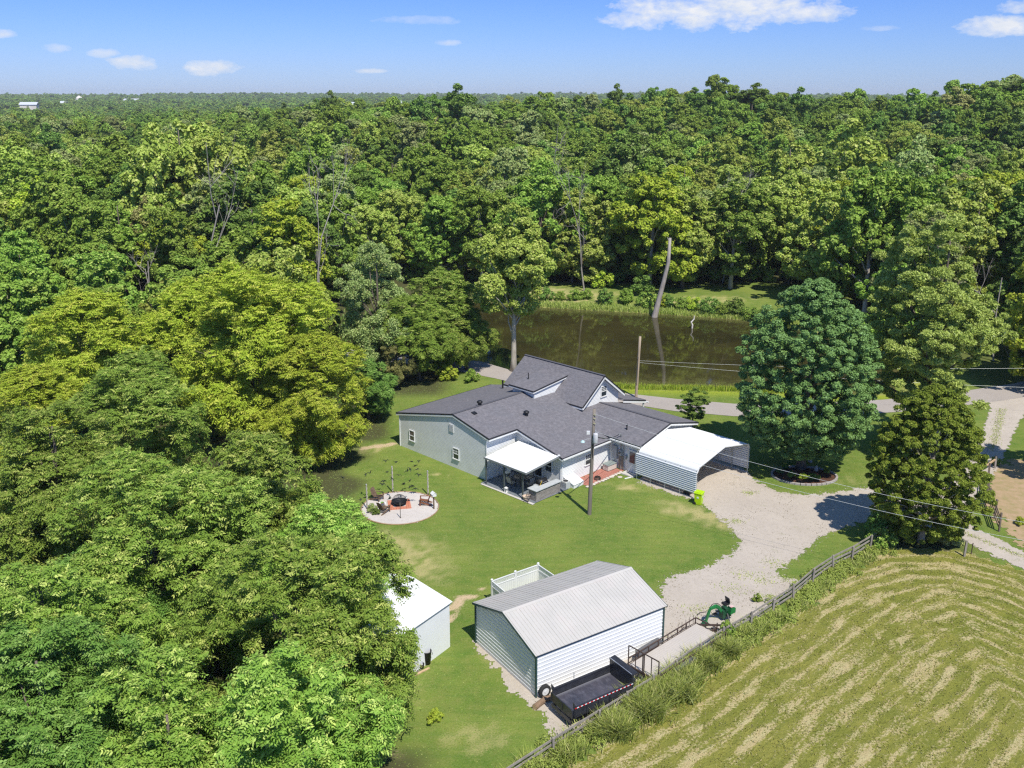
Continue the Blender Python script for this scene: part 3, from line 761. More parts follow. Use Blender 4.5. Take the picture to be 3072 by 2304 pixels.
# service entrance: panels, conduits and meter
pb = MB(); pb.box(17.42, 17.98, 9.86, 10.06, .9, 2.1); pb.build('breaker_panel', M_GREY, house)
cd = MB(); cd.tube([(18.34, 9.98, .05), (18.34, 9.98, 3.1)], .045, 6); cd.tube([(18.66, 9.99, .1), (18.66, 9.99, 2.3)], .03, 6); cd.tube([(17.7, 9.98, .05), (17.7, 9.98, .9)], .03, 6)
cd.tube([(18.34, 9.98, 3.1), (18.34, 9.9, 3.35), (18.28, 9.75, 3.32)], .06, 6); cd.build('conduit', mat('conduit_grey', (0.24, 0.25, 0.26), .5, metal=.3), house)
mb_ = MB(); mb_.box(18.2, 18.5, 9.84, 9.97, 1.35, 1.85); o = mb_.build('meter_base', M_GREY, house)
mm = MB(); mm.tube([(18.35, 9.84, 1.62), (18.35, 9.72, 1.62)], .09, 12); mm.build('meter', M_GLASS, o)
wb = MB(); wb.box(18.12, 18.6, 9.99, 10.05, .1, 1.3); wb.build('board', M_WOOD, house)
jb = MB(); jb.box(18.8, 18.98, 9.9, 10.05, 1.15, 1.5); jb.build('junction_box', M_GREY, house)
# roof furniture
def on_near(u): return N(u)
def turbine(u, v, z):
    b = MB(); b.lathe([(.20, -.08), (.16, .0), (.15, .16), (.15, .18)], 14, (u, v, z)); b.lathe([(.15, .18), (.24, .22), (.27, .30), (.25, .38), (.14, .45), (.0, .46)], 14, (u, v, z)); b.build('roof_vent', M_BLACK, house, True)
turbine(7.55, 3.2, 5.02); turbine(10.9, 5.75, N(10.9))
b = MB(); b.lathe([(.09, -.1), (.085, .75), (.11, .76), (.11, .83), (.0, .84)], 12, (3.3, 10.3, Fz(3.3))); b.build('flue_pipe', M_BLACK, house)
b = MB(); b.lathe([(.13, -.05), (.05, .05), (.04, .62), (.0, .63)], 10, (6.6, 10.5, 5.69)); b.build('flue_pipe', M_BLACK, house)
b = MB(); b.slab([(7.75 + .5, 1.5, N(8.25) + .09), (8.65, 1.5, N(8.65) + .1), (8.65, 1.9, N(8.65) + .1), (8.25, 1.9, N(8.25) + .09)], .09); b.build('low_vent', M_BLACK, house)
b = MB(); b.lathe([(.1, -.05), (.04, .03), (.035, .25), (0, .26)], 8, (4.1, 4.9, Fz(4.1))); b.build('vent_pipe', mat('pipe_grey', (0.3, 0.3, 0.31), .5), house)
b = MB(); b.lathe([(.12, -.05), (.06, .05), (.05, .3), (.09, .32), (.09, .4), (0, .41)], 8, (18.0, 11.2, wz(11.2))); b.tube([(18.0, 11.2, wz(11.2) + .35), (18.12, 11.1, wz(11.2) + .6)], .03, 6); b.build('vent_pipe', M_BLACK, house)
b = MB(); b.tube([(9.4, 11.0, 4.15), (9.65, 10.9, 4.3), (9.7, 10.95, 4.15)], .03, 6); b.tube([(9.75, 10.6, 4.42), (9.65, 10.9, 4.2)], .025, 6); b.build('cable_bracket', M_BLACK, house)

# ---------------------------------------------------------------- patio
flat_sheet('patio', [HP(11.8, -.75), HP(17.9, -.55), HP(17.95, 3.6), HP(11.8, 3.6)], .05, mat('patio_slab', (0.20, 0.22, 0.24), .8, (0.14, 0.16, 0.18), 2))
flat_sheet('patio_edge', [HP(11.95, -.95), HP(17.98, -.85), HP(17.98, -.56), HP(11.95, -.75)], .04, M_CONC)
c = thing('patio_canopy', 'white metal patio canopy on three dark posts in the corner of the farmhouse', 'canopy', HP(14.5, 1.2), H_ANG)
O = Vector((14.5, 1.2, 0))
b = MB()
def rib(s0, s1, n, P, amp, w_):
    for i in range(n):
        a = s0 + (s1 - s0) * i / n; d = (s1 - s0) / n
        b.add([P(a, 0, 0), P(a + d * .15, 0, amp), P(a + d * .3, 0, amp), P(a + d * .45, 0, 0), P(a + d, 0, 0), P(a, 1, 0), P(a + d * .15, 1, amp), P(a + d * .3, 1, amp), P(a + d * .45, 1, 0), P(a + d, 1, 0)],
              [(0, 1, 6, 5), (1, 2, 7, 6), (2, 3, 8, 7), (3, 4, 9, 8)])
Pf = lambda s, t, o: (s - O.x, (-.72 if t == 0 else 3.45) - O.y, (2.46 if t == 0 else 2.83) + o)
rib(12.25, 17.1, 24, Pf, .03, 0)
b.slab([(12.25 - O.x, -.72 - O.y, 2.45), (17.1 - O.x, -.72 - O.y, 2.45), (17.1 - O.x, 3.45 - O.y, 2.82), (12.25 - O.x, 3.45 - O.y, 2.82)], .05)
M_WMETAL = mat('white_enamel', (0.80, 0.81, 0.80), .4, (0.74, 0.75, 0.74), 1.0)
b.build('roof_panel', M_WMETAL, c)
b = MB(); b.beam((12.2 - O.x, -.74 - O.y, 2.42), (17.14 - O.x, -.74 - O.y, 2.42), .07, .14); b.beam((17.14 - O.x, -.74 - O.y, 2.42), (17.14 - O.x, 3.4 - O.y, 2.78), .06, .14); b.build('edge_beam', mat('bronze_grey', (0.23, 0.245, 0.25), .5), c)
for u in (12.3, 14.45, 16.6):
    b = MB(); b.box(u - .05 - O.x, u + .05 - O.x, -.62 - O.y, -.52 - O.y, 0, 2.36); b.build('post', mat('post_grey', (0.085, 0.10, 0.10), .5), c)


def brick_material(name, c1, c2, mortar, scale, bw=.5, rh=.25):
    m = bpy.data.materials.new(name); m.use_nodes = True; w = NT(m.node_tree); b = w.n['Principled BSDF']
    P = w.new('ShaderNodeTexCoord').outputs['Object']
    sp = w.new('ShaderNodeSeparateXYZ'); w.l.new(P, sp.inputs[0]); cb = w.new('ShaderNodeCombineXYZ')
    w.l.new(w.math('ADD', sp.outputs[0], sp.outputs[1]), cb.inputs[0]); w.l.new(sp.outputs[2], cb.inputs[1])
    t = w.new('ShaderNodeTexBrick'); w.l.new(cb.outputs[0], t.inputs['Vector']); t.inputs['Scale'].default_value = scale
    t.inputs['Color1'].default_value = c4(c1); t.inputs['Color2'].default_value = c4(c2); t.inputs['Mortar'].default_value = c4(mortar); t.inputs['Mortar Size'].default_value = .02; t.inputs['Brick Width'].default_value = bw; t.inputs['Row Height'].default_value = rh
    c = w.mix(w.math('MULTIPLY', w.noise(P, 9, 3), .5), t.outputs[0], (0.30, 0.27, 0.25)); w.l.new(c, b.inputs['Base Color']); b.inputs['Roughness'].default_value = .9
    w.l.new(w.bump(w.noise(P, 12, 4), .8, .04), b.inputs['Normal'])
    return m


M_STONE = brick_material('ledge_stone', (0.34, 0.31, 0.29), (0.20, 0.18, 0.175), (0.12, 0.11, 0.10), 2.2)
t = thing('stone_bar', 'outdoor bar of grey ledge stone with pale worktop at the patio corner', 'bar', HP(17.5, 1.2), H_ANG)
b = MB(); b.box(.0, .32, -1.45, 1.45, 0, .95); b.box(-.55, -.002, -1.45, -1.1, 0, .95); b.build('stone_base', M_STONE, t)
b = MB(); b.box(-.62, .42, -1.55, -.62, .95, 1.0); b.box(-.22, .42, -.618, 1.55, .95, 1.0); b.build('worktop', mat('pale_worktop', (0.52, 0.54, 0.54), .5, (0.44, 0.46, 0.47), 3), t)
t = thing('gas_grill', 'black barbecue grill standing behind the stone bar', 'grill', HP(16.75, 1.55), H_ANG)
b = MB(); b.box(-.28, .28, -.55, .55, .1, .85); b.build('cabinet', M_BLACK, t)
b = MB(); b.tube([(0, -.45, .95), (0, .45, .95)], .26, 12); b.build('lid', M_BLACK, t, True)
for y0 in (.56, -.85): b = MB(); b.box(-.2, .2, y0, y0 + .29, .82, .86); b.build('side_shelf', M_GREY, t)
b = MB(); b.tube([(.27, -.3, 1.0), (.33, -.3, 1.0), (.33, .3, 1.0), (.27, .3, 1.0)], .015, 6); b.build('handle', M_GREY, t)
t = thing('broom', 'yellow handled broom leaning on the stone bar', 'broom', HP(17.2, .6), H_ANG)
b = MB(); b.tube([(-.05, -.35, .1), (.12, .35, 1.35)], .018, 6); b.build('handle', mat('yellow_paint', (0.75, 0.52, 0.03), .5), t)
b = MB(); b.box(-.08, 0, -.55, -.2, 0, .14); b.build('bristles', M_BLACK, t)
M_SLING = mat('tan_sling', (0.52, 0.48, 0.42), .9, (0.45, 0.41, 0.36), 4)


def patio_chair(u, v, rz, label):
    t = thing('patio_chair', label, 'chair', HP(u, v, .05), H_ANG + rz, 'sling chairs round the patio table')
    b = MB(); b.box(-.24, .24, -.24, .24, .40, .43); b.build('seat', M_SLING, t)
    b = MB(); b.slab([(-.24, .24, .45), (.24, .24, .45), (.24, .42, 1.02), (-.24, .42, 1.02)], .025); b.build('backrest', M_SLING, t)
    for x in (-.27, .27):
        b = MB(); b.tube([(x, -.25, 0), (x, -.25, .62), (x, .3, .64)], .017, 6); b.build('armrest', M_BLACK, t)
        b = MB(); b.tube([(x, .28, 0), (x, .24, .42), (x, .43, 1.03)], .017, 6); b.build('leg', M_BLACK, t)


patio_chair(13.45, .95, R(90) + math.pi, 'tan sling chair nearest the left post of the patio')
patio_chair(14.3, .45, R(180), 'tan sling chair on the lawn side of the patio table')
patio_chair(15.55, 1.35, R(-90) - .2 + math.pi * 0, 'tan sling chair between the patio table and the stone bar')
patio_chair(14.6, 2.2, 0, 'tan sling chair on the house side of the patio table')
t = thing('patio_table', 'dark round patio table with a closed umbrella under the canopy', 'table', HP(14.5, 1.3, .05), H_ANG)
b = MB(); b.lathe([(.55, .70), (.56, .72), (.56, .74), (.0, .745)], 24); b.build('tabletop', mat('dark_glass', (0.05, 0.055, 0.06), .2, spec=.6), t)
for a in (45, 135, 225, 315): b = MB(); b.tube([(.42 * math.cos(R(a)), .42 * math.sin(R(a)), 0), (.36 * math.cos(R(a)), .36 * math.sin(R(a)), .7)], .02, 6); b.build('leg', M_BLACK, t)
b = MB(); b.lathe([(.03, .75), (.03, 1.2), (.13, 1.3), (.09, 1.9), (.02, 2.15), (0, 2.16)], 10); b.build('umbrella', mat('dark_canvas', (0.035, 0.035, 0.04), .9), t)
t = thing('high_chair', 'white high chair against the shaded patio wall', 'chair', HP(12.9, 1.3, .05), H_ANG)
b = MB(); b.box(-.22, .22, -.22, .22, .62, .66); b.build('seat', M_TRIM, t)
b = MB(); b.box(-.22, .22, .2, .23, .66, 1.1); b.build('backrest', M_TRIM, t)
for x, y in ((-.2, -.2), (.2, -.2), (-.2, .2), (.2, .2)): b = MB(); b.tube([(x * 1.2, y * 1.2, 0), (x, y, .62)], .018, 6); b.build('leg', M_TRIM, t)
t = thing('lantern', 'small white lantern at the foot of the middle canopy post', 'lantern', HP(14.72, -.62, .04), H_ANG)
b = MB(); b.box(-.12, .12, -.12, .12, 0, .04); b.box(-.13, .13, -.13, .13, .36, .40); b.lathe([(.13, .40), (.04, .50), (0, .5)], 4)
for x, y in ((-.1, -.1), (.1, -.1), (-.1, .1), (.1, .1)): b.box(x - .015, x + .015, y - .015, y + .015, .04, .36)
b.build('frame', M_TRIM, t); b = MB(); b.lathe([(.04, .04), (.04, .2), (0, .2)], 8); b.build('candle', mat('wax', (0.7, 0.62, 0.45), .6), t)
t = thing('flower_pot', 'pale clay flower pot beside the right canopy post', 'pot', HP(16.95, -.55), H_ANG)
b = MB(); b.lathe([(.17, 0), (.26, .3), (.30, .34), (.30, .40), (.25, .40), (.22, .33), (0, .33)], 16); b.build('pot', mat('clay', (0.58, 0.46, 0.36), .9), t)
t = thing('folding_steps', 'small dark metal steps at the lawn end of the stone bar', 'steps', HP(17.25, -.75), H_ANG)
b = MB()
for k in range(3): b.box(-.2, .2, -.1 + k * .12, .08 + k * .12, .18 + k * .2, .21 + k * .2)
b.build('treads', M_WOOD, t); b = MB(); b.beam((-.22, -.2, 0), (-.22, .3, .7), .03); b.beam((.22, -.2, 0), (.22, .3, .7), .03); b.build('rails', M_BLACK, t)

# ---------------------------------------------------------------- along the house wall
t = thing('cellar_hatch', 'white sloping cellar hatch against the lit house wall', 'hatch', HP(17.05, 4.55), H_ANG)
b = MB(); b.prism([(0, 0), (1.15, 0), (1.15, .32), (0, .72)], lambda a, z: (a, -.62, z), lambda a, z: (a, .62, z)); b.build('body', M_TRIM, t)
b = MB(); b.slab([(0.02, -.66, .74), (1.2, -.66, .33), (1.2, -.01, .33), (.02, -.01, .74)], .03); b.build('door', M_WMETAL, t)
b = MB(); b.slab([(0.02, .01, .74), (1.2, .01, .33), (1.2, .66, .33), (.02, .66, .74)], .03); b.build('door', M_WMETAL, t)
t = thing('air_conditioner', 'grey air conditioner unit between the stone bar and the cellar hatch', 'air conditioner', HP(17.55, 3.62), H_ANG)
b = MB(); b.box(-.3, .3, -.28, .28, 0, .62); o = b.build('casing', mat('ac_grey', (0.56, 0.57, 0.56), .5), t)
b = MB()
for k in range(7): b.box(-.31, .31, -.29, .29, .08 + k * .07, .10 + k * .07)
b.build('louvers', M_GREY, t); b = MB(); b.lathe([(.22, .62), (.22, .65), (0, .655)], 16); b.build('fan_grille', M_BLACK, t)
t = thing('deck_box', 'beige deck box with a grey lid in the corner of the house', 'storage box', HP(17.6, 9.45), H_ANG - .05)
b = MB(); b.box(-.28, .34, -.62, .5, .05, .52); b.build('body', mat('beige_resin', (0.60, 0.54, 0.48), .5), t)
b = MB(); b.slab([(-.32, -.66, .6), (.38, -.66, .56), (.38, .54, .56), (-.32, .54, .6)], .05); b.build('lid', mat('lid_grey', (0.24, 0.28, 0.27), .5), t)
b = MB(); b.box(-.3, .36, -.64, .52, 0, .05); b.build('base', M_BLACK, t)
rag_sheet('mulch_bed', [tuple(HP(u, v))[:2] for u, v in [(17.0, 5.3), (17.0, 10.0), (18.7, 10.05), (18.8, 9.4), (18.9, 8.2), (18.85, 6.5), (18.8, 5.1)]], .02,
          mat('red_mulch', (0.34, 0.12, 0.09), 1, (0.46, 0.24, 0.19), 9, bump=1, bscale=18, wear=(0.25, 0.08, 0.06), wscale=6, wamt=.6, spec=.05), .08, .12, .6)
t = thing('garden_hose', 'coiled dark garden hose lying on the red mulch', 'hose', HP(18.35, 6.85, .05), 0)
b = MB()
pts = [(.3 * math.cos(a * .35) * (1 - a * .004), .3 * math.sin(a * .35) * (1 - a * .004), .02 + a * .003) for a in range(72)]
b.tube(pts, .022, 5); b.build('coil', mat('hose_black', (0.03, 0.035, 0.03), .5), t)
rr = random.Random(3)
_o = ['first', 'second', 'third', 'fourth', 'fifth', 'sixth', 'seventh', 'eighth', 'ninth', 'tenth', 'eleventh', 'twelfth', 'last']
EDGE_LB = [q + ' from the cellar hatch in the row edging the red mulch' for q in _o]
for k in range(13):
    u = 18.85 + rr.uniform(-.06, .06); v = 5.0 + k * .37
    b = MB(); b.lathe([(.0, 0), (.13, .01), (.16, .05), (.12, .1), (.03, .12), (0, .12)], 7)
    o = b.build('edging_stone', mat('pale_stone', (0.62, 0.56, 0.48), .9, (0.5, 0.44, 0.38), 5)); p = HP(u, v, .01); o.location = p; o.scale = (1, 1.3, 1); o.rotation_euler = (0, 0, rr.uniform(0, 3))
    tag(o, 'pale edging stone ' + EDGE_LB[k], 'stone', 'edging stones along the mulch bed')
for k, (x, y, lb) in enumerate([(1835, 1431, 'round stepping stone nearest the red mulch'), (1860, 1432, 'round stepping stone nearest the carport')]):
    b = MB(); b.lathe([(.2, 0), (.22, .04), (0, .05)], 9); o = b.build('stepping_stone', MATS['pale_stone']); o.location = S(x, y); tag(o, lb, 'stone', 'stepping stones')
b = MB(); b.box(-.45, .45, -.05, .05, 0, .06); o = b.build('curb_board', M_TRIM); o.location = S(1887, 1434); o.rotation_euler = (0, 0, .5); tag(o, 'short white board lying on the grass by the carport corner', 'board')

# ---------------------------------------------------------------- carport
c = thing('carport', 'white metal carport with ribbed sides joined to the end of the farmhouse', 'carport', HP(20.6, 9.3), H_ANG)
M_CW = mat('carport_white', (0.80, 0.81, 0.81), .38, (0.74, 0.75, 0.76), .8)
b = MB(); L = 6.1; Wd = 8.0
prof = [(0.0, 2.35), (0.03, 2.55), (.14, 2.68), (.3, 2.76)] + [(4.0, 3.5)] + [(Wd - .3, 2.76), (Wd - .14, 2.68), (Wd - .03, 2.55), (Wd, 2.35)]
def seg(p, q, n, amp):
    """ribs run along the carport, profile from p to q"""
    d = Vector((q[0] - p[0], q[1] - p[1])); nn = Vector((-d.y, d.x)).normalized(); out = []
    for i in range(n):
        for t, a in ((0, 0), (.12, amp), (.26, amp), (.38, 0)): out.append((p[0] + d.x * (i + t) / n + nn.x * a, p[1] + d.y * (i + t) / n + nn.y * a))
    return out
P2 = [prof[0], prof[1], prof[2]] + seg(prof[3], prof[4], 17, .028) + seg(prof[4], prof[5], 17, .028) + [prof[5], prof[6], prof[7], prof[8]]
k = len(P2); vs = [(0.2, y, z) for y, z in P2] + [(L, y, z) for y, z in P2]
b.add(vs, [(i, i + 1, i + 1 + k, i + k) for i in range(k - 1)]); roofp = b.build('roof_panel', M_CW, c)
def ribbed(y, s, z0, z1, zb0=None):
    b = MB(); n = 11; pts = []
    for i in range(n):
        z = z0 + (z1 - z0) * i / n; h = (z1 - z0) / n
        pts += [(0, z), (0, z + h * .45), (.085 * s, z + h * .5), (.085 * s, z + h * .8)]
    pts.append((0, z1)); k = len(pts)
    b.add([(0.0, y + p[0], p[1]) for p in pts] + [(L, y + p[0], p[1]) for p in pts], [(i, i + 1, i + 1 + k, i + k) for i in range(k - 1)])
    return b.build('side_panel', mat('carport_side', (0.66, 0.69, 0.71), .45), c)
ribbed(-.03, -1, .50, 2.40); ribbed(Wd + .03, 1, .35, 2.40)
M_GALV = mat('galvanised', (0.55, 0.58, 0.58), .45, metal=.5)
for x in (0.05, 1.5, 3.0, 4.5, 6.05):
    for y in (.03, Wd - .03):
        b = MB(); b.box(x - .03, x + .03, y - .03, y + .03, 0, 2.5); b.build('post', M_GALV, c)
    b = MB(); b.beam((x, .06, 2.55), (x, 4.0, 3.42), .05); b.beam((x, 4.0, 3.42), (x, Wd - .06, 2.55), .05); b.build('rafter', M_GALV, c)
b = MB(); b.beam((L + .01, -.02, 2.3), (L + .01, .28, 2.74), .05, .09); b.beam((L + .01, .28, 2.74), (L + .01, 4.0, 3.48), .05, .07); b.beam((L + .01, 4.0, 3.48), (L + .01, Wd - .28, 2.74), .05, .07); b.beam((L + .01, Wd - .28, 2.74), (L + .01, Wd + .02, 2.3), .05, .09); b.build('end_trim', M_CW, c)
for y in (.03, Wd - .03): b = MB(); b.beam((0, y, .03), (L, y, .03), .07, .05); b.build('base_rail', M_GALV, c)
# gear just visible under its side
t = thing('push_mower', 'small dark mower under the front corner of the carport', 'mower', HP(25.6, 9.9), H_ANG)
b = MB(); b.box(-.25, .25, -.35, .35, .08, .25); b.lathe([(.16, .25), (.17, .38), (.1, .45), (0, .45)], 10); b.build('deck', M_BLACK, t)
for x, y in ((-.28, -.3), (.28, -.3), (-.28, .3), (.28, .3)): b = MB(); b.tube([(x - .02, y, .1), (x + .02, y, .1)], .1, 10); b.build('wheel', M_BLACK, t)
b = MB(); b.tube([(-.2, .3, .25), (-.2, .95, .9), (.2, .95, .9), (.2, .3, .25)], .014, 6); b.build('handle', M_GREY, t)

# ---------------------------------------------------------------- neon bin
t = thing('wheeled_bin', 'neon green wheeled bin at the front corner of the carport', 'bin', S(2096, 1512), H_ANG + .25)
M_NEON = mat('neon_green', (0.48, 0.72, 0.015), .4, (0.42, 0.64, 0.01), 3)
b = MB(); b.add([(-.24, -.26, .04), (.24, -.26, .04), (.24, .26, .04), (-.24, .26, .04), (-.31, -.34, 1.0), (.31, -.34, 1.0), (.31, .34, 1.0), (-.31, .34, 1.0)], [(3, 2, 1, 0), (0, 1, 5, 4), (1, 2, 6, 5), (2, 3, 7, 6), (3, 0, 4, 7), (4, 5, 6, 7)]); b.box(-.33, .33, -.36, .36, .95, 1.0)
b.box(.27, .30, -.1, .1, .45, .8); b.build('body', M_NEON, t)
b = MB(); b.slab([(-.34, -.38, 1.06), (.34, -.38, 1.04), (.34, .38, 1.04), (-.34, .38, 1.06)], .05); b.slab([(-.24, -.28, 1.12), (.24, -.28, 1.10), (.24, .28, 1.10), (-.24, .28, 1.12)], .06); b.build('lid', M_NEON, t)
b = MB(); b.tube([(-.36, -.28, .98), (-.40, 0, 1.0), (-.36, .28, .98)], .02, 6); b.build('handle', M_NEON, t)
for y in (-.28, .28): b = MB(); b.tube([(-.26, y - .03, .12), (-.26, y + .03, .12)], .12, 12); b.build('wheel', M_BLACK, t)
for q in ((.305, .312, -.1, .1, .62, .78), (-.08, .08, -.325, -.318, .6, .75)): b = MB(); b.box(*q); b.build('sticker', mat('sticker', (.7, .75, .7), .5), t)

# ---------------------------------------------------------------- utility poles and wires
def pole(name, label, base, top, r0, r1, m):
    t = thing(name, label, 'utility pole', base); d = Vector(top) - Vector(base)
    b = MB(); b.tube([(0, 0, -.3)] + [tuple(d * f) for f in (.0, .25, .5, .75, 1.0)], [r0, r0, r0 * .95, (r0 + r1) / 2, r1 * 1.05, r1], 10); b.build('pole', m, t, True)
    return t, d
M_POLE = mat('pole_wood', (0.26, 0.225, 0.185), .95, (0.16, 0.14, 0.12), 5, bump=.5, bscale=14, stretch=(1, 1, .1))
up1 = S(1768, 1543); tp1 = up1 + Vector((.20, 0.0, 8.75))
t, d = pole('utility_pole', 'wooden utility pole with a grey transformer rising from the lawn beside the house', up1, tp1, .17, .115, M_POLE)
b = MB(); b.lathe([(.0, 6.05), (.17, 6.06), (.19, 6.1), (.19, 6.78), (.16, 6.85), (0, 6.88)], 14, (.32, -.22, 0)); tr = b.build('transformer', mat('transformer_grey', (0.62, 0.63, 0.66), .5, (.5, .5, .52), 5), t, True)
b = MB(); b.lathe([(.03, 6.85), (.055, 6.92), (.03, 6.98), (.05, 7.04), (.02, 7.1), (0, 7.1)], 8, (.32, -.22, 0)); b.build('bushing', M_GREY, tr)
for z in (6.2, 6.7): b = MB(); b.beam((.1, 0, z), (.3, -.2, z), .04); b.build('bracket', M_GREY, t)
b = MB(); b.box(-.35, -.1, -.1, .08, 6.7, 6.95); b.build('cutout', mat('porcelain', (.7, .7, .7), .3), t)
b = MB(); b.tube([(.1, 0, 6.3), (-.3, -.12, 6.35), (-.62, -.25, 6.25)], .02, 6); b.build('lamp_arm', M_GREY, t)
b = MB(); b.lathe([(.0, .1), (.07, .09), (.17, -.02), (.18, -.05), (0, -.03)], 12, (-.66, -.27, 6.2)); b.build('lamp_head', mat('lamp_teal', (0.45, 0.62, 0.62), .4), t)
b = MB(); b.tube([(.13, -.14, 5.9), (.12, -.15, 5.2), (.16, -.05, 4.4)], .045, 6); b.build('cable_riser', M_BLACK, t)
for z in (7.6, 8.0, 8.3): b = MB(); b.tube([(.16 + .0, -.12, z), (.30, -.22, z + .02)], .03, 6); b.build('insulator', mat('porcelain_green', (0.45, 0.45, 0.25), .4), t)
up2 = S(1908, 1193); tp2 = up2 + Vector((.22, .0, 6.9))
t, d2 = pole('utility_pole', 'bare pale utility pole across the road at the edge of the pond', up2, tp2, .16, .13, mat('pale_pole', (0.46, 0.37, 0.28), .95, (0.34, 0.27, 0.2), 4, stretch=(1, 1, .1)))
b = MB(); b.tube([(.1, -.15, 4.6), (-.3, -.25, 3.6), (-.25, -.15, 2.9)], .02, 5); b.tube([(.05, -.18, 4.4), (.02, -.18, 1.5)], .02, 5); b.build('cable_riser', M_BLACK, t)


def wire(name, label, a, b_, sag, r=.012, m=None, group=None, n=18):
    a = Vector(a); b_ = Vector(b_); pts = [a.lerp(b_, i / n) - Vector((0, 0, sag * 4 * (i / n) * (1 - i / n))) for i in range(n + 1)]
    b = MB(); b.tube([p - a for p in pts], r, 4, False); o = b.build(name, m or M_BLACK); o.location = a; tag(o, label, 'wire', group)
    return o


M_WIRE = mat('wire_pale', (0.55, 0.58, 0.58), .4, metal=.2); M_WIRED = mat('wire_black', (0.03, 0.03, 0.035), .6)
wire('service_wire', 'thick black service wire from the transformer down to the house corner', up1 + Vector((.35, -.1, 6.55)), HP(18.25, 9.75, 3.3), .25, .035, M_WIRED)
wire('service_wire', 'pale service wire beside the black one above the eave', up1 + Vector((.33, -.08, 6.75)), HP(19.0, 9.62, 2.95), .2, .014, M_WIRE)
far_r = S(2890, 1576, 5.2)
pA = S(1855, 1325, 6.6)
wire('power_line', 'upper pale power line crossing in front of the carport and the round flower bed', up1 + Vector((.18, -.1, 8.4)), S(3300, 1605, 6.5), .85, .010, M_WIRE, None, 30)
wire('power_line', 'lower pale power line crossing the gravel to the cedar', up1 + Vector((.3, -.1, 6.95)), S(3300, 1662, 5.6), .75, .011, M_WIRE, None, 30)
wire('telephone_line', 'upper thin wire running right from the pole at the pond', up2 + Vector((.1, 0, 4.2)), (62, 93, 4.8), .5, .008, M_WIRE)
wire('telephone_line', 'lower thin wire running right from the pole at the pond', up2 + Vector((.1, 0, 4.0)), (62, 90, 3.2), .5, .008, M_WIRE)

# ================================================================ METAL GARAGE
NB = Vector((1.32, 44.86, 0)); B_ANG = math.atan2(4.84, 7.38)
BM = Matrix.Translation(NB) @ Matrix.Rotation(B_ANG, 4, 'Z')


def BP(x, y, z=0.0): return BM @ Vector((x, y, z))


g = thing('metal_garage', 'long white ribbed metal garage with a pale grey gambrel roof and green trim', 'garage', NB, B_ANG)
GL, GW, EZ, RZ = 9.15, 6.3, 2.62, 3.70
M_GW = mat('garage_white', (0.80, 0.81, 0.81), .42, (0.76, 0.77, 0.77), .6)
M_GR = mat('garage_roof', (0.47, 0.455, 0.425), .55, (0.52, 0.50, 0.465), .7, wear=(0.58, 0.50, 0.48), wscale=.8, wamt=.35)
M_GREEN = mat('dark_green_trim', (0.035, 0.075, 0.070), .4)
def rib_wall(b, poly, P, pitch=.19, out=.022):
    """horizontal ribs standing proud of a wall"""
    z0 = min(p[1] for p in poly); z1 = max(p[1] for p in poly)
    def span(z):
        xs = []
        for i in range(len(poly)):
            (a, q), (c_, d) = poly[i], poly[(i + 1) % len(poly)]
            if abs(q - d) < 1e-9:
                if abs(z - q) < 1e-6: xs += [a, c_]
            elif min(q, d) - 1e-9 <= z <= max(q, d) + 1e-9: xs.append(a + (c_ - a) * (z - q) / (d - q))
        return (min(xs), max(xs)) if xs else None
    z = z0
    while z < z1 - .02:
        zs = [z, z + pitch * .62, z + pitch * .72, z + pitch * .86, z + pitch * .98]; os_ = [0, 0, out, out, 0]
        zs = [min(q, z1) for q in zs]
        for i in range(4):
            a = span(zs[i] + 1e-5 if zs[i] == z0 else zs[i] - 1e-5); c_ = span(zs[i + 1] - 1e-5)
            if a and c_: b.add([P(a[0], zs[i], os_[i] + .003), P(a[1], zs[i], os_[i] + .003), P(c_[1], zs[i + 1], os_[i + 1] + .003), P(c_[0], zs[i + 1], os_[i + 1] + .003)], [(0, 1, 2, 3)])
        z += pitch
b = MB()
b.prism([(0, 0), (GW, 0), (GW, EZ), (GW / 2, RZ - .05), (0, EZ)], lambda y, z: (0, y, z), lambda y, z: (GL, y, z))
rib_wall(b, [(0, 0), (GL, 0), (GL, EZ), (0, EZ)], lambda s, z, o: (s, -o, z), .235, .022)
rib_wall(b, [(0, 0), (GW, 0), (GW, EZ), (GW / 2, RZ - .06), (0, EZ)], lambda s, z, o: (-o, s, z), .235, .022)
rib_wall(b, [(0, 0), (GL, 0), (GL, EZ), (0, EZ)], lambda s, z, o: (s, GW + o, z), .19, .02)
b.build('wall', M_GW, g)
b = MB(); ov = .16
for s0, s1 in ((-.17, GW / 2), (GW + .17, GW / 2)):
    z0 = EZ + .06; z1 = RZ
    b.slab([(-ov, s0, z0), (GL + ov, s0, z0), (GL + ov, s1, z1), (-ov, s1, z1)], .04)
    n = 41
    for i in range(n):
        x = -ov + (GL + 2 * ov) * (i + .5) / n; w_ = .018 if i % 4 else .03; h_ = .014 if i % 4 else .022
        for q in (0,):
            A = Vector((x, s0, z0 + .002)); Bq = Vector((x, s1, z1 + .002)); b.beam(A, Bq, w_ * 1.6, h_ * 2)
rp = b.build('roof', M_GR, g)
b = MB(); b.slab([(-ov - .01, GW / 2 - .17, RZ - .035), (GL + ov + .01, GW / 2 - .17, RZ - .035), (GL + ov + .01, GW / 2, RZ + .028), (-ov - .01, GW / 2, RZ + .028)], .02)
b.slab([(-ov - .01, GW / 2 + .17, RZ - .035), (GL + ov + .01, GW / 2 + .17, RZ - .035), (GL + ov + .01, GW / 2, RZ + .028), (-ov - .01, GW / 2, RZ + .028)], .02)
b.build('ridge_cap', M_GR, rp)
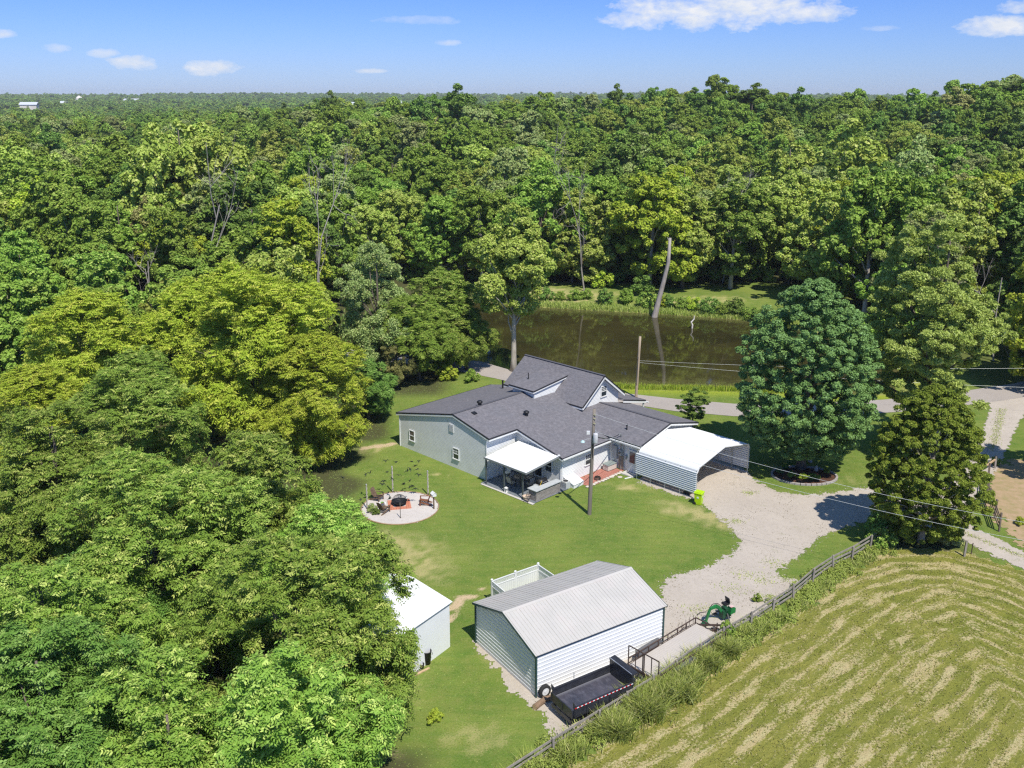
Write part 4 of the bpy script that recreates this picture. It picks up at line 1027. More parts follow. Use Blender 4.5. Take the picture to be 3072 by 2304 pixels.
for x in (-ov - .012, GL + ov + .012):
    b = MB(); b.beam((x, -.18, EZ + .0), (x, GW / 2, RZ - .06), .03, .12); b.beam((x, GW / 2, RZ - .06), (x, GW + .18, EZ), .03, .12); b.build('rake_trim', M_GREEN, rp)
b = MB(); b.box(0, GL, -.045, -.02, EZ - .16, EZ + .02); b.build('eave_band', mat('slate_blue_trim', (0.13, 0.19, 0.24), .45), g)
for x, y in ((-.03, -.03), (-.03, GW + .03), (GL + .03, -.03), (GL + .03, GW + .03)):
    b = MB(); b.box(x - .05, x + .05, y - .05, y + .05, 0, EZ); b.build('corner_trim', M_GREEN, g)
b = MB(); b.box(GL + .005, GL + .03, 1.6, 4.7, .05, 2.3)
for k in range(5): b.box(GL + .03, GL + .04, 1.6, 4.7, .45 + k * .42, .47 + k * .42)
b.build('rollup_door', M_WMETAL, g)

# white lattice screen fence behind the garage
f = thing('privacy_fence', 'white vinyl privacy fence with a lattice top making a pen behind the garage', 'fence', BP(5.0, 9.6), B_ANG)
def fpanel(x0, y0, x1, y1, n):
    d = Vector((x1 - x0, y1 - y0, 0)); L = d.length; d /= L; nn = Vector((-d.y, d.x, 0))
    O = Vector((x0 - 5.0, y0 - 9.6, 0))
    M = Matrix(((d.x, nn.x, 0, O.x), (d.y, nn.y, 0, O.y), (0, 0, 1, 0), (0, 0, 0, 1)))
    b = MB(); w_ = .15; k = int(L / w_)
    for i in range(k): a = L * i / k; b.box(a + .004, a + L / k - .004, -.012, .012, .08, 1.22, M)
    b.box(0, L, -.03, .03, .04, .10, M); b.box(0, L, -.03, .03, 1.22, 1.28, M); b.box(0, L, -.03, .03, 1.58, 1.64, M)
    step = .10; h = .30
    a = -h
    while a < L:
        for s in (1, -1):
            p0 = (a, 1.28) if s > 0 else (a + h, 1.28); p1 = (a + h, 1.58) if s > 0 else (a, 1.58)
            q = [list(p0), list(p1)]
            for e in q: pass
            x_0, x_1 = q[0][0], q[1][0]
            lo, hi = min(x_0, x_1), max(x_0, x_1)
            if hi > 0 and lo < L:
                cl = lambda x: max(0, min(L, x)); f0 = (cl(x_0) - x_0) / (x_1 - x_0); f1 = (cl(x_1) - x_0) / (x_1 - x_0)
                A = M @ Vector((x_0 + (x_1 - x_0) * f0, .004 * s, 1.28 + .3 * f0)); Bq = M @ Vector((x_0 + (x_1 - x_0) * f1, .004 * s, 1.28 + .3 * f1))
                b.beam(A, Bq, .008, .028)
        a += step
    b.build('panel', M_WMETAL, f)
for a in [(3.17, 9.6, 5.03, 9.68), (5.03, 9.68, 6.9, 9.75), (3.1, 6.75, 3.17, 9.6), (6.98, 6.75, 6.9, 9.75)]: fpanel(*a, 0)
for x, y in [(3.17, 9.6), (5.03, 9.68), (6.9, 9.75), (3.1, 6.8), (6.98, 6.8)]:
    b = MB(); b.box(x - 5.0 - .06, x - 5.0 + .06, y - 9.6 - .06, y - 9.6 + .06, 0, 1.72); b.lathe([(.1, 1.72), (.1, 1.75), (.0, 1.8)], 4, (x - 5, y - 9.6, 0)); b.build('post', M_WMETAL, f)

# ---------------------------------------------------------------- black dump trailer
M_TRL = mat('trailer_black', (0.022, 0.023, 0.028), .35, (0.04, 0.042, 0.05), 3, spec=.5)
t = thing('dump_trailer', 'black dump trailer with red and white tape parked against the garage wall', 'trailer', BP(.05, -3.35), B_ANG)
M_BED = mat('worn_bed_steel', (0.045, 0.048, 0.065), .30, (0.085, 0.08, 0.10), 1.3, wear=(0.22, 0.22, 0.27), wscale=3.5, wamt=.35, spec=.5, stretch=(1, .5, 1))
b = MB(); b.box(0, 3.95, 0, 1.95, .74, .82); b.build('bed_floor', M_BED, t)
def side(y, s):
    b = MB(); b.box(0, 3.95, y - .02, y + .02, .70, 1.28)
    b.box(0, 3.95, y - .05, y + .05, 1.27, 1.35)
    for k in range(6):
        x = .05 + k * .77; b.box(x, x + .07, y + (.02 if s > 0 else -.07), y + (.07 if s > 0 else -.02), .70, 1.27)
    b.build('side_wall', M_TRL, t)
side(1.93, 1); side(.02, -1)
b = MB(); b.box(.0, 3.9, 1.80, 1.88, .82, .90); b.build('inner_rail', mat('rail_grey', (0.16, 0.16, 0.18), .4), t)
tp = MB()
for k in range(30): tp.mi = k % 2; tp.box(.03 + k * .13, .03 + k * .13 + (.13 if k % 2 == 0 else .129), -.054, -.0505, 1.285, 1.34)
tp.build('reflective_tape', [mat('red_tape', (0.60, 0.015, 0.02), .35), mat('white_tape', (0.8, 0.8, 0.8), .35)], t)
b = MB(); b.box(3.93, 4.0, .0, 1.95, .70, 1.75); b.slab([(3.96, 0, 1.80), (4.28, 0, 1.86), (4.28, 1.95, 1.86), (3.96, 1.95, 1.80)], .05); b.box(3.9, 4.02, .0, 1.95, 1.70, 1.80)
b.build('head_board', M_TRL, t)
b = MB(); b.beam((3.9, .06, 1.835), (3.9, 1.9, 1.835), .03, .03); b.build('tarp_roller', mat('bright_steel', (0.6, 0.62, 0.64), .3, metal=.6), t)
for y0, y1 in ((.03, .96), (.99, 1.92)):
    b = MB(); b.box(-.08, -.02, y0, y1, .68, 1.18); b.box(-.11, -.08, y0, y0 + .06, .68, 1.18); b.box(-.11, -.08, y1 - .06, y1, .68, 1.18); b.build('tail_gate', M_TRL, t)
for y in (-.02, 1.91): b = MB(); b.prism([(0, 0), (.22, 0), (0, .35)], lambda a, z: (-.05 + a, y, 1.33 + z), lambda a, z: (-.05 + a, y + .05, 1.33 + z)); b.build('corner_post', M_TRL, t)
b = MB(); b.beam((-.1, .25, .52), (4.6, .25, .52), .10, .16); b.beam((-.1, 1.7, .52), (4.6, 1.7, .52), .10, .16); b.beam((4.6, .25, .52), (5.5, .97, .5), .10, .14); b.beam((4.6, 1.7, .52), (5.5, .97, .5), .10, .14); b.box(-.12, -.04, .1, 1.85, .38, .56); b.build('frame', M_TRL, t)
M_TYRE = mat('tyre', (0.03, 0.03, 0.03), .85); M_RIM = mat('rim_white', (0.72, 0.73, 0.74), .35)
def wheel(parent, x, y, z, r, w_, axis='y', name='wheel'):
    b = MB(); d = Vector((0, 1, 0)) if axis == 'y' else Vector((1, 0, 0))
    prof = [(-.5, .62), (-.5, .9), (-.38, 1.0), (.38, 1.0), (.5, .9), (.5, .62)]
    c0 = Vector((x, y, z)); n = 22; vs = []; e1 = Vector((1, 0, 0)) if axis == 'y' else Vector((0, 1, 0)); e2 = Vector((0, 0, 1))
    for o_, q in prof:
        for j in range(n): a = 2 * math.pi * j / n; vs.append(c0 + d * (o_ * w_) + (e1 * math.cos(a) + e2 * math.sin(a)) * (q * r))
    fs = [(i * n + j, i * n + (j + 1) % n, (i + 1) * n + (j + 1) % n, (i + 1) * n + j) for i in range(len(prof) - 1) for j in range(n)]
    b.add(vs, fs); o = b.build(name, M_TYRE, parent, True)
    b = MB(); b.tube([c0 - d * (w_ * .42), c0 + d * (w_ * .42)], r * .62, 18); b.tube([c0 - d * (w_ * .5), c0 - d * (w_ * .42)], r * .2, 10); b.build('rim', M_RIM, o)
    return o
for x in (1.7, 2.5):
    for y in (-.13, 2.08): wheel(t, x, y, .38, .38, .2)
for y in (-.13, 2.08): b = MB(); b.box(1.2, 3.0, y - .14, y + .14, .80, .83) if False else b.box(1.22, 2.98, y - .10, y + .12, .655, .68); b.build('fender', M_TRL, t)
b = MB(); b.box(1.5, 1.53, 2.0, 2.04, 1.35, 1.72); b.build('stake', M_GREY, t)
b = MB(); b.tube([(5.2, .97, 0), (5.2, .97, .9)], .045, 8); b.box(5.1, 5.3, .87, 1.07, 0, .03); b.build('jack', M_TRL, t)
b = MB(); b.box(4.2, 4.7, .6, 1.35, .6, .95); b.build('pump_box', M_TRL, t)

# ---------------------------------------------------------------- flat utility trailer
p0 = BP(5.75, -1.02); p1 = BP(12.0, .02); TA = math.atan2(p1.y - p0.y, p1.x - p0.x)
t = thing('flatbed_trailer', 'long grey decked utility trailer with brown rails and a standing ramp gate', 'trailer', p0, TA)
M_RUST = mat('rusty_brown_steel', (0.10, 0.065, 0.05), .7, (0.055, 0.04, 0.035), 4)
TL = 6.3; TW = 2.15
b = MB(); n = 14
for i in range(n): y = -TW + TW * i / n; b.box(.02, TL, y + .004, y + TW / n - .004, .46, .50)
b.build('deck', mat('grey_deck', (0.52, 0.475, 0.43), .8, (0.47, 0.43, 0.39), 2, stretch=(.3, 1, 1), wear=(0.54, 0.50, 0.46), wscale=2), t)
b = MB()
for y in (.03, -TW - .03): b.beam((0, y, .42), (TL, y, .42), .06, .12)
b.beam((TL, .03, .42), (TL, -TW - .03, .42), .06, .12); b.beam((0, .03, .42), (0, -TW - .03, .42), .06, .12); b.beam((TL, .03, .42), (TL + 1.1, -TW / 2, .42), .08, .1); b.beam((TL, -TW, .42), (TL + 1.1, -TW / 2, .42), .08, .1); b.build('frame', M_RUST, t)
def rail(a, c_, n):
    b = MB(); a = Vector(a); c_ = Vector(c_); b.beam(a + Vector((0, 0, .88)), c_ + Vector((0, 0, .88)), .055); b.beam(a + Vector((0, 0, .55)), c_ + Vector((0, 0, .55)), .03)
    for i in range(n + 1): p = a.lerp(c_, i / n); b.beam(p + Vector((0, 0, .42)), p + Vector((0, 0, .88)), .045)
    b.build('rail', M_RUST, t)
rail((0, .06, 0), (TL, .06, 0), 7); rail((TL + .02, .06, 0), (TL + .02, -TW - .06, 0), 3); rail((0, -TW - .06, 0), (TL, -TW - .06, 0), 7)
for k in range(5): b = MB(); b.beam((4.6 + k * .38, .09, .6), (4.6 + k * .38, .09, 1.12), .02); b.build('stake', M_RUST, t)
b = MB(); b.tube([(5.4, .02, .6), (5.15, .05, .72), (4.5, .03, .58)], .03, 6); b.build('strap_bar', M_RUST, t)
for y0, y1 in ((.02, -1.02), (-1.12, -TW)):
    b = MB(); b.beam((-.06, y0, .5), (-.06, y0, 1.75), .05); b.beam((-.06, y1, .5), (-.06, y1, 1.75), .05); b.beam((-.06, y0, 1.75), (-.06, y1, 1.75), .05); b.beam((-.06, (y0 + y1) / 2, .5), (-.06, (y0 + y1) / 2, 1.75), .04); b.beam((-.06, y0, .52), (-.06, y1, .52), .05)
    b.build('ramp_gate', M_RUST, t)
b = MB(); b.prism([(0, .5), (.25, .82), (2.05, .82), (2.35, .5)], lambda a, z: (.9 + a, .08, z), lambda a, z: (.9 + a, .36, z)); b.build('fender', mat('fender_grey', (0.12, 0.12, 0.125), .55), t)
b = MB(); b.prism([(0, .5), (.25, .82), (2.05, .82), (2.35, .5)], lambda a, z: (.9 + a, -TW - .36, z), lambda a, z: (.9 + a, -TW - .08, z)); b.build('fender', MATS['fender_grey'], t)
for x in (1.6, 2.5):
    for y in (.22, -TW - .22): wheel(t, x, y, .34, .34, .18)

# ---------------------------------------------------------------- green backhoe attachment
HO = S(2110, 1878); t = thing('backhoe_attachment', 'green backhoe attachment with black seat standing on the gravel behind the trailer', 'backhoe', HO, R(28)); t.scale = (.74, .74, .74)
M_JG = mat('tractor_green', (0.02, 0.22, 0.055), .35, (0.03, 0.16, 0.05), 3, spec=.5)
def plate(b, pts, w_):
    """thick bent arm: pts are (x, z, depth) along the arm"""
    for (x0, z0, d0), (x1, z1, d1) in zip(pts[:-1], pts[1:]):
        dv = Vector((x1 - x0, z1 - z0)).normalized(); nv = Vector((-dv.y, dv.x))
        q = [(x0 - nv.x * d0, z0 - nv.y * d0), (x1 - nv.x * d1, z1 - nv.y * d1), (x1 + nv.x * d1, z1 + nv.y * d1), (x0 + nv.x * d0, z0 + nv.y * d0)]
        b.prism(q, lambda a, z: (a, -w_ / 2, z), lambda a, z: (a, w_ / 2, z))
b = MB(); plate(b, [(.25, .35, .07), (.45, .95, .13), (.62, 1.42, .08)], .14); b.build('dipper_arm', M_JG, t)
b = MB(); plate(b, [(.62, 1.42, .10), (1.25, 1.52, .15), (1.55, 1.35, .14), (2.0, .72, .10)], .16); b.build('boom', M_JG, t)
b = MB(); b.tube([(.55, 1.56, .0), (1.05, 1.74, 0), (1.65, 1.6, 0)], .055, 8); b.build('hydraulic_ram', M_BLACK, t)
b = MB(); b.tube([(.60, 1.42, .10), (1.0, 1.72, .10), (1.5, 1.66, .1), (1.9, 1.3, .08)], .03, 6) if False else b.tube([(.6, .1, 1.45), (1.0, .1, 1.74), (1.5, .1, 1.66), (1.9, .08, 1.3)], .03, 6); b.build('hose', M_BLACK, t)
b = MB(); b.prism([(0.0, 0), (.42, 0.0), (.5, .18), (.34, .42), (.1, .38), (-.02, .18)], lambda a, z: (a - .05, -.2, z), lambda a, z: (a - .05, .2, z)); b.build('bucket', mat('bucket_green', (0.02, 0.13, 0.06), .5), t)
b = MB(); b.box(1.85, 2.25, -.25, .25, .25, .95); b.box(2.2, 2.6, -.45, .45, .45, .6); b.box(2.1, 2.5, -.3, .3, .9, 1.15); b.build('main_frame', mat('frame_dark_green', (0.02, 0.08, 0.04), .45), t)
b = MB(); b.prism([(0, 0), (.55, .1), (.55, .5), (.1, .62)], lambda a, z: (2.35 + a, -.62, .7 + z), lambda a, z: (2.35 + a, -.15, .7 + z)); b.build('fender', M_JG, t)
b = MB(); b.box(2.42, 2.8, -.58, -.25, 1.34, 1.36); b.build('warning_plate', mat('plate_red_white', (0.7, 0.7, 0.68), .4, (0.6, 0.12, 0.08), 7, .8), t)
b = MB(); b.box(2.35, 2.85, .1, .6, 1.15, 1.28); b.build('seat', M_BLACK, t)
b = MB(); b.slab([(2.8, .1, 1.75), (2.92, .1, 1.25), (2.92, .6, 1.25), (2.8, .6, 1.75)], .1); b.build('backrest', M_BLACK, t)
for y in (-.05, .12): b = MB(); b.tube([(2.15, y, 1.1), (2.05, y, 1.6), (2.1, y + .03, 1.72)], .018, 6); b.build('lever', M_BLACK, t)
for y in (-.62, .62): b = MB(); b.beam((2.2, y * .6, .75), (2.05, y * 1.6, .1), .1); b.box(1.85, 2.25, y * 1.6 - .14, y * 1.6 + .14, 0, .06); b.build('stabiliser', M_BLACK, t)
t = thing('trailer_hitch_bar', 'small rusty hitch bar lying behind the end rail of the long trailer', 'hitch', S(2140, 1895), .6)
b = MB(); b.beam((-.5, 0, .12), (.35, 0, .12), .09); b.beam((.1, -.2, .1), (.1, .25, .1), .08); b.tube([(.3, 0, .1), (.3, 0, .5)], .04, 6); b.build('bar', M_RUST, t)

# ---------------------------------------------------------------- things at the garage corner
t = thing('spare_wheel', 'spare wheel with a white rim leaning on the garage corner', 'wheel', BP(.42, -.22), B_ANG)
w_ = wheel(t, 0, 0, .37, .37, .22, 'y', 'tyre')
t = thing('log', 'short brown log lying at the garage corner beside the spare wheel', 'log', BP(-.35, -.75, .16), B_ANG + .3)
b = MB(); b.tube([(-.35, 0, 0), (0, .01, .0), (.38, 0, 0)], [.17, .155, .16], 12); b.build('bark', mat('bark_brown', (0.30, 0.20, 0.13), .95, (0.18, 0.12, 0.08), 6, bump=.6, bscale=12), t)
b = MB(); b.tube([(-.355, 0, 0), (-.35, 0, 0)], .15, 12); b.build('cut_face', mat('cut_wood', (0.60, 0.42, 0.26), .9, (0.45, 0.3, 0.18), 6), t)
t = thing('log', 'brown log half hidden between the spare wheel and the black dump trailer', 'log', BP(.35, -.6, .15), B_ANG - .2)
b = MB(); b.tube([(-.3, 0, 0), (.4, 0, 0)], .15, 12); b.build('bark', MATS['bark_brown'], t)

# ---------------------------------------------------------------- white shed half hidden by the tree
SH = S(1296, 1981); SA = math.atan2(.82, .57)
t = thing('white_shed', 'white metal shed mostly hidden under the big walnut tree', 'shed', SH, SA)
# local x runs away along its right wall, y to the left
b = MB(); b.prism([(0, 0), (4.6, 0), (4.6, 3.0), (2.3, 3.5), (0, 3.0)] if False else [(0, 0), (6.2, 0), (6.2, 2.95), (3.1, 3.55), (0, 2.95)], lambda y, z: (1.7, y, z), lambda y, z: (-3.4, y, z)); b.build('wall', M_GW, t)
b = MB(); b.slab([(-3.55, -.12, 2.98), (1.85, -.12, 2.98), (1.85, 3.1, 3.66), (-3.55, 3.1, 3.66)], .05); b.slab([(-3.55, 6.32, 2.98), (1.85, 6.32, 2.98), (1.85, 3.1, 3.66), (-3.55, 3.1, 3.66)], .05)
for k in range(18): x = -3.4 + k * .3; b.beam((x, -.12, 2.99), (x, 3.1, 3.67), .03, .03)
rr_ = b.build('roof', M_WMETAL, t)
b = MB(); b.box(-3.5, 1.8, -.06, -.03, 2.84, 2.95); b.build('eave_band', mat('grey_band', (0.35, 0.37, 0.38), .5), t)
t = thing('trash_barrel', 'black round trash barrel against the white shed wall', 'barrel', S(1281, 1990) , 0)
b = MB(); b.lathe([(.21, 0), (.27, .78), (.29, .79), (.29, .84), (.26, .84), (.25, .76), (.19, .1), (0, .1)], 18); b.build('body', mat('barrel_black', (0.03, 0.032, 0.036), .5), t, True)
b = MB(); b.tube([(.29, 0, .6), (.34, 0, .6), (.34, 0, .7), (.28, 0, .7)], .015, 5); b.build('handle', M_BLACK, t)
t = thing('bucket', 'small black bucket in front of the trash barrel', 'bucket', S(1265, 2005), 0)
b = MB(); b.lathe([(.12, 0), (.16, .28), (.17, .3), (.15, .3), (.11, .03), (0, .03)], 14); b.build('body', M_BLACK, t); b = MB(); b.tube([(.16 * math.cos(a), .02, .28 + .16 * math.sin(a)) for a in [i * math.pi / 8 for i in range(9)]], .008, 5); b.build('handle', M_GREY, t)
for k, (x, y, a, L_, lb) in enumerate([(1238, 2030, .75, 2.4, 'long pale plank lying on the lawn beside the white shed'), (1215, 2035, .72, 2.2, 'darker plank behind the long pale plank by the shed'), (1200, 2052, .8, 1.4, 'short plank nearest the tree in the lumber by the shed')]):
    b = MB(); b.box(-L_ / 2, L_ / 2, -.07, .07, 0, .045 + .03 * k); o = b.build('plank', M_PINE if k != 1 else M_WOOD); o.location = S(x, y); o.rotation_euler = (0, 0, a); tag(o, lb, 'plank', 'planks by the shed')

# ---------------------------------------------------------------- rail fences
def rail_fence(name, label, pts, h, nr, m, over=0.0, skip=()):
    c0 = Vector((pts[0][0], pts[0][1], 0)); t = thing(name, label, 'fence', c0); r = random.Random(len(pts))
    P = [Vector((p[0], p[1], 0)) - c0 for p in pts]
    for i, p in enumerate(P):
        hh = h * r.uniform(.95, 1.12); tx = Vector((r.uniform(-.06, .06), r.uniform(-.06, .06), 0))
        b = MB(); b.beam(p - Vector((0, 0, .1)), p + tx + Vector((0, 0, hh)), .12, .11); b.build('post', m, t)
    for i in range(len(P) - 1):
        if i in skip: continue
        for k in range(nr):
            z = h * (.30 + .60 * k / (nr - 1)); a = P[i]; c_ = P[i + 1]; off = Vector((-.07, .07, 0))
            b = MB(); b.beam(a + off + Vector((0, 0, z + r.uniform(-.03, .03))), c_ + off + Vector((0, 0, z + r.uniform(-.04, .04))), .035, .13); b.build('rail', m, t)
    return t
M_FEN = mat('fence_grey', (0.34, 0.31, 0.27), .9, (0.24, 0.21, 0.18), 3, bump=.3, bscale=20, stretch=(1, 1, .3))
rail_fence('rail_fence', 'weathered grey three rail fence between the gravel yard and the mown hay field', FENCE, 1.05, 3, M_FEN)
rail_fence('rail_fence', 'leaning dark rail fence at the edge of the dry paddock on the right', [(36.83, 64.99), (37.6, 67.2), (38.5, 69.9), (39.5, 72.2), (40.9, 74.9)], 1.45, 4, mat('fence_dark', (0.13, 0.10, 0.08), .9, (0.2, 0.16, 0.13), 4))
t = thing('fence_post', 'lone leaning wooden post beside the gravel lane near the cedar', 'post', (32.32, 60.98, 0))
b = MB(); b.beam((0, 0, -.1), (.08, .05, 1.25), .13); b.build('post', M_FEN, t)
t = thing('fence_post', 'thin rusty stake just behind the lone leaning post', 'post', (33.0, 61.35, 0))
b = MB(); b.beam((0, 0, -.1), (.04, .0, .9), .05); b.build('post', M_RUST, t)
t = thing('gate_rail', 'pale fallen rail on a short post at the top corner of the dry paddock', 'rail', S(2960, 1412))
b = MB(); b.beam((-.5, -.4, .5), (.9, .5, .85), .12); b.build('rail', M_PINE, t); b = MB(); b.beam((.95, .5, 0), (.95, .5, 1.2), .14); b.build('post', M_FEN, t)

# ---------------------------------------------------------------- fire pit circle
FC = Vector((-8.95, 69.2, 0)); FR = 3.05
rag_sheet('stone_circle', [(FC.x + FR * math.cos(a * math.pi / 24), FC.y + FR * math.sin(a * math.pi / 24)) for a in range(48)], .03, gravel_material('white_pebbles', (0.56, 0.51, 0.47), (0.66, 0.61, 0.57), 0, .5), .07, .04, .7)
t = thing('circle_edging', 'thin curved tan edging round the white stone circle', 'edging', FC)
b = MB(); b.tube([((FR + .04) * math.cos(a * math.pi / 36), (FR + .04) * math.sin(a * math.pi / 36), .04) for a in range(73)], .045, 6, False); b.build('edging', mat('edging_tan', (0.42, 0.30, 0.17), .9, (0.3, 0.2, 0.12), 3), t)
PC = S(1198, 1515); t = thing('fire_pit', 'round black fire pit with a mesh dome on a square of red bricks', 'fire pit', (PC.x, PC.y, 0), .2)
M_BR = brick_material('red_brick', (0.50, 0.16, 0.09), (0.40, 0.12, 0.07), (0.5, 0.42, 0.36), 3.0)
b = MB(); n = 9
for i in range(n):
    for j in range(n):
        if (i - 4) ** 2 + (j - 4) ** 2 >= 9: b.box(-.9 + i * .2 + .006, -.9 + i * .2 + .194, -.9 + j * .2 + .006, -.9 + j * .2 + .194, .03, .09)
b.build('brick_surround', mat('brick_red', (0.52, 0.17, 0.10), .9, (0.60, 0.27, 0.17), 6), t)
b = MB(); b.lathe([(.38, .06), (.50, .28), (.62, .36), (.64, .38), (.60, .38), (.47, .28), (.33, .12), (0, .1)], 24); b.build('bowl', M_BLACK, t, True)
b = MB()
for k in range(14):
    a = math.pi * k / 14; pts = [(.58 * math.cos(q) * math.cos(a), .58 * math.cos(q) * math.sin(a), .38 + .5 * math.sin(q)) for q in [math.pi * i / 14 for i in range(15)]]; b.tube(pts, .006, 3, False)
for q in (.2, .5, .8, 1.1): b.tube([(.58 * math.cos(q) * math.cos(a * math.pi / 12), .58 * math.cos(q) * math.sin(a * math.pi / 12), .38 + .5 * math.sin(q)) for a in range(25)], .006, 3, False)
b.build('mesh_dome', M_BLACK, t)
rr = random.Random(5)
for k in range(5):
    b = MB(); a = rr.uniform(0, 3); b.tube([(-.25 * math.cos(a), -.25 * math.sin(a), .16 + k * .03), (.25 * math.cos(a), .25 * math.sin(a), .18 + k * .03)], .05, 7); b.build('firewood', mat('charred', (0.035, 0.035, 0.045), .9), t)
for x, y in ((1199, 1490), (1201, 1553)):
    pass
M_TEAK = mat('reddish_wood', (0.27, 0.10, 0.045), .7, (0.17, 0.07, 0.035), 6); M_TEAKD = mat('dark_brown_wood', (0.13, 0.085, 0.055), .8, (0.2, 0.14, 0.09), 6)


def adirondack(name, label, loc, rz, m):
    t = thing(name, label, 'chair', (loc[0], loc[1], .03), rz, 'wooden chairs round the fire pit')
    b = MB()
    for k in range(5): y = -.28 + k * .12; b.box(-.27, .27, y, y + .10, .38 - k * .025, .40 - k * .025)
    b.build('seat', m, t)
    b = MB()
    for k in range(5):
        x = -.27 + k * .115; top = 1.0 - abs(k - 2) * .03; b.slab([(x, .26, .30), (x + .10, .26, .30), (x + .10, .56, top), (x, .56, top)], .022)
    b.beam((-.3, .36, .52), (.3, .36, .52), .03, .06); b.build('backrest', m, t)
    for s in (-1, 1):
        b = MB(); b.slab([(s * .36 - .07, -.36, .60), (s * .36 + .07, -.36, .60), (s * .36 + .05, .40, .58), (s * .36 - .05, .40, .58)], .025); b.build('armrest', m, t)
        b = MB(); b.beam((s * .31, -.32, 0), (s * .31, -.32, .58), .09, .03); b.build('leg', m, t)
        b = MB(); b.beam((s * .31, -.32, .34), (s * .31, .62, .02), .03, .12); b.build('leg', m, t)
    b = MB(); b.beam((-.31, -.33, .34), (.31, -.33, .34), .025, .1); b.build('front_rail', m, t)
    return t


def toward(p):  # chair faces the pit: its local -y looks at the fire
    d = Vector((PC.x - p[0], PC.y - p[1])); return math.atan2(d.y, d.x) + math.pi / 2


pz = lambda x, y: S(1040 + x / 7.373, 1430 + y / 7.373)
for (x, y), lb, m in [((690, 520), 'dark wooden chair at the far left of the fire pit circle', M_TEAKD), ((830, 790), 'dark wooden chair at the near left of the fire pit circle', M_TEAKD), ((1720, 620), 'reddish wooden chair at the right of the fire pit circle', M_TEAK)]:
    p = pz(x, y); adirondack('adirondack_chair', lb, p, toward(p), m)
t = thing('side_table', 'small round white table with a green leaf plate between the dark chairs', 'table', pz(790, 700))
b = MB(); b.lathe([(.30, .43), (.31, .45), (0, .46)], 18); b.build('tabletop', M_WMETAL, t)
for a in (30, 150, 270): b = MB(); b.tube([(.26 * math.cos(R(a)), .26 * math.sin(R(a)), .03), (.1 * math.cos(R(a)), .1 * math.sin(R(a)), .43)], .015, 5); b.build('leg', M_WMETAL, t)
t = thing('leaf_plate', 'green leaf shaped plate on the round white table', 'plate', pz(790, 700) + Vector((0, .05, .46)))
b = MB(); b.lathe([(.0, .01), (.12, .015), (.15, .04), (.14, .045), (0, .02)], 7); b.build('plate', mat('leaf_green', (0.15, 0.36, 0.05), .5), t)


def rope_post(px, label, h):
    p = pz(*px); t = thing('twisted_post', label, 'post', (p.x, p.y, 0), 0, 'twisted grey posts round the fire pit circle')
    b = MB()
    for s in (0, math.pi):
        pts = [(.035 * math.cos(z * 9 + s), .035 * math.sin(z * 9 + s), z) for z in [h * i / 46 for i in range(47)]]; b.tube(pts, .036, 6)
    b.build('rope', mat('rope_grey', (0.50, 0.47, 0.41), .9, (0.36, 0.33, 0.29), 8), t)
    b = MB(); b.lathe([(.10, 0), (.09, .12), (.05, .14), (0, .14)], 10); b.build('base', M_RUST, t)
    b = MB(); b.lathe([(.05, h - .02), (.06, h), (.02, h + .06), (0, h + .07)], 8); b.build('cap', M_GREY, t)
    return t


rope_post((455, 715), 'twisted grey post at the left end of the fire pit circle', 2.1)
rope_post((1020, 350), 'twisted grey post at the back of the fire pit circle', 2.3)
rope_post((1800, 400), 'twisted grey post behind the reddish wooden chair', 2.1)
t = thing('twisted_post', 'thin dark post at the front of the fire pit circle', 'post', pz(1190, 920), 0, 'twisted grey posts round the fire pit circle')
b = MB(); b.tube([(0, 0, 0), (0, 0, 1.35)], .03, 6); b.build('rod', mat('rod_dark', (0.14, 0.13, 0.11), .8), t); b = MB(); b.lathe([(.06, 0), (.05, .08), (0, .08)], 8); b.build('base', M_RUST, t)
t = thing('bird_house', 'white birdhouse on a dark post right of the fire pit circle', 'birdhouse', pz(1930, 720), .5)
b = MB(); b.beam((0, 0, 0), (0, 0, 1.15), .09); b.build('post', M_TEAKD, t)
b = MB(); b.prism([(-.16, 0), (.16, 0), (.16, .2), (0, .34), (-.16, .2)], lambda a, z: (a, -.2, 1.15 + z), lambda a, z: (a, .2, 1.15 + z)); hb = b.build('house', M_TRIM, t)
b = MB(); b.slab([(-.2, -.24, 1.33), (-.2, .24, 1.33), (0, .24, 1.51), (0, -.24, 1.51)], .02); b.slab([(.2, -.24, 1.33), (.2, .24, 1.33), (0, .24, 1.51), (0, -.24, 1.51)], .02); b.build('roof', M_WMETAL, hb)
t = thing('windmill', 'small dark ornamental windmill on a lattice stand left of the stone circle', 'windmill', S(1046, 1580), .3)
b = MB()
for s, q in ((-1, -1), (1, -1), (1, 1), (-1, 1)): b.beam((s * .3, q * .3, 0), (s * .04, q * .04, 1.9), .025)
for z in (.4, .8, 1.2, 1.6):
    w_ = .3 - .26 * z / 1.9
    for (a0, b0), (a1, b1) in (((-1, -1), (1, -1)), ((1, -1), (1, 1)), ((1, 1), (-1, 1)), ((-1, 1), (-1, -1))): b.beam((a0 * w_, b0 * w_, z), (a1 * w_, b1 * w_, z), .015)
b.build('tower', M_BLACK, t)
b = MB()
for k in range(12):
    a = 2 * math.pi * k / 12; c_, s = math.cos(a), math.sin(a); b.add([(.06 * c_, -.16, 2.0 + .06 * s), (.30 * c_ - .05 * s, -.16, 2.0 + .30 * s + .05 * c_), (.30 * c_ + .05 * s, -.2, 2.0 + .30 * s - .05 * c_)], [(0, 1, 2)])
b.tube([(0, -.22, 2.0), (0, .1, 2.0)], .03, 6); b.build('wheel', M_BLACK, t)
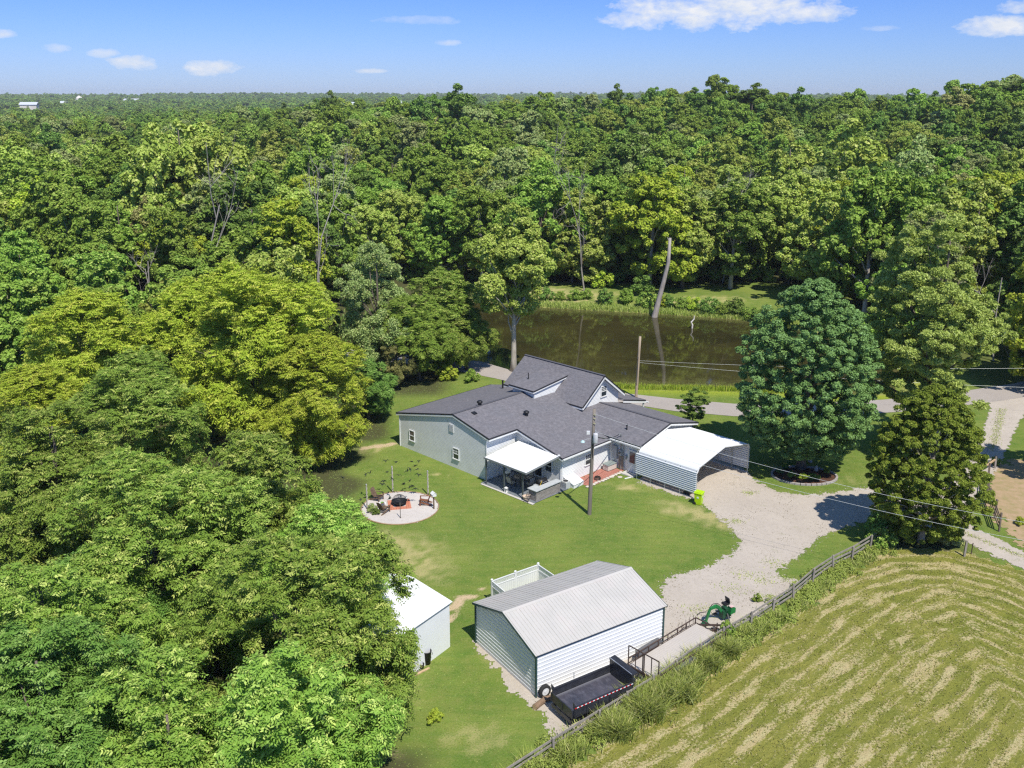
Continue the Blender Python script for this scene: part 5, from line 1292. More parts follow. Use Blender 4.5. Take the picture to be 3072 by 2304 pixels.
b = MB(); b.add([(0, .1, 1.98), (0, .45, 1.9), (0, .45, 2.14), (0, .1, 2.02)], [(0, 1, 2, 3)]); b.beam((0, 0, 2), (0, .15, 2), .02); b.build('tail_vane', M_GREY, t)
# pampas and grass clumps inside the circle are added with the plants

# ---------------------------------------------------------------- birds in flight above the circle
M_BIRD = mat('bird_dark', (0.035, 0.045, 0.025), .8)


def bird_mesh(flap):
    """small swallow: body, forked tail and bent wings as one mesh"""
    b = MB(); b.tube([(0, -.13, 0), (0, -.09, .01), (0, 0, .0), (0, .1, 0), (0, .16, 0)], [.008, .028, .036, .02, .006], 7)
    for s in (-1, 1):
        z1 = .10 * flap; z2 = .05 * flap
        up = [(s * .02, -.06, .012), (s * .02, .05, .012), (s * .12, .02, z1 + .01), (s * .11, -.08, z1 + .01), (s * .27, .10, z2 + .005)]
        lo = [(x, y, z - .012) for x, y, z in up]
        b.add(up + lo, [(0, 1, 2, 3), (3, 2, 4), (5, 8, 7, 6), (8, 9, 7), (0, 3, 8, 5), (3, 4, 9, 8), (4, 2, 7, 9), (2, 1, 6, 7)])
        b.add([(0, .12, 0), (s * .05, .24, .0), (s * .015, .15, 0), (0, .12, -.008), (s * .05, .24, -.006), (s * .015, .15, -.008)], [(0, 1, 2), (5, 4, 3), (0, 3, 4, 1), (1, 4, 5, 2)])
    return b


bz = lambda x, y: (950 + x / 4.916, 1340 + y / 4.916)
BIRDS = [(1020, 215, 3.3), (1170, 222, 3.6), (1400, 220, 3.2), (1510, 218, 3.0), (1455, 275, 3.9), (1375, 335, 2.6), (1335, 360, 2.3), (1480, 330, 2.8), (1040, 375, 2.9), (785, 388, 2.6), (720, 408, 2.2), (1210, 420, 2.0),
         (380, 458, 2.6), (955, 515, 2.2), (990, 510, 1.9), (965, 560, 1.7), (1375, 495, 2.0), (1110, 475, 1.9), (1285, 555, 1.5), (1370, 590, 1.6), (1415, 578, 1.8), (1505, 420, 2.1), (710, 745, 1.2), (645, 782, 1.0), (1080, 765, 1.1), (1455, 618, 1.4)]
WH = ['highest bird over the back of the circle', 'bird above the back twisted post', 'bird left of the top right pair', 'rightmost bird of the top row', 'largest bird, above the middle of the lawn', 'bird under the largest bird', 'bird left of and below the largest bird', 'faint bird right of the middle',
      'bird left of the back twisted post', 'bird over the left twisted post', 'small bird above the left twisted post', 'faint bird right of the back twisted post', 'leftmost bird, near the tree edge', 'left bird of the cluster over the dark chairs', 'top bird of the cluster over the dark chairs', 'lowest bird of the cluster over the dark chairs',
      'bird high over the fire pit', 'bird touching the back twisted post', 'flat winged bird left over the fire pit', 'left bird of the low pair right of the fire pit', 'right bird of the low pair right of the fire pit', 'small bird at the right edge of the flock', 'low bird left of the left twisted post', 'lowest bird, left of the stone circle',
      'bird low over the white stones', 'tiny bird near the reddish chair']
rr = random.Random(11); bm_ = [bird_mesh(f).build('bird', M_BIRD) for f in (1.0, -.4, .4)]
for i, (x, y, z) in enumerate(BIRDS):
    o = bm_[i] if i < 3 else bm_[i % 3].copy()
    if i >= 3: col.objects.link(o)
    o.location = S(*bz(x, y), z); o.rotation_euler = (rr.uniform(-.5, .4), rr.uniform(-.6, .6), rr.uniform(-1.2, 1.2) + 2.2); s = rr.uniform(1.0, 1.35); o.scale = (s, s, s)
    tag(o, 'dark flying bird, ' + WH[i], 'bird', 'dark birds flying over the fire pit circle')

# ---------------------------------------------------------------- round flower bed under the maple
FB = Vector((25.3, 75.6, 0)); ax, ay = 2.75, 2.0
bed = [(FB.x + ax * math.cos(a * math.pi / 16), FB.y + ay * math.sin(a * math.pi / 16)) for a in range(32)]
flat_sheet('flower_bed_soil', bed, .035, mat('dark_mulch', (0.075, 0.045, 0.03), 1, (0.12, 0.06, 0.04), 6, bump=.8, bscale=14, spec=.05))
for k in range(38):
    a = 2 * math.pi * k / 38
    b = MB(); b.box(-.2, .2, -.09, .09, 0, .16); o = b.build('border_block', mat('border_block', (0.44, 0.40, 0.38), .9, (0.35, 0.32, 0.3), 5)); o.location = (FB.x + ax * math.cos(a), FB.y + ay * math.sin(a), 0); o.rotation_euler = (0, 0, math.atan2(ay * math.cos(a), -ax * math.sin(a)))
    tag(o, 'grey block of the ring bordering the bed under the maple', 'block', 'grey blocks bordering the maple bed')

# ---------------------------------------------------------------- far things
def at_d(px, py, d):
    """point on the sight line of photo pixel (px, py) at distance d ahead"""
    r = ray(px / 3.0, py / 3.0); t = d / r.y; return Vector((0, 0, CAM_H)) + r * t


p = at_d(238, 300, 2480); zt = float(ground_z(p.x, p.y))
t = thing('grain_tower', 'distant white tower building above the treetops on the left horizon', 'tower', (p.x, p.y, zt)); top = p.z + 11 - zt
b = MB(); b.lathe([(9, 0), (9, top * .62), (8, top * .8), (4, top * .93), (1, top), (0, top)], 10); b.box(-13, -6, -5, 5, 0, top * .6); b.build('tower', mat('far_white', (0.75, 0.70, 0.63), .7, (0.5, 0.45, 0.4), .06), t)
b = MB(); h_ = top * .48; b.box(9, 44, -8, 8, 0, h_); b.slab([(9, -9, h_), (44, -9, h_), (44, 0, h_ + 3), (9, 0, h_ + 3)], 1); b.slab([(9, 9, h_), (44, 9, h_), (44, 0, h_ + 3), (9, 0, h_ + 3)], 1); b.build('hall', mat('far_pink', (0.62, 0.52, 0.46), .8), t)
for px, py, d, w_, lb in [(88, 316, 1500, 24, 'distant white building at the far left below the horizon'), (192, 311, 1900, 11, 'small distant white house left of the white tower'), (398, 302, 2400, 38, 'distant low pale blue roof right of the white tower'), (1062, 316, 1500, 14, 'distant white house left of centre on the horizon'), (1180, 310, 1900, 30, 'distant pinkish house near the centre of the horizon')]:
    p = at_d(px, py, d); z = float(ground_z(p.x, p.y)); x, y, h_ = p.x, p.y, p.z - z + 1; t = thing('far_building', lb, 'building', (x, y, z), .2)
    b = MB(); b.box(-w_ / 2, w_ / 2, -w_ / 3, w_ / 3, 0, h_); b.build('wall', MATS['far_white'], t)
    b = MB(); b.slab([(-w_ / 2 - 1, -w_ / 3 - 1, h_), (w_ / 2 + 1, -w_ / 3 - 1, h_), (w_ / 2 + 1, 0, h_ + 4), (-w_ / 2 - 1, 0, h_ + 4)], .5); b.slab([(-w_ / 2 - 1, w_ / 3 + 1, h_), (w_ / 2 + 1, w_ / 3 + 1, h_), (w_ / 2 + 1, 0, h_ + 4), (-w_ / 2 - 1, 0, h_ + 4)], .5); b.build('roof', mat('far_roof', (0.55, 0.58, 0.62), .6), t)
# guard rail of the highway seen through the trees
t = thing('guard_rail', 'silver guard rail of the highway glimpsed through the trees behind the pond', 'guard rail', (20, 182.5, hz))
b = MB(); b.beam((-60, 6.5, .6), (95, -6.4, .6), .06, .32); b.build('rail', M_GALV, t)
b = MB()
for k in range(40): p = Vector((-60, 6.5, 0)).lerp(Vector((95, -6.4, 0)), k / 39); b.box(p.x - .07, p.x + .07, p.y - .07, p.y + .07, 0, .75)
b.build('posts', M_GALV, t)

# ================================================================ TREES
def quads(C, Nn, T, L, Wd, rng, fold=0.25):
    """leaf cards: centres C, normals Nn, directions T -> kite-shaped faces"""
    B = np.cross(Nn, T); B /= np.linalg.norm(B, axis=1, keepdims=True) + 1e-9; T2 = np.cross(B, Nn)
    L = L[:, None]; Wd = Wd[:, None]
    V = np.empty((len(C), 4, 3), np.float32)
    V[:, 0] = C + T2 * L * .5; V[:, 1] = C + B * Wd * .5 + Nn * Wd * fold * .5 - T2 * L * .05
    V[:, 2] = C - T2 * L * .5; V[:, 3] = C - B * Wd * .5 + Nn * Wd * fold * .5 - T2 * L * .05
    return V.reshape(-1, 3), np.arange(len(C) * 4, dtype=np.int32).reshape(-1, 4)


def unit(rng, n):
    v = rng.normal(size=(n, 3)); return v / np.linalg.norm(v, axis=1, keepdims=True)


PROFILES = {
    'round': lambda h: np.sqrt(np.clip(1 - (2 * h - 1) ** 2, 0, 1)) * (1 - .12 * h),
    'broad': lambda h: np.clip(1 - (np.clip(h - .35, 0, 1) / .65) ** 2.2, 0, 1) ** .5 * np.clip(.78 + h * .9, 0, 1),
    'oval': lambda h: np.sin(np.clip(h, 0, 1) ** .75 * math.pi) ** .62,
    'maple': lambda h: np.clip(np.sin(np.clip(h * .93 + .07, 0, 1) ** .62 * math.pi), 0, 1) ** .60,
    'cone': lambda h: np.clip((1 - h) ** .62 * (.80 + .2 * np.sin(h * 9)), 0, 1) * np.clip(h * 9 + .55, 0, 1),
    'column': lambda h: np.clip(np.sin(np.clip(h, 0.02, 1) ** .62 * math.pi), 0, 1) ** .5,
    'egg': lambda h: np.clip(np.sin(np.clip(h * .96 + .04, 0, 1) ** .80 * math.pi), 0, 1) ** .58,
}


def crown_points(rng, R_, Hc, prof, ncl, rc0, lump=.18):
    """centres of the foliage clumps: mostly near the outside of the crown, on several big boughs"""
    pf = PROFILES[prof]; out = []; ph = rng.rand(6, 3) * 6.28
    while len(out) < ncl:
        h = rng.rand(ncl * 3); a = rng.rand(ncl * 3) * 2 * math.pi; rr_ = pf(h)
        keep = rng.rand(ncl * 3) < np.clip(rr_ + .05, 0, 1)
        h, a, rr_ = h[keep], a[keep], rr_[keep]
        q = rng.rand(len(h)) ** .38
        lob = 1 + lump * (np.sin(3 * a + ph[0, 0] + 4 * h) + .8 * np.sin(5 * a + ph[1, 0] - 7 * h) + .7 * np.sin(2 * a + 9 * h + ph[2, 0]))
        r = R_ * rr_ * q * lob * .92
        p = np.stack([r * np.cos(a), r * np.sin(a), Hc * h], 1)
        out += list(p)
    return np.array(out[:ncl])


def make_crown(seed, R_, Hc, prof, ncl, nleaf, leaf, style='broad', rc=.17, lump=.18, droop=.0, flat=.65, lobes=0):
    rng = np.random.RandomState(seed)
    if lobes:
        lc = crown_points(rng, R_ * .74, Hc * .88, prof, lobes, rc, lump); lr = R_ * rng.uniform(.26, .42, lobes)
        mid = np.array([0, 0, Hc * .4]); li = rng.randint(0, lobes, ncl); dd = unit(rng, ncl); od = lc[li] - mid; od /= np.linalg.norm(od, axis=1, keepdims=True) + 1e-9
        dd = dd + od * .30 + np.array([0, 0, .05]); dd /= np.linalg.norm(dd, axis=1, keepdims=True)
        cc = lc[li] + dd * (lr[li] * rng.uniform(.75, 1.0, ncl))[:, None] * np.array([1, 1, .85])
        cc[:, 2] = np.clip(cc[:, 2], 0, Hc * 1.02)
    else:
        cc = crown_points(rng, R_, Hc, prof, ncl, rc, lump)
    ncl = len(cc)
    cr = R_ * rc * rng.uniform(.7, 1.45, ncl)
    ctint = rng.rand(ncl)
    per = max(1, nleaf // ncl); ci = np.repeat(np.arange(ncl), per); n = len(ci)
    axis = np.array([0, 0, Hc * .42]); outd = cc - axis; outd /= np.linalg.norm(outd, axis=1, keepdims=True) + 1e-9
    if style == 'spray':
        # compound leaves: short sprays of leaflets fanning off a twig
        k = 8; m = n // k; si = rng.randint(0, ncl, m)
        d = unit(rng, m) + outd[si] * .55 + np.array([0, 0, .28]); d /= np.linalg.norm(d, axis=1, keepdims=True)
        base = cc[si] + d * (cr[si] * rng.uniform(.55, 1.05, m))[:, None] * np.array([1, 1, flat])
        t = unit(rng, m) * np.array([1, 1, .35]) + outd[si] * .5 + np.array([0, 0, -.15 - droop]); t /= np.linalg.norm(t, axis=1, keepdims=True)
        side = np.cross(t, np.array([0, 0, 1.0])); side /= np.linalg.norm(side, axis=1, keepdims=True) + 1e-9
        j = np.tile(np.arange(k), m); si8 = np.repeat(np.arange(m), k); s = np.where(j % 2 == 0, 1.0, -1.0)
        along = (j // 2) * leaf * .62
        C = base[si8] + t[si8] * along[:, None] + side[si8] * (s * leaf * .42)[:, None] - np.array([0, 0, 1.0]) * (along ** 2 * .35 / max(leaf, .01) * .25)[:, None]
        T = side[si8] * s[:, None] * .9 + t[si8] * .55 + rng.normal(size=(m * k, 3)) * .18 + np.array([0, 0, -.25])
        Nn = np.tile(np.array([0, 0, .62]), (m * k, 1)) + d[si8] * .75 + rng.normal(size=(m * k, 3)) * .42
        L = leaf * rng.uniform(.75, 1.2, m * k); Wd = L * .42
        tint = np.clip(.55 * np.repeat(ctint[si], k) + .45 * rng.rand(m * k), 0, 1); spray = np.repeat(rng.rand(m), k)
    elif style == 'needle':
        d = unit(rng, n) + outd[ci] * .5 + np.array([0, 0, .3]); d /= np.linalg.norm(d, axis=1, keepdims=True)
        C = cc[ci] + d * (cr[ci] * rng.uniform(.3, 1.0, n))[:, None] * np.array([1, 1, flat])
        T = d + np.array([0, 0, .35]) + rng.normal(size=(n, 3)) * .25; Nn = unit(rng, n) + np.array([0, 0, .5])
        L = leaf * rng.uniform(.8, 1.3, n); Wd = L * .46
        tint = np.clip(.6 * ctint[ci] + .4 * rng.rand(n), 0, 1); spray = rng.rand(n)
    else:
        d = unit(rng, n) + outd[ci] * .5 + np.array([0, 0, .22]); d /= np.linalg.norm(d, axis=1, keepdims=True)
        C = cc[ci] + d * (cr[ci] * rng.uniform(.5, 1.08, n))[:, None] * np.array([1, 1, flat])
        T = unit(rng, n) + np.array([0, 0, -.35 - droop]); Nn = d * .7 + np.array([0, 0, .45]) + rng.normal(size=(n, 3)) * .45
        L = leaf * rng.uniform(.7, 1.3, n); Wd = L * .72
        tint = np.clip(.6 * ctint[ci] + .4 * rng.rand(n), 0, 1); spray = rng.rand(n)
    T /= np.linalg.norm(T, axis=1, keepdims=True); Nn /= np.linalg.norm(Nn, axis=1, keepdims=True)
    V, F = quads(C.astype(np.float32), Nn, T, L, Wd, rng)
    return V, F, tint, spray, cc, cr


def limbs(rng, H0, Hc, R_, cc, r0, nl=16, bend=.12, top=None):
    """tapered trunk with limbs that reach for the clumps (as MB)"""
    b = MB(); top = top or (H0 + Hc * .82); n = 9; wx, wy = rng.normal(size=2) * bend
    P = [Vector((wx * math.sin(2.2 * i / n) * i / n * 3, wy * math.sin(1.7 * i / n + .3) * i / n * 3, -.3 + (top + .3) * i / n)) for i in range(n + 1)]
    b.tube(P, [r0 * (1.35 if i == 0 else 1.0) * (1 - .88 * (i / n)) + .02 for i in range(n + 1)], 9)
    idx = rng.permutation(len(cc))[:nl]
    for j in idx:
        e = Vector(cc[j]) + Vector((0, 0, H0)); f = np.clip((e.z * .62 - .2) / top, .18, .92); i = int(f * n); s = P[i].lerp(P[min(i + 1, n)], f * n - i)
        if e.z < s.z + .1: e.z = s.z + .3
        m = s.lerp(e, .5) + Vector((rng.normal() * .25, rng.normal() * .25, rng.uniform(-.1, .35))) ; r = r0 * (1 - .85 * f) * .55
        b.tube([s, s.lerp(m, .5) + Vector((0, 0, -.05)), m, e], [r, r * .75, r * .5, r * .14], 6)
    return b


M_BARK = mat('bark', (0.20, 0.165, 0.13), .95, (0.11, 0.09, 0.07), 5, bump=.7, bscale=9, stretch=(1, 1, .2))
M_BARKP = mat('pale_bark', (0.50, 0.46, 0.40), .9, (0.32, 0.28, 0.23), 2.2, stretch=(1, 1, .4))
M_DEAD = mat('dead_wood', (0.42, 0.38, 0.34), .95, (0.28, 0.25, 0.22), 4, stretch=(1, 1, .3))
LM = {
    'walnut': leaf_mat('leaf_walnut', (0.150, 0.255, 0.034), (0.255, 0.380, 0.066), (0.512, 0.589, 0.154), .40),
    'dark': leaf_mat('leaf_dark', (0.095, 0.180, 0.030), (0.190, 0.300, 0.058), (0.30, 0.41, 0.11), .34),
    'yellow': leaf_mat('leaf_yellow', (0.260, 0.370, 0.030), (0.400, 0.480, 0.055), (0.54, 0.56, 0.10), .42),
    'maple': leaf_mat('leaf_maple', (0.110, 0.200, 0.050), (0.205, 0.320, 0.095), (0.269, 0.410, 0.166), .30),
    'pine': leaf_mat('leaf_pine', (0.290, 0.385, 0.070), (0.430, 0.520, 0.130), (0.538, 0.602, 0.192), .32),
    'cedar': leaf_mat('leaf_cedar', (0.135, 0.215, 0.022), (0.235, 0.330, 0.042), (0.397, 0.474, 0.090), .28),
    'mid': leaf_mat('leaf_mid', (0.150, 0.262, 0.034), (0.275, 0.400, 0.066), (0.42, 0.52, 0.12), .40),
    'olive': leaf_mat('leaf_olive', (0.245, 0.335, 0.050), (0.385, 0.465, 0.095), (0.56, 0.58, 0.18), .40),
    'grey': leaf_mat('leaf_grey', (0.235, 0.320, 0.095), (0.350, 0.430, 0.150), (0.46, 0.46, 0.20), .36),
    'brown': leaf_mat('leaf_brown', (0.285, 0.315, 0.095), (0.385, 0.390, 0.140), (0.50, 0.44, 0.19), .3),
}
PROTO = {}


def proto(key, seed, R_, Hc, H0, prof, ncl, nleaf, leaf, matk, style='broad', rc=.17, lump=.18, droop=0.0, flat=.65, r0=.3, nl=16, bark=None, top=None, lobes=0):
    """one tree of a kind: (crown mesh, trunk mesh, sizes)"""
    V, F, tint, spray, cc, cr = make_crown(seed, R_, Hc, prof, ncl, nleaf, leaf, style, rc, lump, droop, flat, lobes)
    V = V + np.array([0, 0, H0], np.float32)
    o = fast_mesh('crown', V, F, LM[matk], {'tint': tint, 'spray': spray}, link=False)
    rng = np.random.RandomState(seed + 99); b = limbs(rng, H0, Hc, R_, cc, r0, nl, top=top)
    tm = b.build('trunk', bark or M_BARK, None, True); col.objects.unlink(tm)
    PROTO[key] = dict(c=o.data, t=tm.data, R=R_, H=H0 + Hc)
    bpy.data.objects.remove(tm); bpy.data.objects.remove(o)


def put_tree(key, name, label, loc, scale=1.0, rz=0.0, group=None, sz=None, matk=None):
    p = PROTO[key]; s = scale
    t = thing(name, label, 'tree', loc, rz, group); t.scale = (s, s, sz if sz else s)
    for nm, me in (('trunk', p['t']), ('crown', p['c'])):
        o = bpy.data.objects.new(nm, me); col.objects.link(o); o.parent = t
        if matk and nm == 'crown': o.material_slots[0].link = 'OBJECT'; o.material_slots[0].material = LM[matk]
    return t


def at_d(px, py, d):
    """point on the sight line of photo pixel (px, py) at distance d ahead"""
    r = ray(px / 3.0, py / 3.0); t = d / r.y; return Vector((0, 0, CAM_H)) + r * t


def gz(x, y): return float(ground_z(x, y))


# ---- the kinds (near ones carry leaf-sized faces)
proto('skyA', 70, 6.4, 14.0, 1.5, 'broad', 260, 30000, .42, 'dark', 'broad', .095, .14, 0, .85, .3, 6, lobes=26)
proto('skyB', 71, 6.4, 14.0, 1.5, 'egg', 260, 30000, .42, 'mid', 'broad', .095, .14, 0, .85, .3, 6, lobes=26)
proto('walnutA', 1, 6.1, 10.5, 1.8, 'broad', 620, 150000, .20, 'walnut', 'spray', .085, .12, .1, .85, .32, 26, lobes=34)
proto('walnutB', 2, 5.7, 11.2, 1.9, 'round', 560, 140000, .20, 'walnut', 'spray', .09, .16, .1, .85, .3, 26, lobes=30)
proto('walnutC', 3, 5.0, 8.8, 1.8, 'broad', 420, 110000, .20, 'walnut', 'spray', .10, .18, .15, .85, .26, 22, lobes=22)
proto('yellowA', 4, 7.6, 13.2, 2.0, 'broad', 620, 150000, .25, 'yellow', 'spray', .085, .13, .1, .8, .36, 22, lobes=42)
proto('yellowB', 5, 6.4, 12.0, 1.8, 'round', 460, 120000, .25, 'yellow', 'spray', .09, .16, .1, .8, .3, 20, lobes=32)
proto('maple', 6, 6.7, 15.4, 1.6, 'egg', 1300, 260000, .17, 'maple', 'broad', .055, .05, 0, .7, .36, 16)
proto('pine', 7, 6.3, 17.0, 4.6, 'column', 620, 280000, .22, 'pine', 'needle', .085, .16, 0, .6, .34, 40, lobes=52)
proto('cedar', 8, 4.5, 11.2, 0.8, 'egg', 1100, 260000, .125, 'cedar', 'broad', .06, .06, 0, .7, .24, 20, M_BARKP)
proto('sycamore', 9, 5.4, 13.6, 6.6, 'oval', 300, 60000, .30, 'olive', 'broad', .12, .22, 0, .8, .34, 26, M_BARKP, lobes=24)
proto('small', 10, 1.6, 3.2, 1.0, 'round', 110, 26000, .10, 'dark', 'broad', .16, .25, 0, .35, .07, 16)
proto('willow', 11, 5.6, 14.6, 2.0, 'oval', 340, 90000, .26, 'grey', 'needle', .11, .2, .5, .9, .3, 30, lobes=24)
MIDK = []
for i, (pr, mk, st) in enumerate([('round', 'mid', 'broad'), ('egg', 'mid', 'broad'), ('broad', 'dark', 'broad'), ('round', 'olive', 'broad'), ('egg', 'olive', 'broad'), ('round', 'grey', 'broad'), ('broad', 'mid', 'broad'), ('oval', 'dark', 'broad')]):
    k = 'mid%d' % i; MIDK.append(k)
    proto(k, 20 + i, 6.0, 13.5, 1.8, pr, 380, 44000, .33, mk, st, .085, .2, 0, .8, .28, 12, M_BARKP if i in (1, 4) else M_BARK, lobes=20 + i % 5)
FARK = []
for i, (pr, mk) in enumerate([('round', 'mid'), ('egg', 'dark'), ('round', 'olive'), ('round', 'grey'), ('broad', 'mid')]):
    k = 'far%d' % i; FARK.append(k)
    proto(k, 40 + i, 6.2, 14.0, 1.6, pr, 230, 18000, .48, mk, 'broad', .10, .2, 0, .8, .28, 5, lobes=16 + i % 3)

proto('farY', 46, 6.2, 14.0, 1.6, 'round', 230, 18000, .48, 'walnut', 'broad', .10, .2, 0, .8, .28, 5, lobes=17)
for i, mk in enumerate(['mid', 'dark', 'olive', 'walnut']): proto('low%d' % i, 80 + i, 6.4, 13.5, 1.5, 'round', 60, 2600, 1.15, mk, 'broad', .16, .2, 0, .8, .28, 3, lobes=9)

# ---- the trees one can point at
put_tree('maple', 'maple_tree', 'big dense dark green maple standing over the round flower bed', (25.5, 77.3, 0), 1.0, .4)
put_tree('cedar', 'cedar_tree', 'dense dark olive cedar by the end of the rail fence and gravel lane', (30.2, 63.3, 0), 1.0, 1.0)
put_tree('pine', 'pine_tree', 'tall pale green pine rising behind the maple and the cedar', (37.3, 81.0, 0), 1.08, .2)
put_tree('small', 'young_tree', 'small thin young tree on the grass between carport and road', (17.9, 87.6, 0), 1.0, 0)
put_tree('sycamore', 'sycamore_tree', 'slender tall tree with a bare pale trunk behind the left end of the roof', (0.2, 107.5, 0), 1.0, 2.0)
NEARW = [
    # proto, photo px, py of the crown centre, its height, scale, label
    ('walnutA', 915, 1865, 7.4, .97, 'walnut tree hanging over the white shed'),
    ('walnutC', 830, 2150, 7.0, 1.0, 'walnut tree at the bottom edge left of the lawn'),
    ('walnutB', 190, 1900, 7.6, .95, 'walnut tree at the left edge, lower middle'),
    ('walnutA', 470, 1560, 8.6, 1.05, 'broad walnut tree in the middle of the left grove'),
    ('walnutB', 150, 1400, 8.8, 1.05, 'walnut tree at the left edge, upper middle'),
    ('walnutC', 690, 1420, 8.2, 1.1, 'walnut tree just left of the fire pit lawn'),
    ('walnutC', 480, 2180, 8.2, .95, 'lighter walnut tree at the bottom of the picture'),
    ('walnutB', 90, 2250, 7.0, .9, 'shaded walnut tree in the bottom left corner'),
    ('walnutC', 930, 1660, 6.6, .92, 'smaller walnut tree by the ornamental windmill'),
    ('walnutA', 420, 1180, 9.0, 1.0, 'walnut tree below the big yellow green tree'),
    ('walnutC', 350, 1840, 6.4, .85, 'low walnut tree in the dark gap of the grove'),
]
for i, (k, px, py, hc, s, lb) in enumerate(NEARW):
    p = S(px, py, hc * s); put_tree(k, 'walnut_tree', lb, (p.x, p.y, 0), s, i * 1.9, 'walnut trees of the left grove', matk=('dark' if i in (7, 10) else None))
for i, (k, px, py, d, z, s, lb, mk) in enumerate([
        ('yellowA', 760, 960, 84, 9.5, 1.12, 'huge bright yellow green tree left of the house', None),
        ('yellowB', 260, 960, 86, 9.0, 1.02, 'bright yellow green tree behind the left grove', None),
        ('yellowB', 950, 1180, 79, 7.0, .86, 'yellow green tree overhanging the lawn behind the fire pit', None),
        ('yellowB', 560, 880, 92, 9.5, 1.0, 'yellow green tree between the two brightest crowns', None),
        ('yellowB', 90, 1080, 74, 7.0, .75, 'yellow green tree beside the tan field at the left edge', None)]):
    p = at_d(px, py, d); put_tree(k, 'hickory_tree', lb, (p.x, p.y, 0), s, i * 2.3 + .5, 'bright yellow green trees on the left')
for i, (k, px, py, d, s, lb, mk) in enumerate([
        ('willow', 1130, 860, 104, .98, 'feathery grey green willow behind the bright yellow green tree', 'grey'),
        ('yellowB', 1330, 960, 110, .85, 'leafy green tree between the willow and the sycamore', 'walnut'),
        ('walnutB', 1255, 1060, 104, .85, 'dark green tree above the shaded back lawn', 'mid'),
        ('walnutC', 1400, 1040, 108, .85, 'green tree over the road left of the sycamore', 'walnut'),
        ('willow', 1190, 1120, 101, .42, 'small drooping olive tree at the shaded lawn edge', 'brown'),
        ('walnutC', 1105, 1220, 90, .62, 'dark bushy tree at the left corner of the back lawn', 'dark')]):
    p = S(px, py, 7.5 * s) if False else at_d(px, py, d); put_tree(k, 'broadleaf_tree', lb, (p.x, p.y, 0), s, i * 1.7, None, matk=mk)
# right edge group behind the lane
for i, (k, x, y, s, lb, mk) in enumerate([
        ('mid2', 49.0, 75.0, .78, 'dark tree at the right edge above the dry paddock', 'dark'),
        ('mid0', 63.5, 91.0, 1.1, 'green tree at the right edge beyond the gravel lane', 'mid'),
        ('mid3', 60.0, 100.0, 1.15, 'yellowish tree at the right edge beyond the road', 'yellow'),
        ('mid4', 42.0, 162.0, 1.2, 'tall tree rising behind the maple', 'olive'),
        ('mid1', 47.0, 112.0, .9, 'green tree at the right end of the pond', 'mid'),
        ('mid5', 54.0, 122.0, 1.1, 'greyish tree behind the pine', 'grey')]):
    put_tree(k, 'broadleaf_tree', lb, (x, y, gz(x, y)), s, i * 1.3, None, matk=mk)

# leaning dead trunk in the pond edge
t = thing('dead_snag', 'tall pale leaning dead trunk at the far edge of the pond', 'dead tree', (21.5, 137.6, WATER_Z))
b = MB(); b.tube([(-.1, 0, -.8), (.0, 0, 0), (.55, .1, 2.6), (1.2, .1, 5.5), (1.75, 0, 8.4), (1.85, 0, 12.0)], [.55, .46, .38, .32, .28, .20], 10); b.build('trunk', M_DEAD, t, True)
b = MB(); b.tube([(.9, 0, 8.0), (.6, .1, 8.9)], [.06, .02], 5) if False else b.tube([(1.75, 0, 11.4), (1.45, .1, 12.1)], [.10, .04], 6); b.build('broken_limb', M_DEAD, t)
t = thing('pale_branch', 'small white branch standing out of the pond water', 'branch', S(2076, 985, WATER_Z))
b = MB(); b.tube([(0, 0, -.3), (.05, 0, .5), (-.15, 0, .9), (.22, 0, 1.35), (.25, 0, 1.9)], [.10, .12, .11, .09, .03], 6); b.build('branch', mat('bleached', (0.75, 0.70, 0.64), .9), t)

# bare grey trees between the green ones
def bare_tree(seed, H_):
    rng = np.random.RandomState(seed); b = MB()
    def grow(p, d, L, r, depth):
        n = 3; pts = [p]; q = p.copy(); dd = d.copy()
        for _ in range(n): dd = (dd + Vector(rng.normal(size=3) * .13) + Vector((0, 0, .05))).normalized(); q = q + dd * (L / n); pts.append(q.copy())
        b.tube(pts, [r, r * .85, r * .7, r * .55], 5, False)
        if depth:
            for _ in range(rng.randint(2, 5)):
                f = rng.uniform(.35, 1); i = min(int(f * n), n - 1); s = pts[i].lerp(pts[i + 1], f * n - i)
                nd = (dd + Vector(rng.normal(size=3)) * .75 + Vector((0, 0, .1))).normalized(); grow(s, nd, L * rng.uniform(.45, .7), r * .5, depth - 1)
    grow(Vector((0, 0, -.3)), Vector((0, 0, 1)), H_ * .55, .13, 4)
    return b
BARE = [bare_tree(s, h) for s, h in ((1, 15), (2, 17), (3, 13))]
BARE = [b.build('branches', M_DEAD, None) for b in BARE]
bare_me = [o.data for o in BARE]
for o in BARE: bpy.data.objects.remove(o)
for i, (px, py, d, s, lb) in enumerate([
        (920, 560, 118, 1.0, 'bare white trunked tree above the bright yellow green crowns'), (600, 560, 128, 1.1, 'spreading bare grey tree in the wood on the left'), (430, 620, 124, .9, 'bare grey tree left of the spreading bare one'),
        (1760, 560, 150, .95, 'bare pale tree straight above the pond centre'), (1720, 600, 156, .8, 'thin bare tree left of the bare pale one above the pond'), (2085, 560, 158, .9, 'bare forked tree above the right half of the pond'),
        (2180, 600, 156, 1.0, 'bare pale tree in the wood left of the maple top'), (1640, 420, 200, 1.0, 'bare grey tree in the middle of the wood'), (3040, 640, 112, .9, 'bare grey tree at the right edge behind the pine')]):
    p = at_d(px, py, d); z0 = gz(p.x, p.y); t = thing('bare_tree', lb, 'bare tree', (p.x, p.y, z0), i * 1.1, 'bare grey trees'); t.scale = (s, s, s * (p.z - z0 + 4) / 13 if s else s)
    o = bpy.data.objects.new('branches', bare_me[i % 3]); col.objects.link(o); o.parent = t

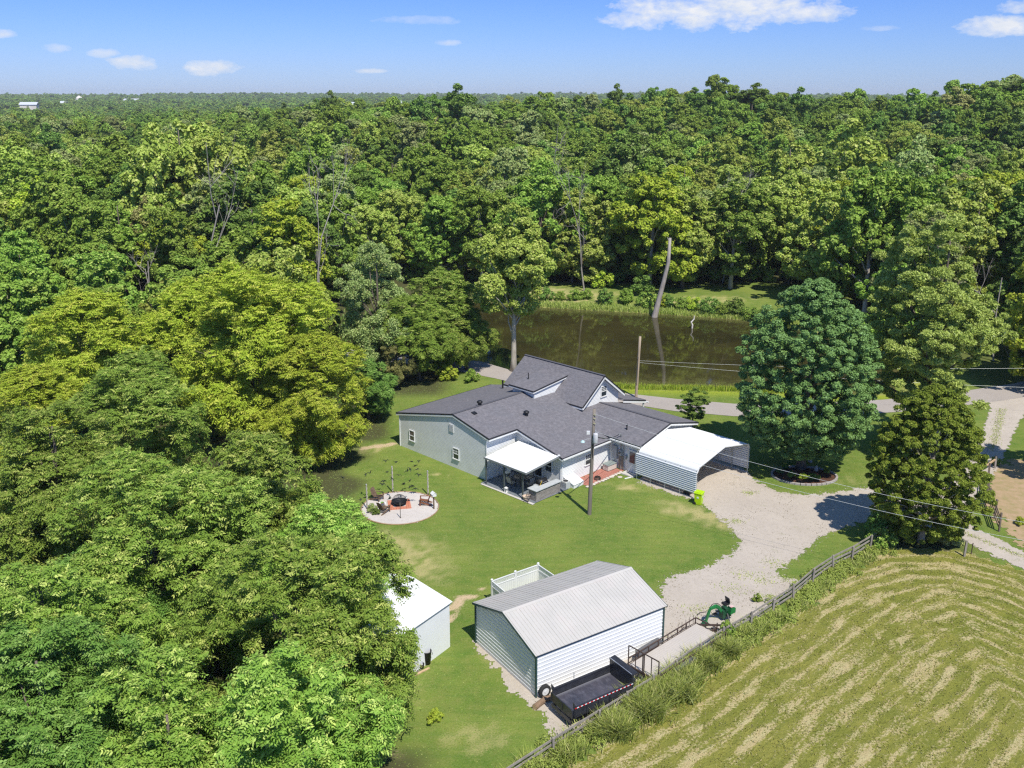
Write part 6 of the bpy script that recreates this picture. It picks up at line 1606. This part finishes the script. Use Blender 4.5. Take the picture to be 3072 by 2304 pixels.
# ---- the wood: individual trees where they show largest, one mass beyond
rng = np.random.RandomState(77)
occupied = [(o.location.x, o.location.y) for o in col.objects if o.type == 'EMPTY' and o.get('category') == 'tree']


def blocked(x, y):
    if inside(np.array([x]), np.array([y]), POND)[0]: return True
    if dist_line(np.array([x]), np.array([y]), POND + [POND[0]])[0][0] < (5.5 if y > 120 else 3.5): return True
    if dist_line(np.array([x]), np.array([y]), [(-60, 124.5), (-30, 118), (-12, 112), (-3, 108), (6, 101), (18, 94.5), (32, 93.3), (50, 97.5), (60, 101.5)])[0][0] < 5: return True
    if -98 < x < -70 and 124 < y < 145: return True
    if dist_line(np.array([x]), np.array([y]), [(-70, 196), (120, 178)])[0][0] < 6: return True
    if 215 < x < 335 and 410 < y < 515: return True
    return any((x - a) ** 2 + (y - c) ** 2 < 36 for a, c in occupied)


cand = []
for y in np.arange(98, 560, 8.6):
    sp = 8.6 + max(0, y - 180) * .012
    for x in np.arange(-.62 * y - 8, .62 * y + 12, sp):
        xx = x + rng.uniform(-.38, .38) * sp; yy = y + rng.uniform(-.42, .42) * sp
        if yy < 150 and -8 < xx < 47: 
            if yy < 156: continue
        if yy < 128 and xx > -16 and xx < 48: continue
        if yy < 112 and xx > 44 and xx < 62: continue
        if yy > 300 and rng.rand() < .15: continue
        cand.append((xx, yy))
near_c = []; far_c = []
for x, y in cand:
    (near_c if y < 262 and abs(x) < .60 * y + 4 else far_c).append((x, y))
near_c = [c for c in near_c if not blocked(*c)]
near_c.sort(key=lambda c: c[1])
far_c = [c for c in far_c if not blocked(*c)] + near_c[262:]
near_c = near_c[:262]
print('near trees', len(near_c), 'far', len(far_c), 'to y', near_c[-1])
COLS = [70, 150, 230, 300, 370, 440, 500, 560, 620, 680, 740, 800, 860, 930, 990]
PLACE = ['at the left edge', 'over the far left', 'behind the left bright crown', 'behind the big bright crown', 'above the bright crowns', 'above the willow', 'left of the sycamore', 'above the sycamore', 'above the pond left part', 'left of the snag', 'right of the snag', 'above the pond right part', 'left of the maple top', 'above the maple', 'above the pine', 'at the right edge']
KIND = {'mid': 'green', 'dark': 'dark', 'olive': 'olive', 'grey': 'greyish', 'yellow': 'bright yellowish', 'walnut': 'fresh green', 'brown': 'brownish'}
for i, (x, y) in enumerate(near_c):
    u = rng.rand()
    # broad patches of one species
    q = wob(x, y, 60, 4) + .5 * wob(x, y, 28, 5) + rng.uniform(-.55, .55)
    mk = 'dark' if q < -.55 else 'mid' if q < .05 else 'walnut' if q < .25 else 'olive' if q < .75 else 'grey' if q < 1.15 else 'mid'
    if rng.rand() < .05: mk = 'yellow'
    if rng.rand() < .03: mk = 'brown'
    k = MIDK[rng.randint(len(MIDK))] if y < 215 else FARK[rng.randint(len(FARK))]
    s = rng.uniform(.85, 1.3) * (1 - .0) ; z = gz(x, y); ang = x / y
    if y < 172 and x > -5: s = rng.uniform(1.1, 1.35)
    if ang < -.2 and y > 120: s *= 1.12
    if y < 118: s *= .85
    depth = 'front edge' if y < 170 else 'heart' if y < 215 else 'back'
    px_ = 512 + 937 * x / y; ci_ = int(np.searchsorted(COLS, px_)); size = 'small' if s < .98 else 'tall' if s > 1.14 else 'middling'
    if y < 150 and x < 0: depth = 'near side'
    lb = '%s %s tree in the %s of the wood, %s' % (size, KIND[mk], depth, PLACE[ci_])
    put_tree(k, 'woodland_tree', lb, (x, y, z - .2), s, rng.uniform(0, 6.28), 'trees of the wood', s * rng.uniform(.9, 1.12), mk)
# tall trees that break the skyline
for i, (px, py, d, R_, mk, lb) in enumerate([
        (995, 278, 420, 7.5, 'dark', 'lone dark round tree on the skyline left of centre'), (1290, 264, 330, 10, 'dark', 'left tree of the tall dark pair on the skyline'), (1370, 260, 330, 10.5, 'dark', 'right tree of the tall dark pair on the skyline'),
        (1625, 258, 380, 10, 'mid', 'round treetop on the skyline right of centre'), (1850, 258, 400, 8, 'dark', 'narrow treetop on the skyline left of the crest'), (1972, 248, 390, 8, 'dark', 'dark treetop beside the wooded crest'),
        (2180, 240, 380, 12, 'mid', 'broad tree on the top of the wooded crest'), (2110, 258, 375, 11, 'mid', 'tree on the left slope of the wooded crest'), (2260, 256, 372, 11, 'dark', 'tree on the right slope of the wooded crest'),
        (2500, 278, 420, 10, 'dark', 'dark treetop on the skyline behind the pine'), (2880, 268, 330, 9, 'brown', 'brownish tree on the right skyline'), (2980, 252, 340, 12, 'mid', 'tall tree on the right skyline'), (3060, 246, 335, 12, 'dark', 'dark tree at the right end of the skyline'),
        (540, 312, 162, 9.5, 'olive', 'tallest crown of the olive trees on the left'), (450, 390, 150, 8, 'olive', 'left crown of the tall olive trees'), (650, 350, 160, 9, 'olive', 'right crown of the tall olive trees'),
        (2560, 372, 190, 11, 'olive', 'huge pale olive tree on the right of the wood'), (2380, 400, 200, 9, 'olive', 'olive tree left of the huge pale one'), (2750, 420, 180, 8, 'grey', 'pale tree right of the huge olive one')]):
    p = at_d(px, py, d); z = gz(p.x, p.y); k = ('skyA', 'skyB')[i % 2]; P_ = PROTO[k]; s = R_ / P_['R']
    put_tree(k, 'skyline_tree', lb, (p.x, p.y, z - .3), s, i * 1.3, None, max(.5, (p.z - z + 1.0) / P_['H']), mk)



M_FARL = leaf_mat('leaf_far', (0.16, 0.25, 0.055), (0.37, 0.43, 0.13), (0.44, 0.46, 0.2), .35, .05)
kinds = bpy.data.collections.new('tree_kinds')
for k in FARK + ['skyA', 'skyB', 'farY']:
    o = bpy.data.objects.new('crown_kind', PROTO[k]['c']); kinds.objects.link(o)
kinds_low = bpy.data.collections.new('tree_kinds_low')
for k in ['low0', 'low1', 'low2', 'low3']:
    o = bpy.data.objects.new('crown_kind', PROTO[k]['c']); kinds_low.objects.link(o)


def wood_mass(name, label, pts, scl, coll, seed):
    """distant wood as one object: whole trees set out on points by geometry nodes"""
    rg = np.random.RandomState(seed); n = len(pts); me = bpy.data.meshes.new(name)
    me.vertices.add(n); me.vertices.foreach_set('co', np.asarray(pts, np.float32).ravel()); me.update()
    at = me.attributes.new('scl', 'FLOAT_VECTOR', 'POINT'); at.data.foreach_set('vector', np.asarray(scl, np.float32).ravel())
    at = me.attributes.new('rot', 'FLOAT_VECTOR', 'POINT'); r_ = np.zeros((n, 3), np.float32); r_[:, 2] = rg.uniform(0, 6.28, n); at.data.foreach_set('vector', r_.ravel())
    at = me.attributes.new('pick', 'INT', 'POINT'); at.data.foreach_set('value', rg.randint(0, len(coll.objects), n).astype(np.int32))
    o = bpy.data.objects.new(name, me); col.objects.link(o)
    ng = bpy.data.node_groups.new(name + '_nodes', 'GeometryNodeTree')
    ng.interface.new_socket('Geometry', in_out='INPUT', socket_type='NodeSocketGeometry'); ng.interface.new_socket('Geometry', in_out='OUTPUT', socket_type='NodeSocketGeometry')
    gi = ng.nodes.new('NodeGroupInput'); go = ng.nodes.new('NodeGroupOutput'); ip = ng.nodes.new('GeometryNodeInstanceOnPoints')
    ci = ng.nodes.new('GeometryNodeCollectionInfo'); ci.inputs['Collection'].default_value = coll; ci.inputs['Separate Children'].default_value = True; ci.inputs['Reset Children'].default_value = True
    def na(nm, ty):
        a_ = ng.nodes.new('GeometryNodeInputNamedAttribute'); a_.data_type = ty; a_.inputs['Name'].default_value = nm
        return [q for q in a_.outputs if q.enabled and q.name == 'Attribute'][0]
    L_ = ng.links; L_.new(gi.outputs[0], ip.inputs['Points']); L_.new(ci.outputs[0], ip.inputs['Instance']); ip.inputs['Pick Instance'].default_value = True
    L_.new(na('pick', 'INT'), ip.inputs['Instance Index']); L_.new(na('rot', 'FLOAT_VECTOR'), ip.inputs['Rotation']); L_.new(na('scl', 'FLOAT_VECTOR'), ip.inputs['Scale'])
    L_.new(ip.outputs[0], go.inputs[0]); md = o.modifiers.new('trees', 'NODES'); md.node_group = ng
    tag(o, label, 'wood', kind='stuff'); return o


def sc3(n, lo, hi, rg, zlo=.8, zhi=1.15): s_ = rg.uniform(lo, hi, n); return np.stack([s_, s_, s_ * rg.uniform(zlo, zhi, n)], 1)


fc = np.array(far_c); rg = np.random.RandomState(5)
wood_mass('distant_wood', 'wooded slope running back to the skyline behind the pond', np.stack([fc[:, 0], fc[:, 1], ground_z(fc[:, 0], fc[:, 1]) - .3], 1), sc3(len(fc), .72, 1.25, rg), kinds, 6)


def scatter(y0, y1, sp, seed, frac=.62):
    rg = np.random.RandomState(seed); out = []
    y = y0
    while y < y1:
        s = sp * (.8 + .4 * (y - y0) / (y1 - y0)); k = int(2 * frac * y / s)
        xs = (np.arange(k) / k * 2 - 1) * frac * y + rg.uniform(-.45, .45, k) * s; out.append(np.stack([xs, y + rg.uniform(-.45, .45, k) * s], 1)); y += s
    return np.concatenate(out)


A = scatter(560, 1500, 13, 8); Z = ground_z(A[:, 0], A[:, 1]); open_ = (wob(A[:, 0], A[:, 1], 380, 6) > .75) & (A[:, 1] > 900)
ang = A[:, 0] / A[:, 1]; vis = ((ang < .02) | ((Z + 16 - CAM_H) / A[:, 1] > -.014)) & ~open_
A, Z = A[vis], Z[vis]; sc_ = sc3(len(A), .8, 1.3, rg); print('valley', len(A))
wood_mass('valley_wood', 'green wood in the valley below the left horizon', np.stack([A[:, 0], A[:, 1], Z], 1), sc_, kinds_low, 9)
A = scatter(1500, 4300, 24, 10); Z = ground_z(A[:, 0], A[:, 1]); rg = np.random.RandomState(12); print('hills', len(A))
wood_mass('far_hills_wood', 'wooded blue green hills along the horizon', np.stack([A[:, 0], A[:, 1], Z], 1), sc3(len(A), 1.3, 2.2, rg, .55, .8), kinds_low, 11)

# ================================================================ LOW PLANTS
def blades(name, label, pts, h, w_, mk, seed, lean=.35, seg=2, kind='stuff', zs=None, attrs=True):
    """grass blades: bent tapering strips in one mesh"""
    rg = np.random.RandomState(seed); n = len(pts); h = h * rg.uniform(.6, 1.25, n) if np.isscalar(h) else h
    a = rg.rand(n) * 2 * math.pi; d = np.stack([np.cos(a), np.sin(a)], 1); b_ = rg.rand(n) * 2 * math.pi; sd = np.stack([np.cos(b_), np.sin(b_)], 1) * (w_ * rg.uniform(.7, 1.3, n))[:, None] * .5
    z0 = zs if zs is not None else np.zeros(n); V = np.zeros((n, 5, 3), np.float32); ln = (lean * rg.uniform(.3, 1.6, n) * h)[:, None]
    V[:, 0, :2] = pts - sd; V[:, 1, :2] = pts + sd; V[:, 0, 2] = V[:, 1, 2] = z0
    V[:, 2, :2] = pts + d * ln * .35 + sd * .8; V[:, 3, :2] = pts + d * ln * .35 - sd * .8; V[:, 2, 2] = V[:, 3, 2] = z0 + h * .6
    V[:, 4, :2] = pts + d * ln; V[:, 4, 2] = z0 + h * .97
    o5 = np.arange(n)[:, None] * 5
    F = np.concatenate([o5 + np.array([0, 1, 2]), o5 + np.array([0, 2, 3]), o5 + np.array([3, 2, 4])], 1).reshape(-1, 3)
    t = np.repeat(rg.rand(n), 3); s = np.repeat(rg.rand(n), 3)
    o = fast_mesh(name, V.reshape(-1, 3), F, mk, {'tint': t, 'spray': s}); tag(o, label, 'grass', kind=kind)
    return o


def along(pts, n, spread, rg, off=(0, 0)):
    P = np.array(pts); L = np.hypot(*(P[1:] - P[:-1]).T); cum = np.concatenate([[0], np.cumsum(L)]); u = rg.rand(n) * cum[-1]
    i = np.clip(np.searchsorted(cum, u) - 1, 0, len(L) - 1); f = (u - cum[i]) / L[i]; q = P[i] + (P[i + 1] - P[i]) * f[:, None]
    d = (P[i + 1] - P[i]) / L[i][:, None]; nn = np.stack([d[:, 1], -d[:, 0]], 1); return q + nn * (off[0] + rg.normal(size=n) * spread)[:, None] + d * (rg.normal(size=n) * .1)[:, None], u, cum[-1]


L_WEED = leaf_mat('blade_weed', (0.22, 0.30, 0.05), (0.38, 0.45, 0.11), (0.55, 0.54, 0.22), .45)
L_STRAW = leaf_mat('blade_straw', (0.20, 0.24, 0.045), (0.32, 0.31, 0.085), (0.60, 0.50, 0.26), .3)
L_LUSH = leaf_mat('blade_lush', (0.22, 0.34, 0.03), (0.36, 0.45, 0.06), (0.5, 0.5, 0.1), .35)
rg = np.random.RandomState(21)
q, u, tot = along(FENCE, 30000, .36, rg, (.5, 0)); q += np.where(u < 19, 1.0, 0)[:, None] * np.array([-.25, .25]) * rg.rand(len(q))[:, None]; f = u / tot
clump = .5 + .5 * wob(q[:, 0], q[:, 1], 2.6, 1) + .35 * wob(q[:, 0], q[:, 1], 1.1, 2)
tall = np.interp(u, [0, 6, 14, 18, 24, 28, 33, 46], [.5, .7, .85, .95, .65, .7, .32, .3])
keep = rg.rand(len(q)) < np.clip(.1 + clump * 1.1, .03, 1); q = q[keep]; hh = (tall[keep] * np.clip(.5 + .6 * clump[keep], .35, 1.25) * rg.uniform(.55, 1.15, keep.sum()))
blades('tall_weeds', 'tall green weeds grown up along the rail fence', q, hh, .055, L_WEED, 3, .65)
# broad leaved weeds in mounds among the grass
qq, uu, tt = along(FENCE, 260, .45, rg, (.35, 0)); n_ = 150; k_ = np.repeat(np.arange(len(qq)), n_); r_ = rg.uniform(.18, .5, len(qq)) * np.interp(uu, [0, 26, 46], [1.15, 1.0, .6]); d_ = unit(rg, len(k_)); d_[:, 2] = np.abs(d_[:, 2])
C_ = np.stack([qq[k_, 0] + d_[:, 0] * r_[k_], qq[k_, 1] + d_[:, 1] * r_[k_], d_[:, 2] * r_[k_] * 1.25 + .05], 1) + rg.normal(size=(len(k_), 3)) * .05
N_ = d_ * .6 + np.array([0, 0, .6]) + rg.normal(size=(len(k_), 3)) * .4; N_ /= np.linalg.norm(N_, axis=1, keepdims=True); L__ = rg.uniform(.07, .15, len(k_))
V_, F_ = quads(C_.astype(np.float32), N_, unit(rg, len(k_)), L__, L__ * .6, rg); tag(fast_mesh('leafy_weeds', V_, F_, L_WEED, {'tint': rg.rand(len(k_)), 'spray': rg.rand(len(k_)) * .8}), 'broad leaved weeds in mounds along the rail fence', 'weeds', kind='stuff')
# wide patch between trailer and fence
cc_ = [(BP(5.2, -3.9), .8), (BP(7.6, -3.5), .8), (BP(9.6, -3.1), .7), (BP(3.9, -4.5), .8), (BP(1.6, -4.9), .6), (BP(11.5, -3.0), .5), (BP(6.4, -4.2), .8)]
P_ = np.concatenate([np.stack([rg.normal(c.x, r * .55, 1500), rg.normal(c.y, r * .42, 1500)], 1) for c, r in cc_])
blades('reed_clumps', 'arching tall grass clumps between the long trailer and the fence', P_, .95, .06, L_WEED, 5, .7)
# stubble of the mown field
n = 150000; xy = np.stack([rg.uniform(-6, 47, n), rg.uniform(17, 63, n)], 1)
fpoly = [(x + .9, y - .9) for x, y in FENCE[:-2]] + [(27.5, 62.2), (33, 61.0), (36, 58.0), (48, 45.5), (48, 16), (-6, 16)]
m = inside(xy[:, 0], xy[:, 1], fpoly); m &= (xy[:, 1] > 33) & (np.abs(xy[:, 0]) < .62 * xy[:, 1])
cl = wob(xy[:, 0], xy[:, 1], 1.6, 3) + .7 * wob(xy[:, 0], xy[:, 1], .8, 4) + rg.normal(size=n) * .5; m &= cl > -.25
blades('field_stubble', 'short olive stubble and tufts of the mown hay field', xy[m], .11, .05, L_STRAW, 7, .9)
# lawn tufts
n = 170000; xy = np.stack([rg.uniform(-16, 40, n), rg.uniform(36, 103, n)], 1); dr = inside(xy[:, 0], xy[:, 1], DRIVE) | inside(xy[:, 0], xy[:, 1], LANE) | inside(xy[:, 0], xy[:, 1], ROAD)
fl = inside(xy[:, 0], xy[:, 1], fpoly)
loc = np.array(HM.inverted())[:2]; hu = xy @ loc[:, :2].T + loc[:, 3]; hs_ = (hu[:, 0] > -.1) & (hu[:, 0] < 27) & (hu[:, 1] > -1.0) & (hu[:, 1] < 18.0) & ~((hu[:, 0] > 19) & (hu[:, 1] < 9.2)) & ~((hu[:, 0] > 18.2) & (hu[:, 1] < 5))
loc = np.array(BM.inverted())[:2]; bu = xy @ loc[:, :2].T + loc[:, 3]; bs_ = (bu[:, 0] > -1.2) & (bu[:, 0] < 12.8) & (bu[:, 1] > -3.6) & (bu[:, 1] < 6.4)
fc_ = np.hypot(xy[:, 0] - FC.x, xy[:, 1] - FC.y) < FR + .15
dd_, _ = dist_line(xy[:, 0], xy[:, 1], DRIVE + [DRIVE[0]]); dr &= ~((dd_ < .32) & (rg.rand(n) < .55)); m = ~(dr | fl | hs_ | bs_ | fc_)
blades('lawn_grass', 'short mown grass of the lawn round the house', xy[m], .028, .06, leaf_mat('blade_lawn', (0.17, 0.26, 0.045), (0.27, 0.35, 0.08), (0.38, 0.40, 0.14), .45), 9, .9)
# bank plants, each shrub of the pond edge a thing of its own
def shrub_mesh(seed, R_, H_, n, leaf, mk):
    V, F, t_, s_, cc, cr = make_crown(seed, R_, H_, 'round', 26, n, leaf, 'broad', .3, .2, 0, .8)
    o = fast_mesh('foliage', V, F, LM[mk], {'tint': t_, 'spray': s_}, link=False); b = MB()
    for j in range(7): b.tube([(0, 0, -.1), tuple(cc[j] * .5), tuple(cc[j])], [.04, .025, .01], 4, False)
    so_ = b.build('stems', M_BARK); col.objects.unlink(so_); return o.data, so_.data
SH_ = [shrub_mesh(60 + i, 1.0, 1.5, 2600, .16, 'mid') for i in range(4)]
def shrub(label, x, y, s, mk, i, group=None, cat='shrub', z=None, sz=None):
    t = thing('shrub', label, cat, (x, y, gz(x, y) if z is None else z), i * 1.7, group); t.scale = (s, s, sz or s)
    for nm, me in zip(('foliage', 'stems'), SH_[i % 4]):
        o = bpy.data.objects.new(nm, me); col.objects.link(o); o.parent = t
        if nm == 'foliage': o.material_slots[0].link = 'OBJECT'; o.material_slots[0].material = LM[mk]
    return t
far_bank = [(1560, 905, 1.0), (1640, 905, 1.3), (1725, 905, 1.1), (1800, 885, 1.9), (1815, 915, 1.5), (1880, 915, 1.4), (1925, 900, 1.9), (1940, 925, 1.5), (2005, 925, 1.2), (2045, 930, 1.1), (2075, 932, 1.3), (2125, 940, 1.5), (2165, 945, 1.1), (2205, 945, 1.5), (2245, 955, 1.2), (1600, 905, .9), (1760, 905, 1.0), (1985, 925, 1.0), (2275, 962, 1.3), (1680, 905, .9)]
LB = ['at the left end of the far bank', 'second from the left on the far bank', 'under the left tree trunks on the far bank', 'tall and yellowish on the far bank', 'dark, at the foot of the tall yellowish one', 'left of the tall dark green one', 'tall and dark green left of the leaning snag', 'touching the leaning snag from the left', 'just right of the leaning snag',
      'second right of the snag', 'third right of the snag', 'behind the white branch in the water', 'low, right of the white branch', 'dark, near the right end of the far bank', 'at the right end of the far bank', 'small, left end of the far bank', 'small, before the tall yellowish one', 'small, at the snag', 'last before the maple hides the bank', 'small, in the left third of the far bank']
for i, ((px, py, s), lb) in enumerate(zip(far_bank, LB)):
    p = S(px, py, -.2); shrub('pond edge shrub, ' + lb, p.x, p.y, s, ['walnut', 'dark', 'mid', 'yellow', 'dark', 'mid', 'dark'][i % 7] if i != 3 else 'yellow', i, 'shrubs on the far bank of the pond')
shrub('small bright green seedling bush in the lawn near the bottom', S(1305, 2165).x, S(1305, 2165).y, .42, 'yellow', 1)
shrub('small weed clump growing through the gravel beside the fence', S(2272, 1802).x, S(2272, 1802).y, .32, 'walnut', 2)
shrub('bright yellow green bush at the end rail of the long trailer', S(2178, 1925).x, S(2178, 1925).y, .55, 'walnut', 0, sz=.85)
shrub('leafy weed bush at the far end of the rail fence', S(2640, 1640).x, S(2640, 1640).y, .9, 'walnut', 3)
shrub('low dark bush left of the cedar trunk', 27.6, 64.6, 1.1, 'dark', 1)
shrub('bramble bush right of the cedar trunk', 32.3, 63.0, .8, 'brown', 2)
shrub('grey plant at the back corner of the shaded lawn', S(1068, 1325).x, S(1068, 1325).y, .55, 'grey', 2)
shrub('pale plant on the stones beside the near dark chair', *pz(560, 770)[:2], .40, 'grey', 1)
shrub('dark leafy plant behind the near dark chair', *pz(640, 830)[:2], .33, 'dark', 3)
shrub('weedy bush by the road left of the upper roof', -7.5, 104.0, 1.1, 'yellow', 3); shrub('low bush by the road left of the sycamore trunk', -4.6, 103.2, .9, 'walnut', 1)
shrub('rounded shrub on the paddock edge by the leaning fence', S(2985, 1395).x, S(2985, 1395).y, .5, 'walnut', 0)
shrub('small yellowish shrub in the dry paddock', S(3060, 1575).x, S(3060, 1575).y, .4, 'yellow', 1)
# hostas and flowers of the bed: a few that can be told apart
for i, (px, py, s, mk, lb) in enumerate([(2340, 1418, .40, 'maple', 'hosta at the left end of the round flower bed'), (2375, 1430, .42, 'mid', 'hosta second from the left in the flower bed'), (2410, 1435, .45, 'yellow', 'yellowish hosta at the front of the flower bed'), (2440, 1437, .45, 'walnut', 'lighter hosta beside the yellowish one'),
                                        (2355, 1405, .4, 'dark', 'dark hosta at the back left of the flower bed'), (2480, 1418, .35, 'mid', 'small plant at the right end of the flower bed'), (2325, 1405, .3, 'grey', 'greyish plant at the left tip of the flower bed')]):
    p = S(px, py); shrub(lb, p.x, p.y, s, mk, i, 'plants of the round flower bed', z=.03, sz=s * .6)
for i, (px, py, lb) in enumerate([(2430, 1387, 'pale stone ornament at the back of the flower bed'), (2448, 1413, 'white stone ornament in the middle of the flower bed')]):
    b = MB(); b.lathe([(0, 0), (.18, .02), (.2, .16), (.1, .3), (.13, .42), (.05, .52), (0, .53)], 9); o = b.build('garden_ornament', mat('pale_stone', (0.62, 0.56, 0.48), .9)); o.location = S(px, py); tag(o, lb, 'ornament')
# lush strip between pond and road, fringe of reeds
q, u, tot = along([(3, 104.0), (8, 103.0), (14, 101.3), (21, 101.0), (29, 100.1), (36, 98.8)], 9000, .55, rg); m = ~inside(q[:, 0], q[:, 1], ROAD)
blades('reed_fringe', 'bright yellow green reeds along the near edge of the pond', q[m], .55, .06, L_LUSH, 13, .3, zs=ground_z(q[m][:, 0], q[m][:, 1]))
q, u, tot = along([(-3, 147), (5, 144), (14, 141.5), (22, 139.5), (33, 136), (41, 130)], 9000, .8, rg, (-.6, 0)); m = ~inside(q[:, 0], q[:, 1], POND)
blades('bank_grass', 'rough grass along the far bank of the pond', q[m], .6, .09, L_WEED, 15, .4, zs=ground_z(q[m][:, 0], q[m][:, 1]))
# undergrowth below the grove so that no bare floor shows
n = 26000; xy = np.stack([rg.uniform(-60, -9, n), rg.uniform(38, 140, n)], 1); g_ = (xy[:, 0] < -16.5 - .03 * (xy[:, 1] - 60)) & ~((xy[:, 0] < -69) & (xy[:, 1] > 124)) & ~inside(xy[:, 0], xy[:, 1], ROAD)
blades('undergrowth', 'dark undergrowth on the floor of the left grove', xy[g_], .5, .16, LM['dark'], 17, .6)

# understorey that closes the wood behind the pond down to the ground
xy = np.stack([rg.uniform(-30, 75, 620), rg.uniform(157, 200, 620)], 1); m = np.array([abs(q[1] - (196 - (q[0] + 70) * .0947)) > 5 for q in xy]); xy = xy[m]
wood_mass('underbrush', 'leafy underbrush closing the foot of the wood behind the pond', np.stack([xy[:, 0], xy[:, 1], ground_z(xy[:, 0], xy[:, 1]) - .2], 1), sc3(len(xy), .16, .40, rg), kinds_low, 31)
# loose stones and debris on the gravel, weeds down the middle of the lane
n = 60000; xy = np.stack([rg.uniform(0, 42, n), rg.uniform(39, 84, n)], 1); dd_, _ = dist_line(xy[:, 0], xy[:, 1], DRIVE + [DRIVE[0]]); ins = inside(xy[:, 0], xy[:, 1], DRIVE)
cl = wob(xy[:, 0], xy[:, 1], 4.0, 5) + .6 * wob(xy[:, 0], xy[:, 1], 1.4, 6) + rg.normal(size=n) * .45; m = (ins & (cl > .55)) | ((dd_ < .45) & (rg.rand(n) < .5)); p_ = xy[m]; n = len(p_)
r_ = rg.uniform(.018, .05, n); a_ = rg.rand(n) * 6.28; V_ = np.zeros((n, 5, 3), np.float32)
for j in range(4): V_[:, j, 0] = p_[:, 0] + r_ * np.cos(a_ + j * 1.57) * rg.uniform(.7, 1.4, n); V_[:, j, 1] = p_[:, 1] + r_ * np.sin(a_ + j * 1.57) * rg.uniform(.7, 1.4, n); V_[:, j, 2] = .013
V_[:, 4, 0] = p_[:, 0]; V_[:, 4, 1] = p_[:, 1]; V_[:, 4, 2] = .013 + r_ * .9; o5 = np.arange(n)[:, None] * 5
F_ = np.concatenate([o5 + np.array([0, 1, 4]), o5 + np.array([1, 2, 4]), o5 + np.array([2, 3, 4]), o5 + np.array([3, 0, 4])], 1).reshape(-1, 3)
sm = bpy.data.materials.new('loose_stone'); sm.use_nodes = True; w = NT(sm.node_tree); w.l.new(w.mix(w.attr('tint'), (0.16, 0.13, 0.09), (0.50, 0.46, 0.40)), w.n['Principled BSDF'].inputs['Base Color']); w.n['Principled BSDF'].inputs['Roughness'].default_value = .95
tag(fast_mesh('loose_stones', V_.reshape(-1, 3), F_, sm, {'tint': np.repeat(rg.rand(n) ** 1.3, 4)}), 'loose stones and debris scattered on the gravel yard', 'stones', kind='stuff')
q, u, tot = along([(42, 56.5), (36.3, 61.2), (33.8, 65.2), (31.5, 67.5)], 900, .16, rg); q2, _, _ = along([(44.5, 81.5), (48, 87.5), (51.5, 93.5)], 900, .25, rg)
blades('lane_weeds', 'thin line of weeds down the middle of the gravel lane', np.concatenate([q, q2]), .09, .05, L_WEED, 19, .8, zs=np.full(1800, .022))
blades('yard_weeds', 'sparse weed tufts growing through the gravel yard', np.concatenate([np.stack([rg.normal(S(x, y).x, sx, 110), rg.normal(S(x, y).y, sx * .8, 110)], 1) for x, y, sx in [(2230, 1725, .55), (2200, 1770, .6), (2290, 1740, .5), (2320, 1690, .5), (2150, 1835, .5), (2360, 1735, .4), (2310, 1790, .35), (2090, 1830, .5), (2210, 1565, .35), (2040, 1915, .3), (2250, 1480, .3)]]), .10, .05, L_WEED, 23, .8)

# ---------------------------------------------------------------- summer haze over the far wood
hm = bpy.data.materials.new('haze'); hm.use_nodes = True; w = NT(hm.node_tree); w.n.clear()
o_ = w.new('ShaderNodeOutputMaterial'); pv = w.new('ShaderNodeVolumePrincipled'); pv.inputs['Density'].default_value = HAZE = 0.00009
pv.inputs['Color'].default_value = (0.90, 0.95, 1.0, 1); pv.inputs['Anisotropy'].default_value = 0.0
w.l.new(pv.outputs[0], o_.inputs['Volume'])
b = MB(); b.box(-5400, 5400, -200, 6700, -12, 64); o = b.build('haze', hm); tag(o, kind='stuff')
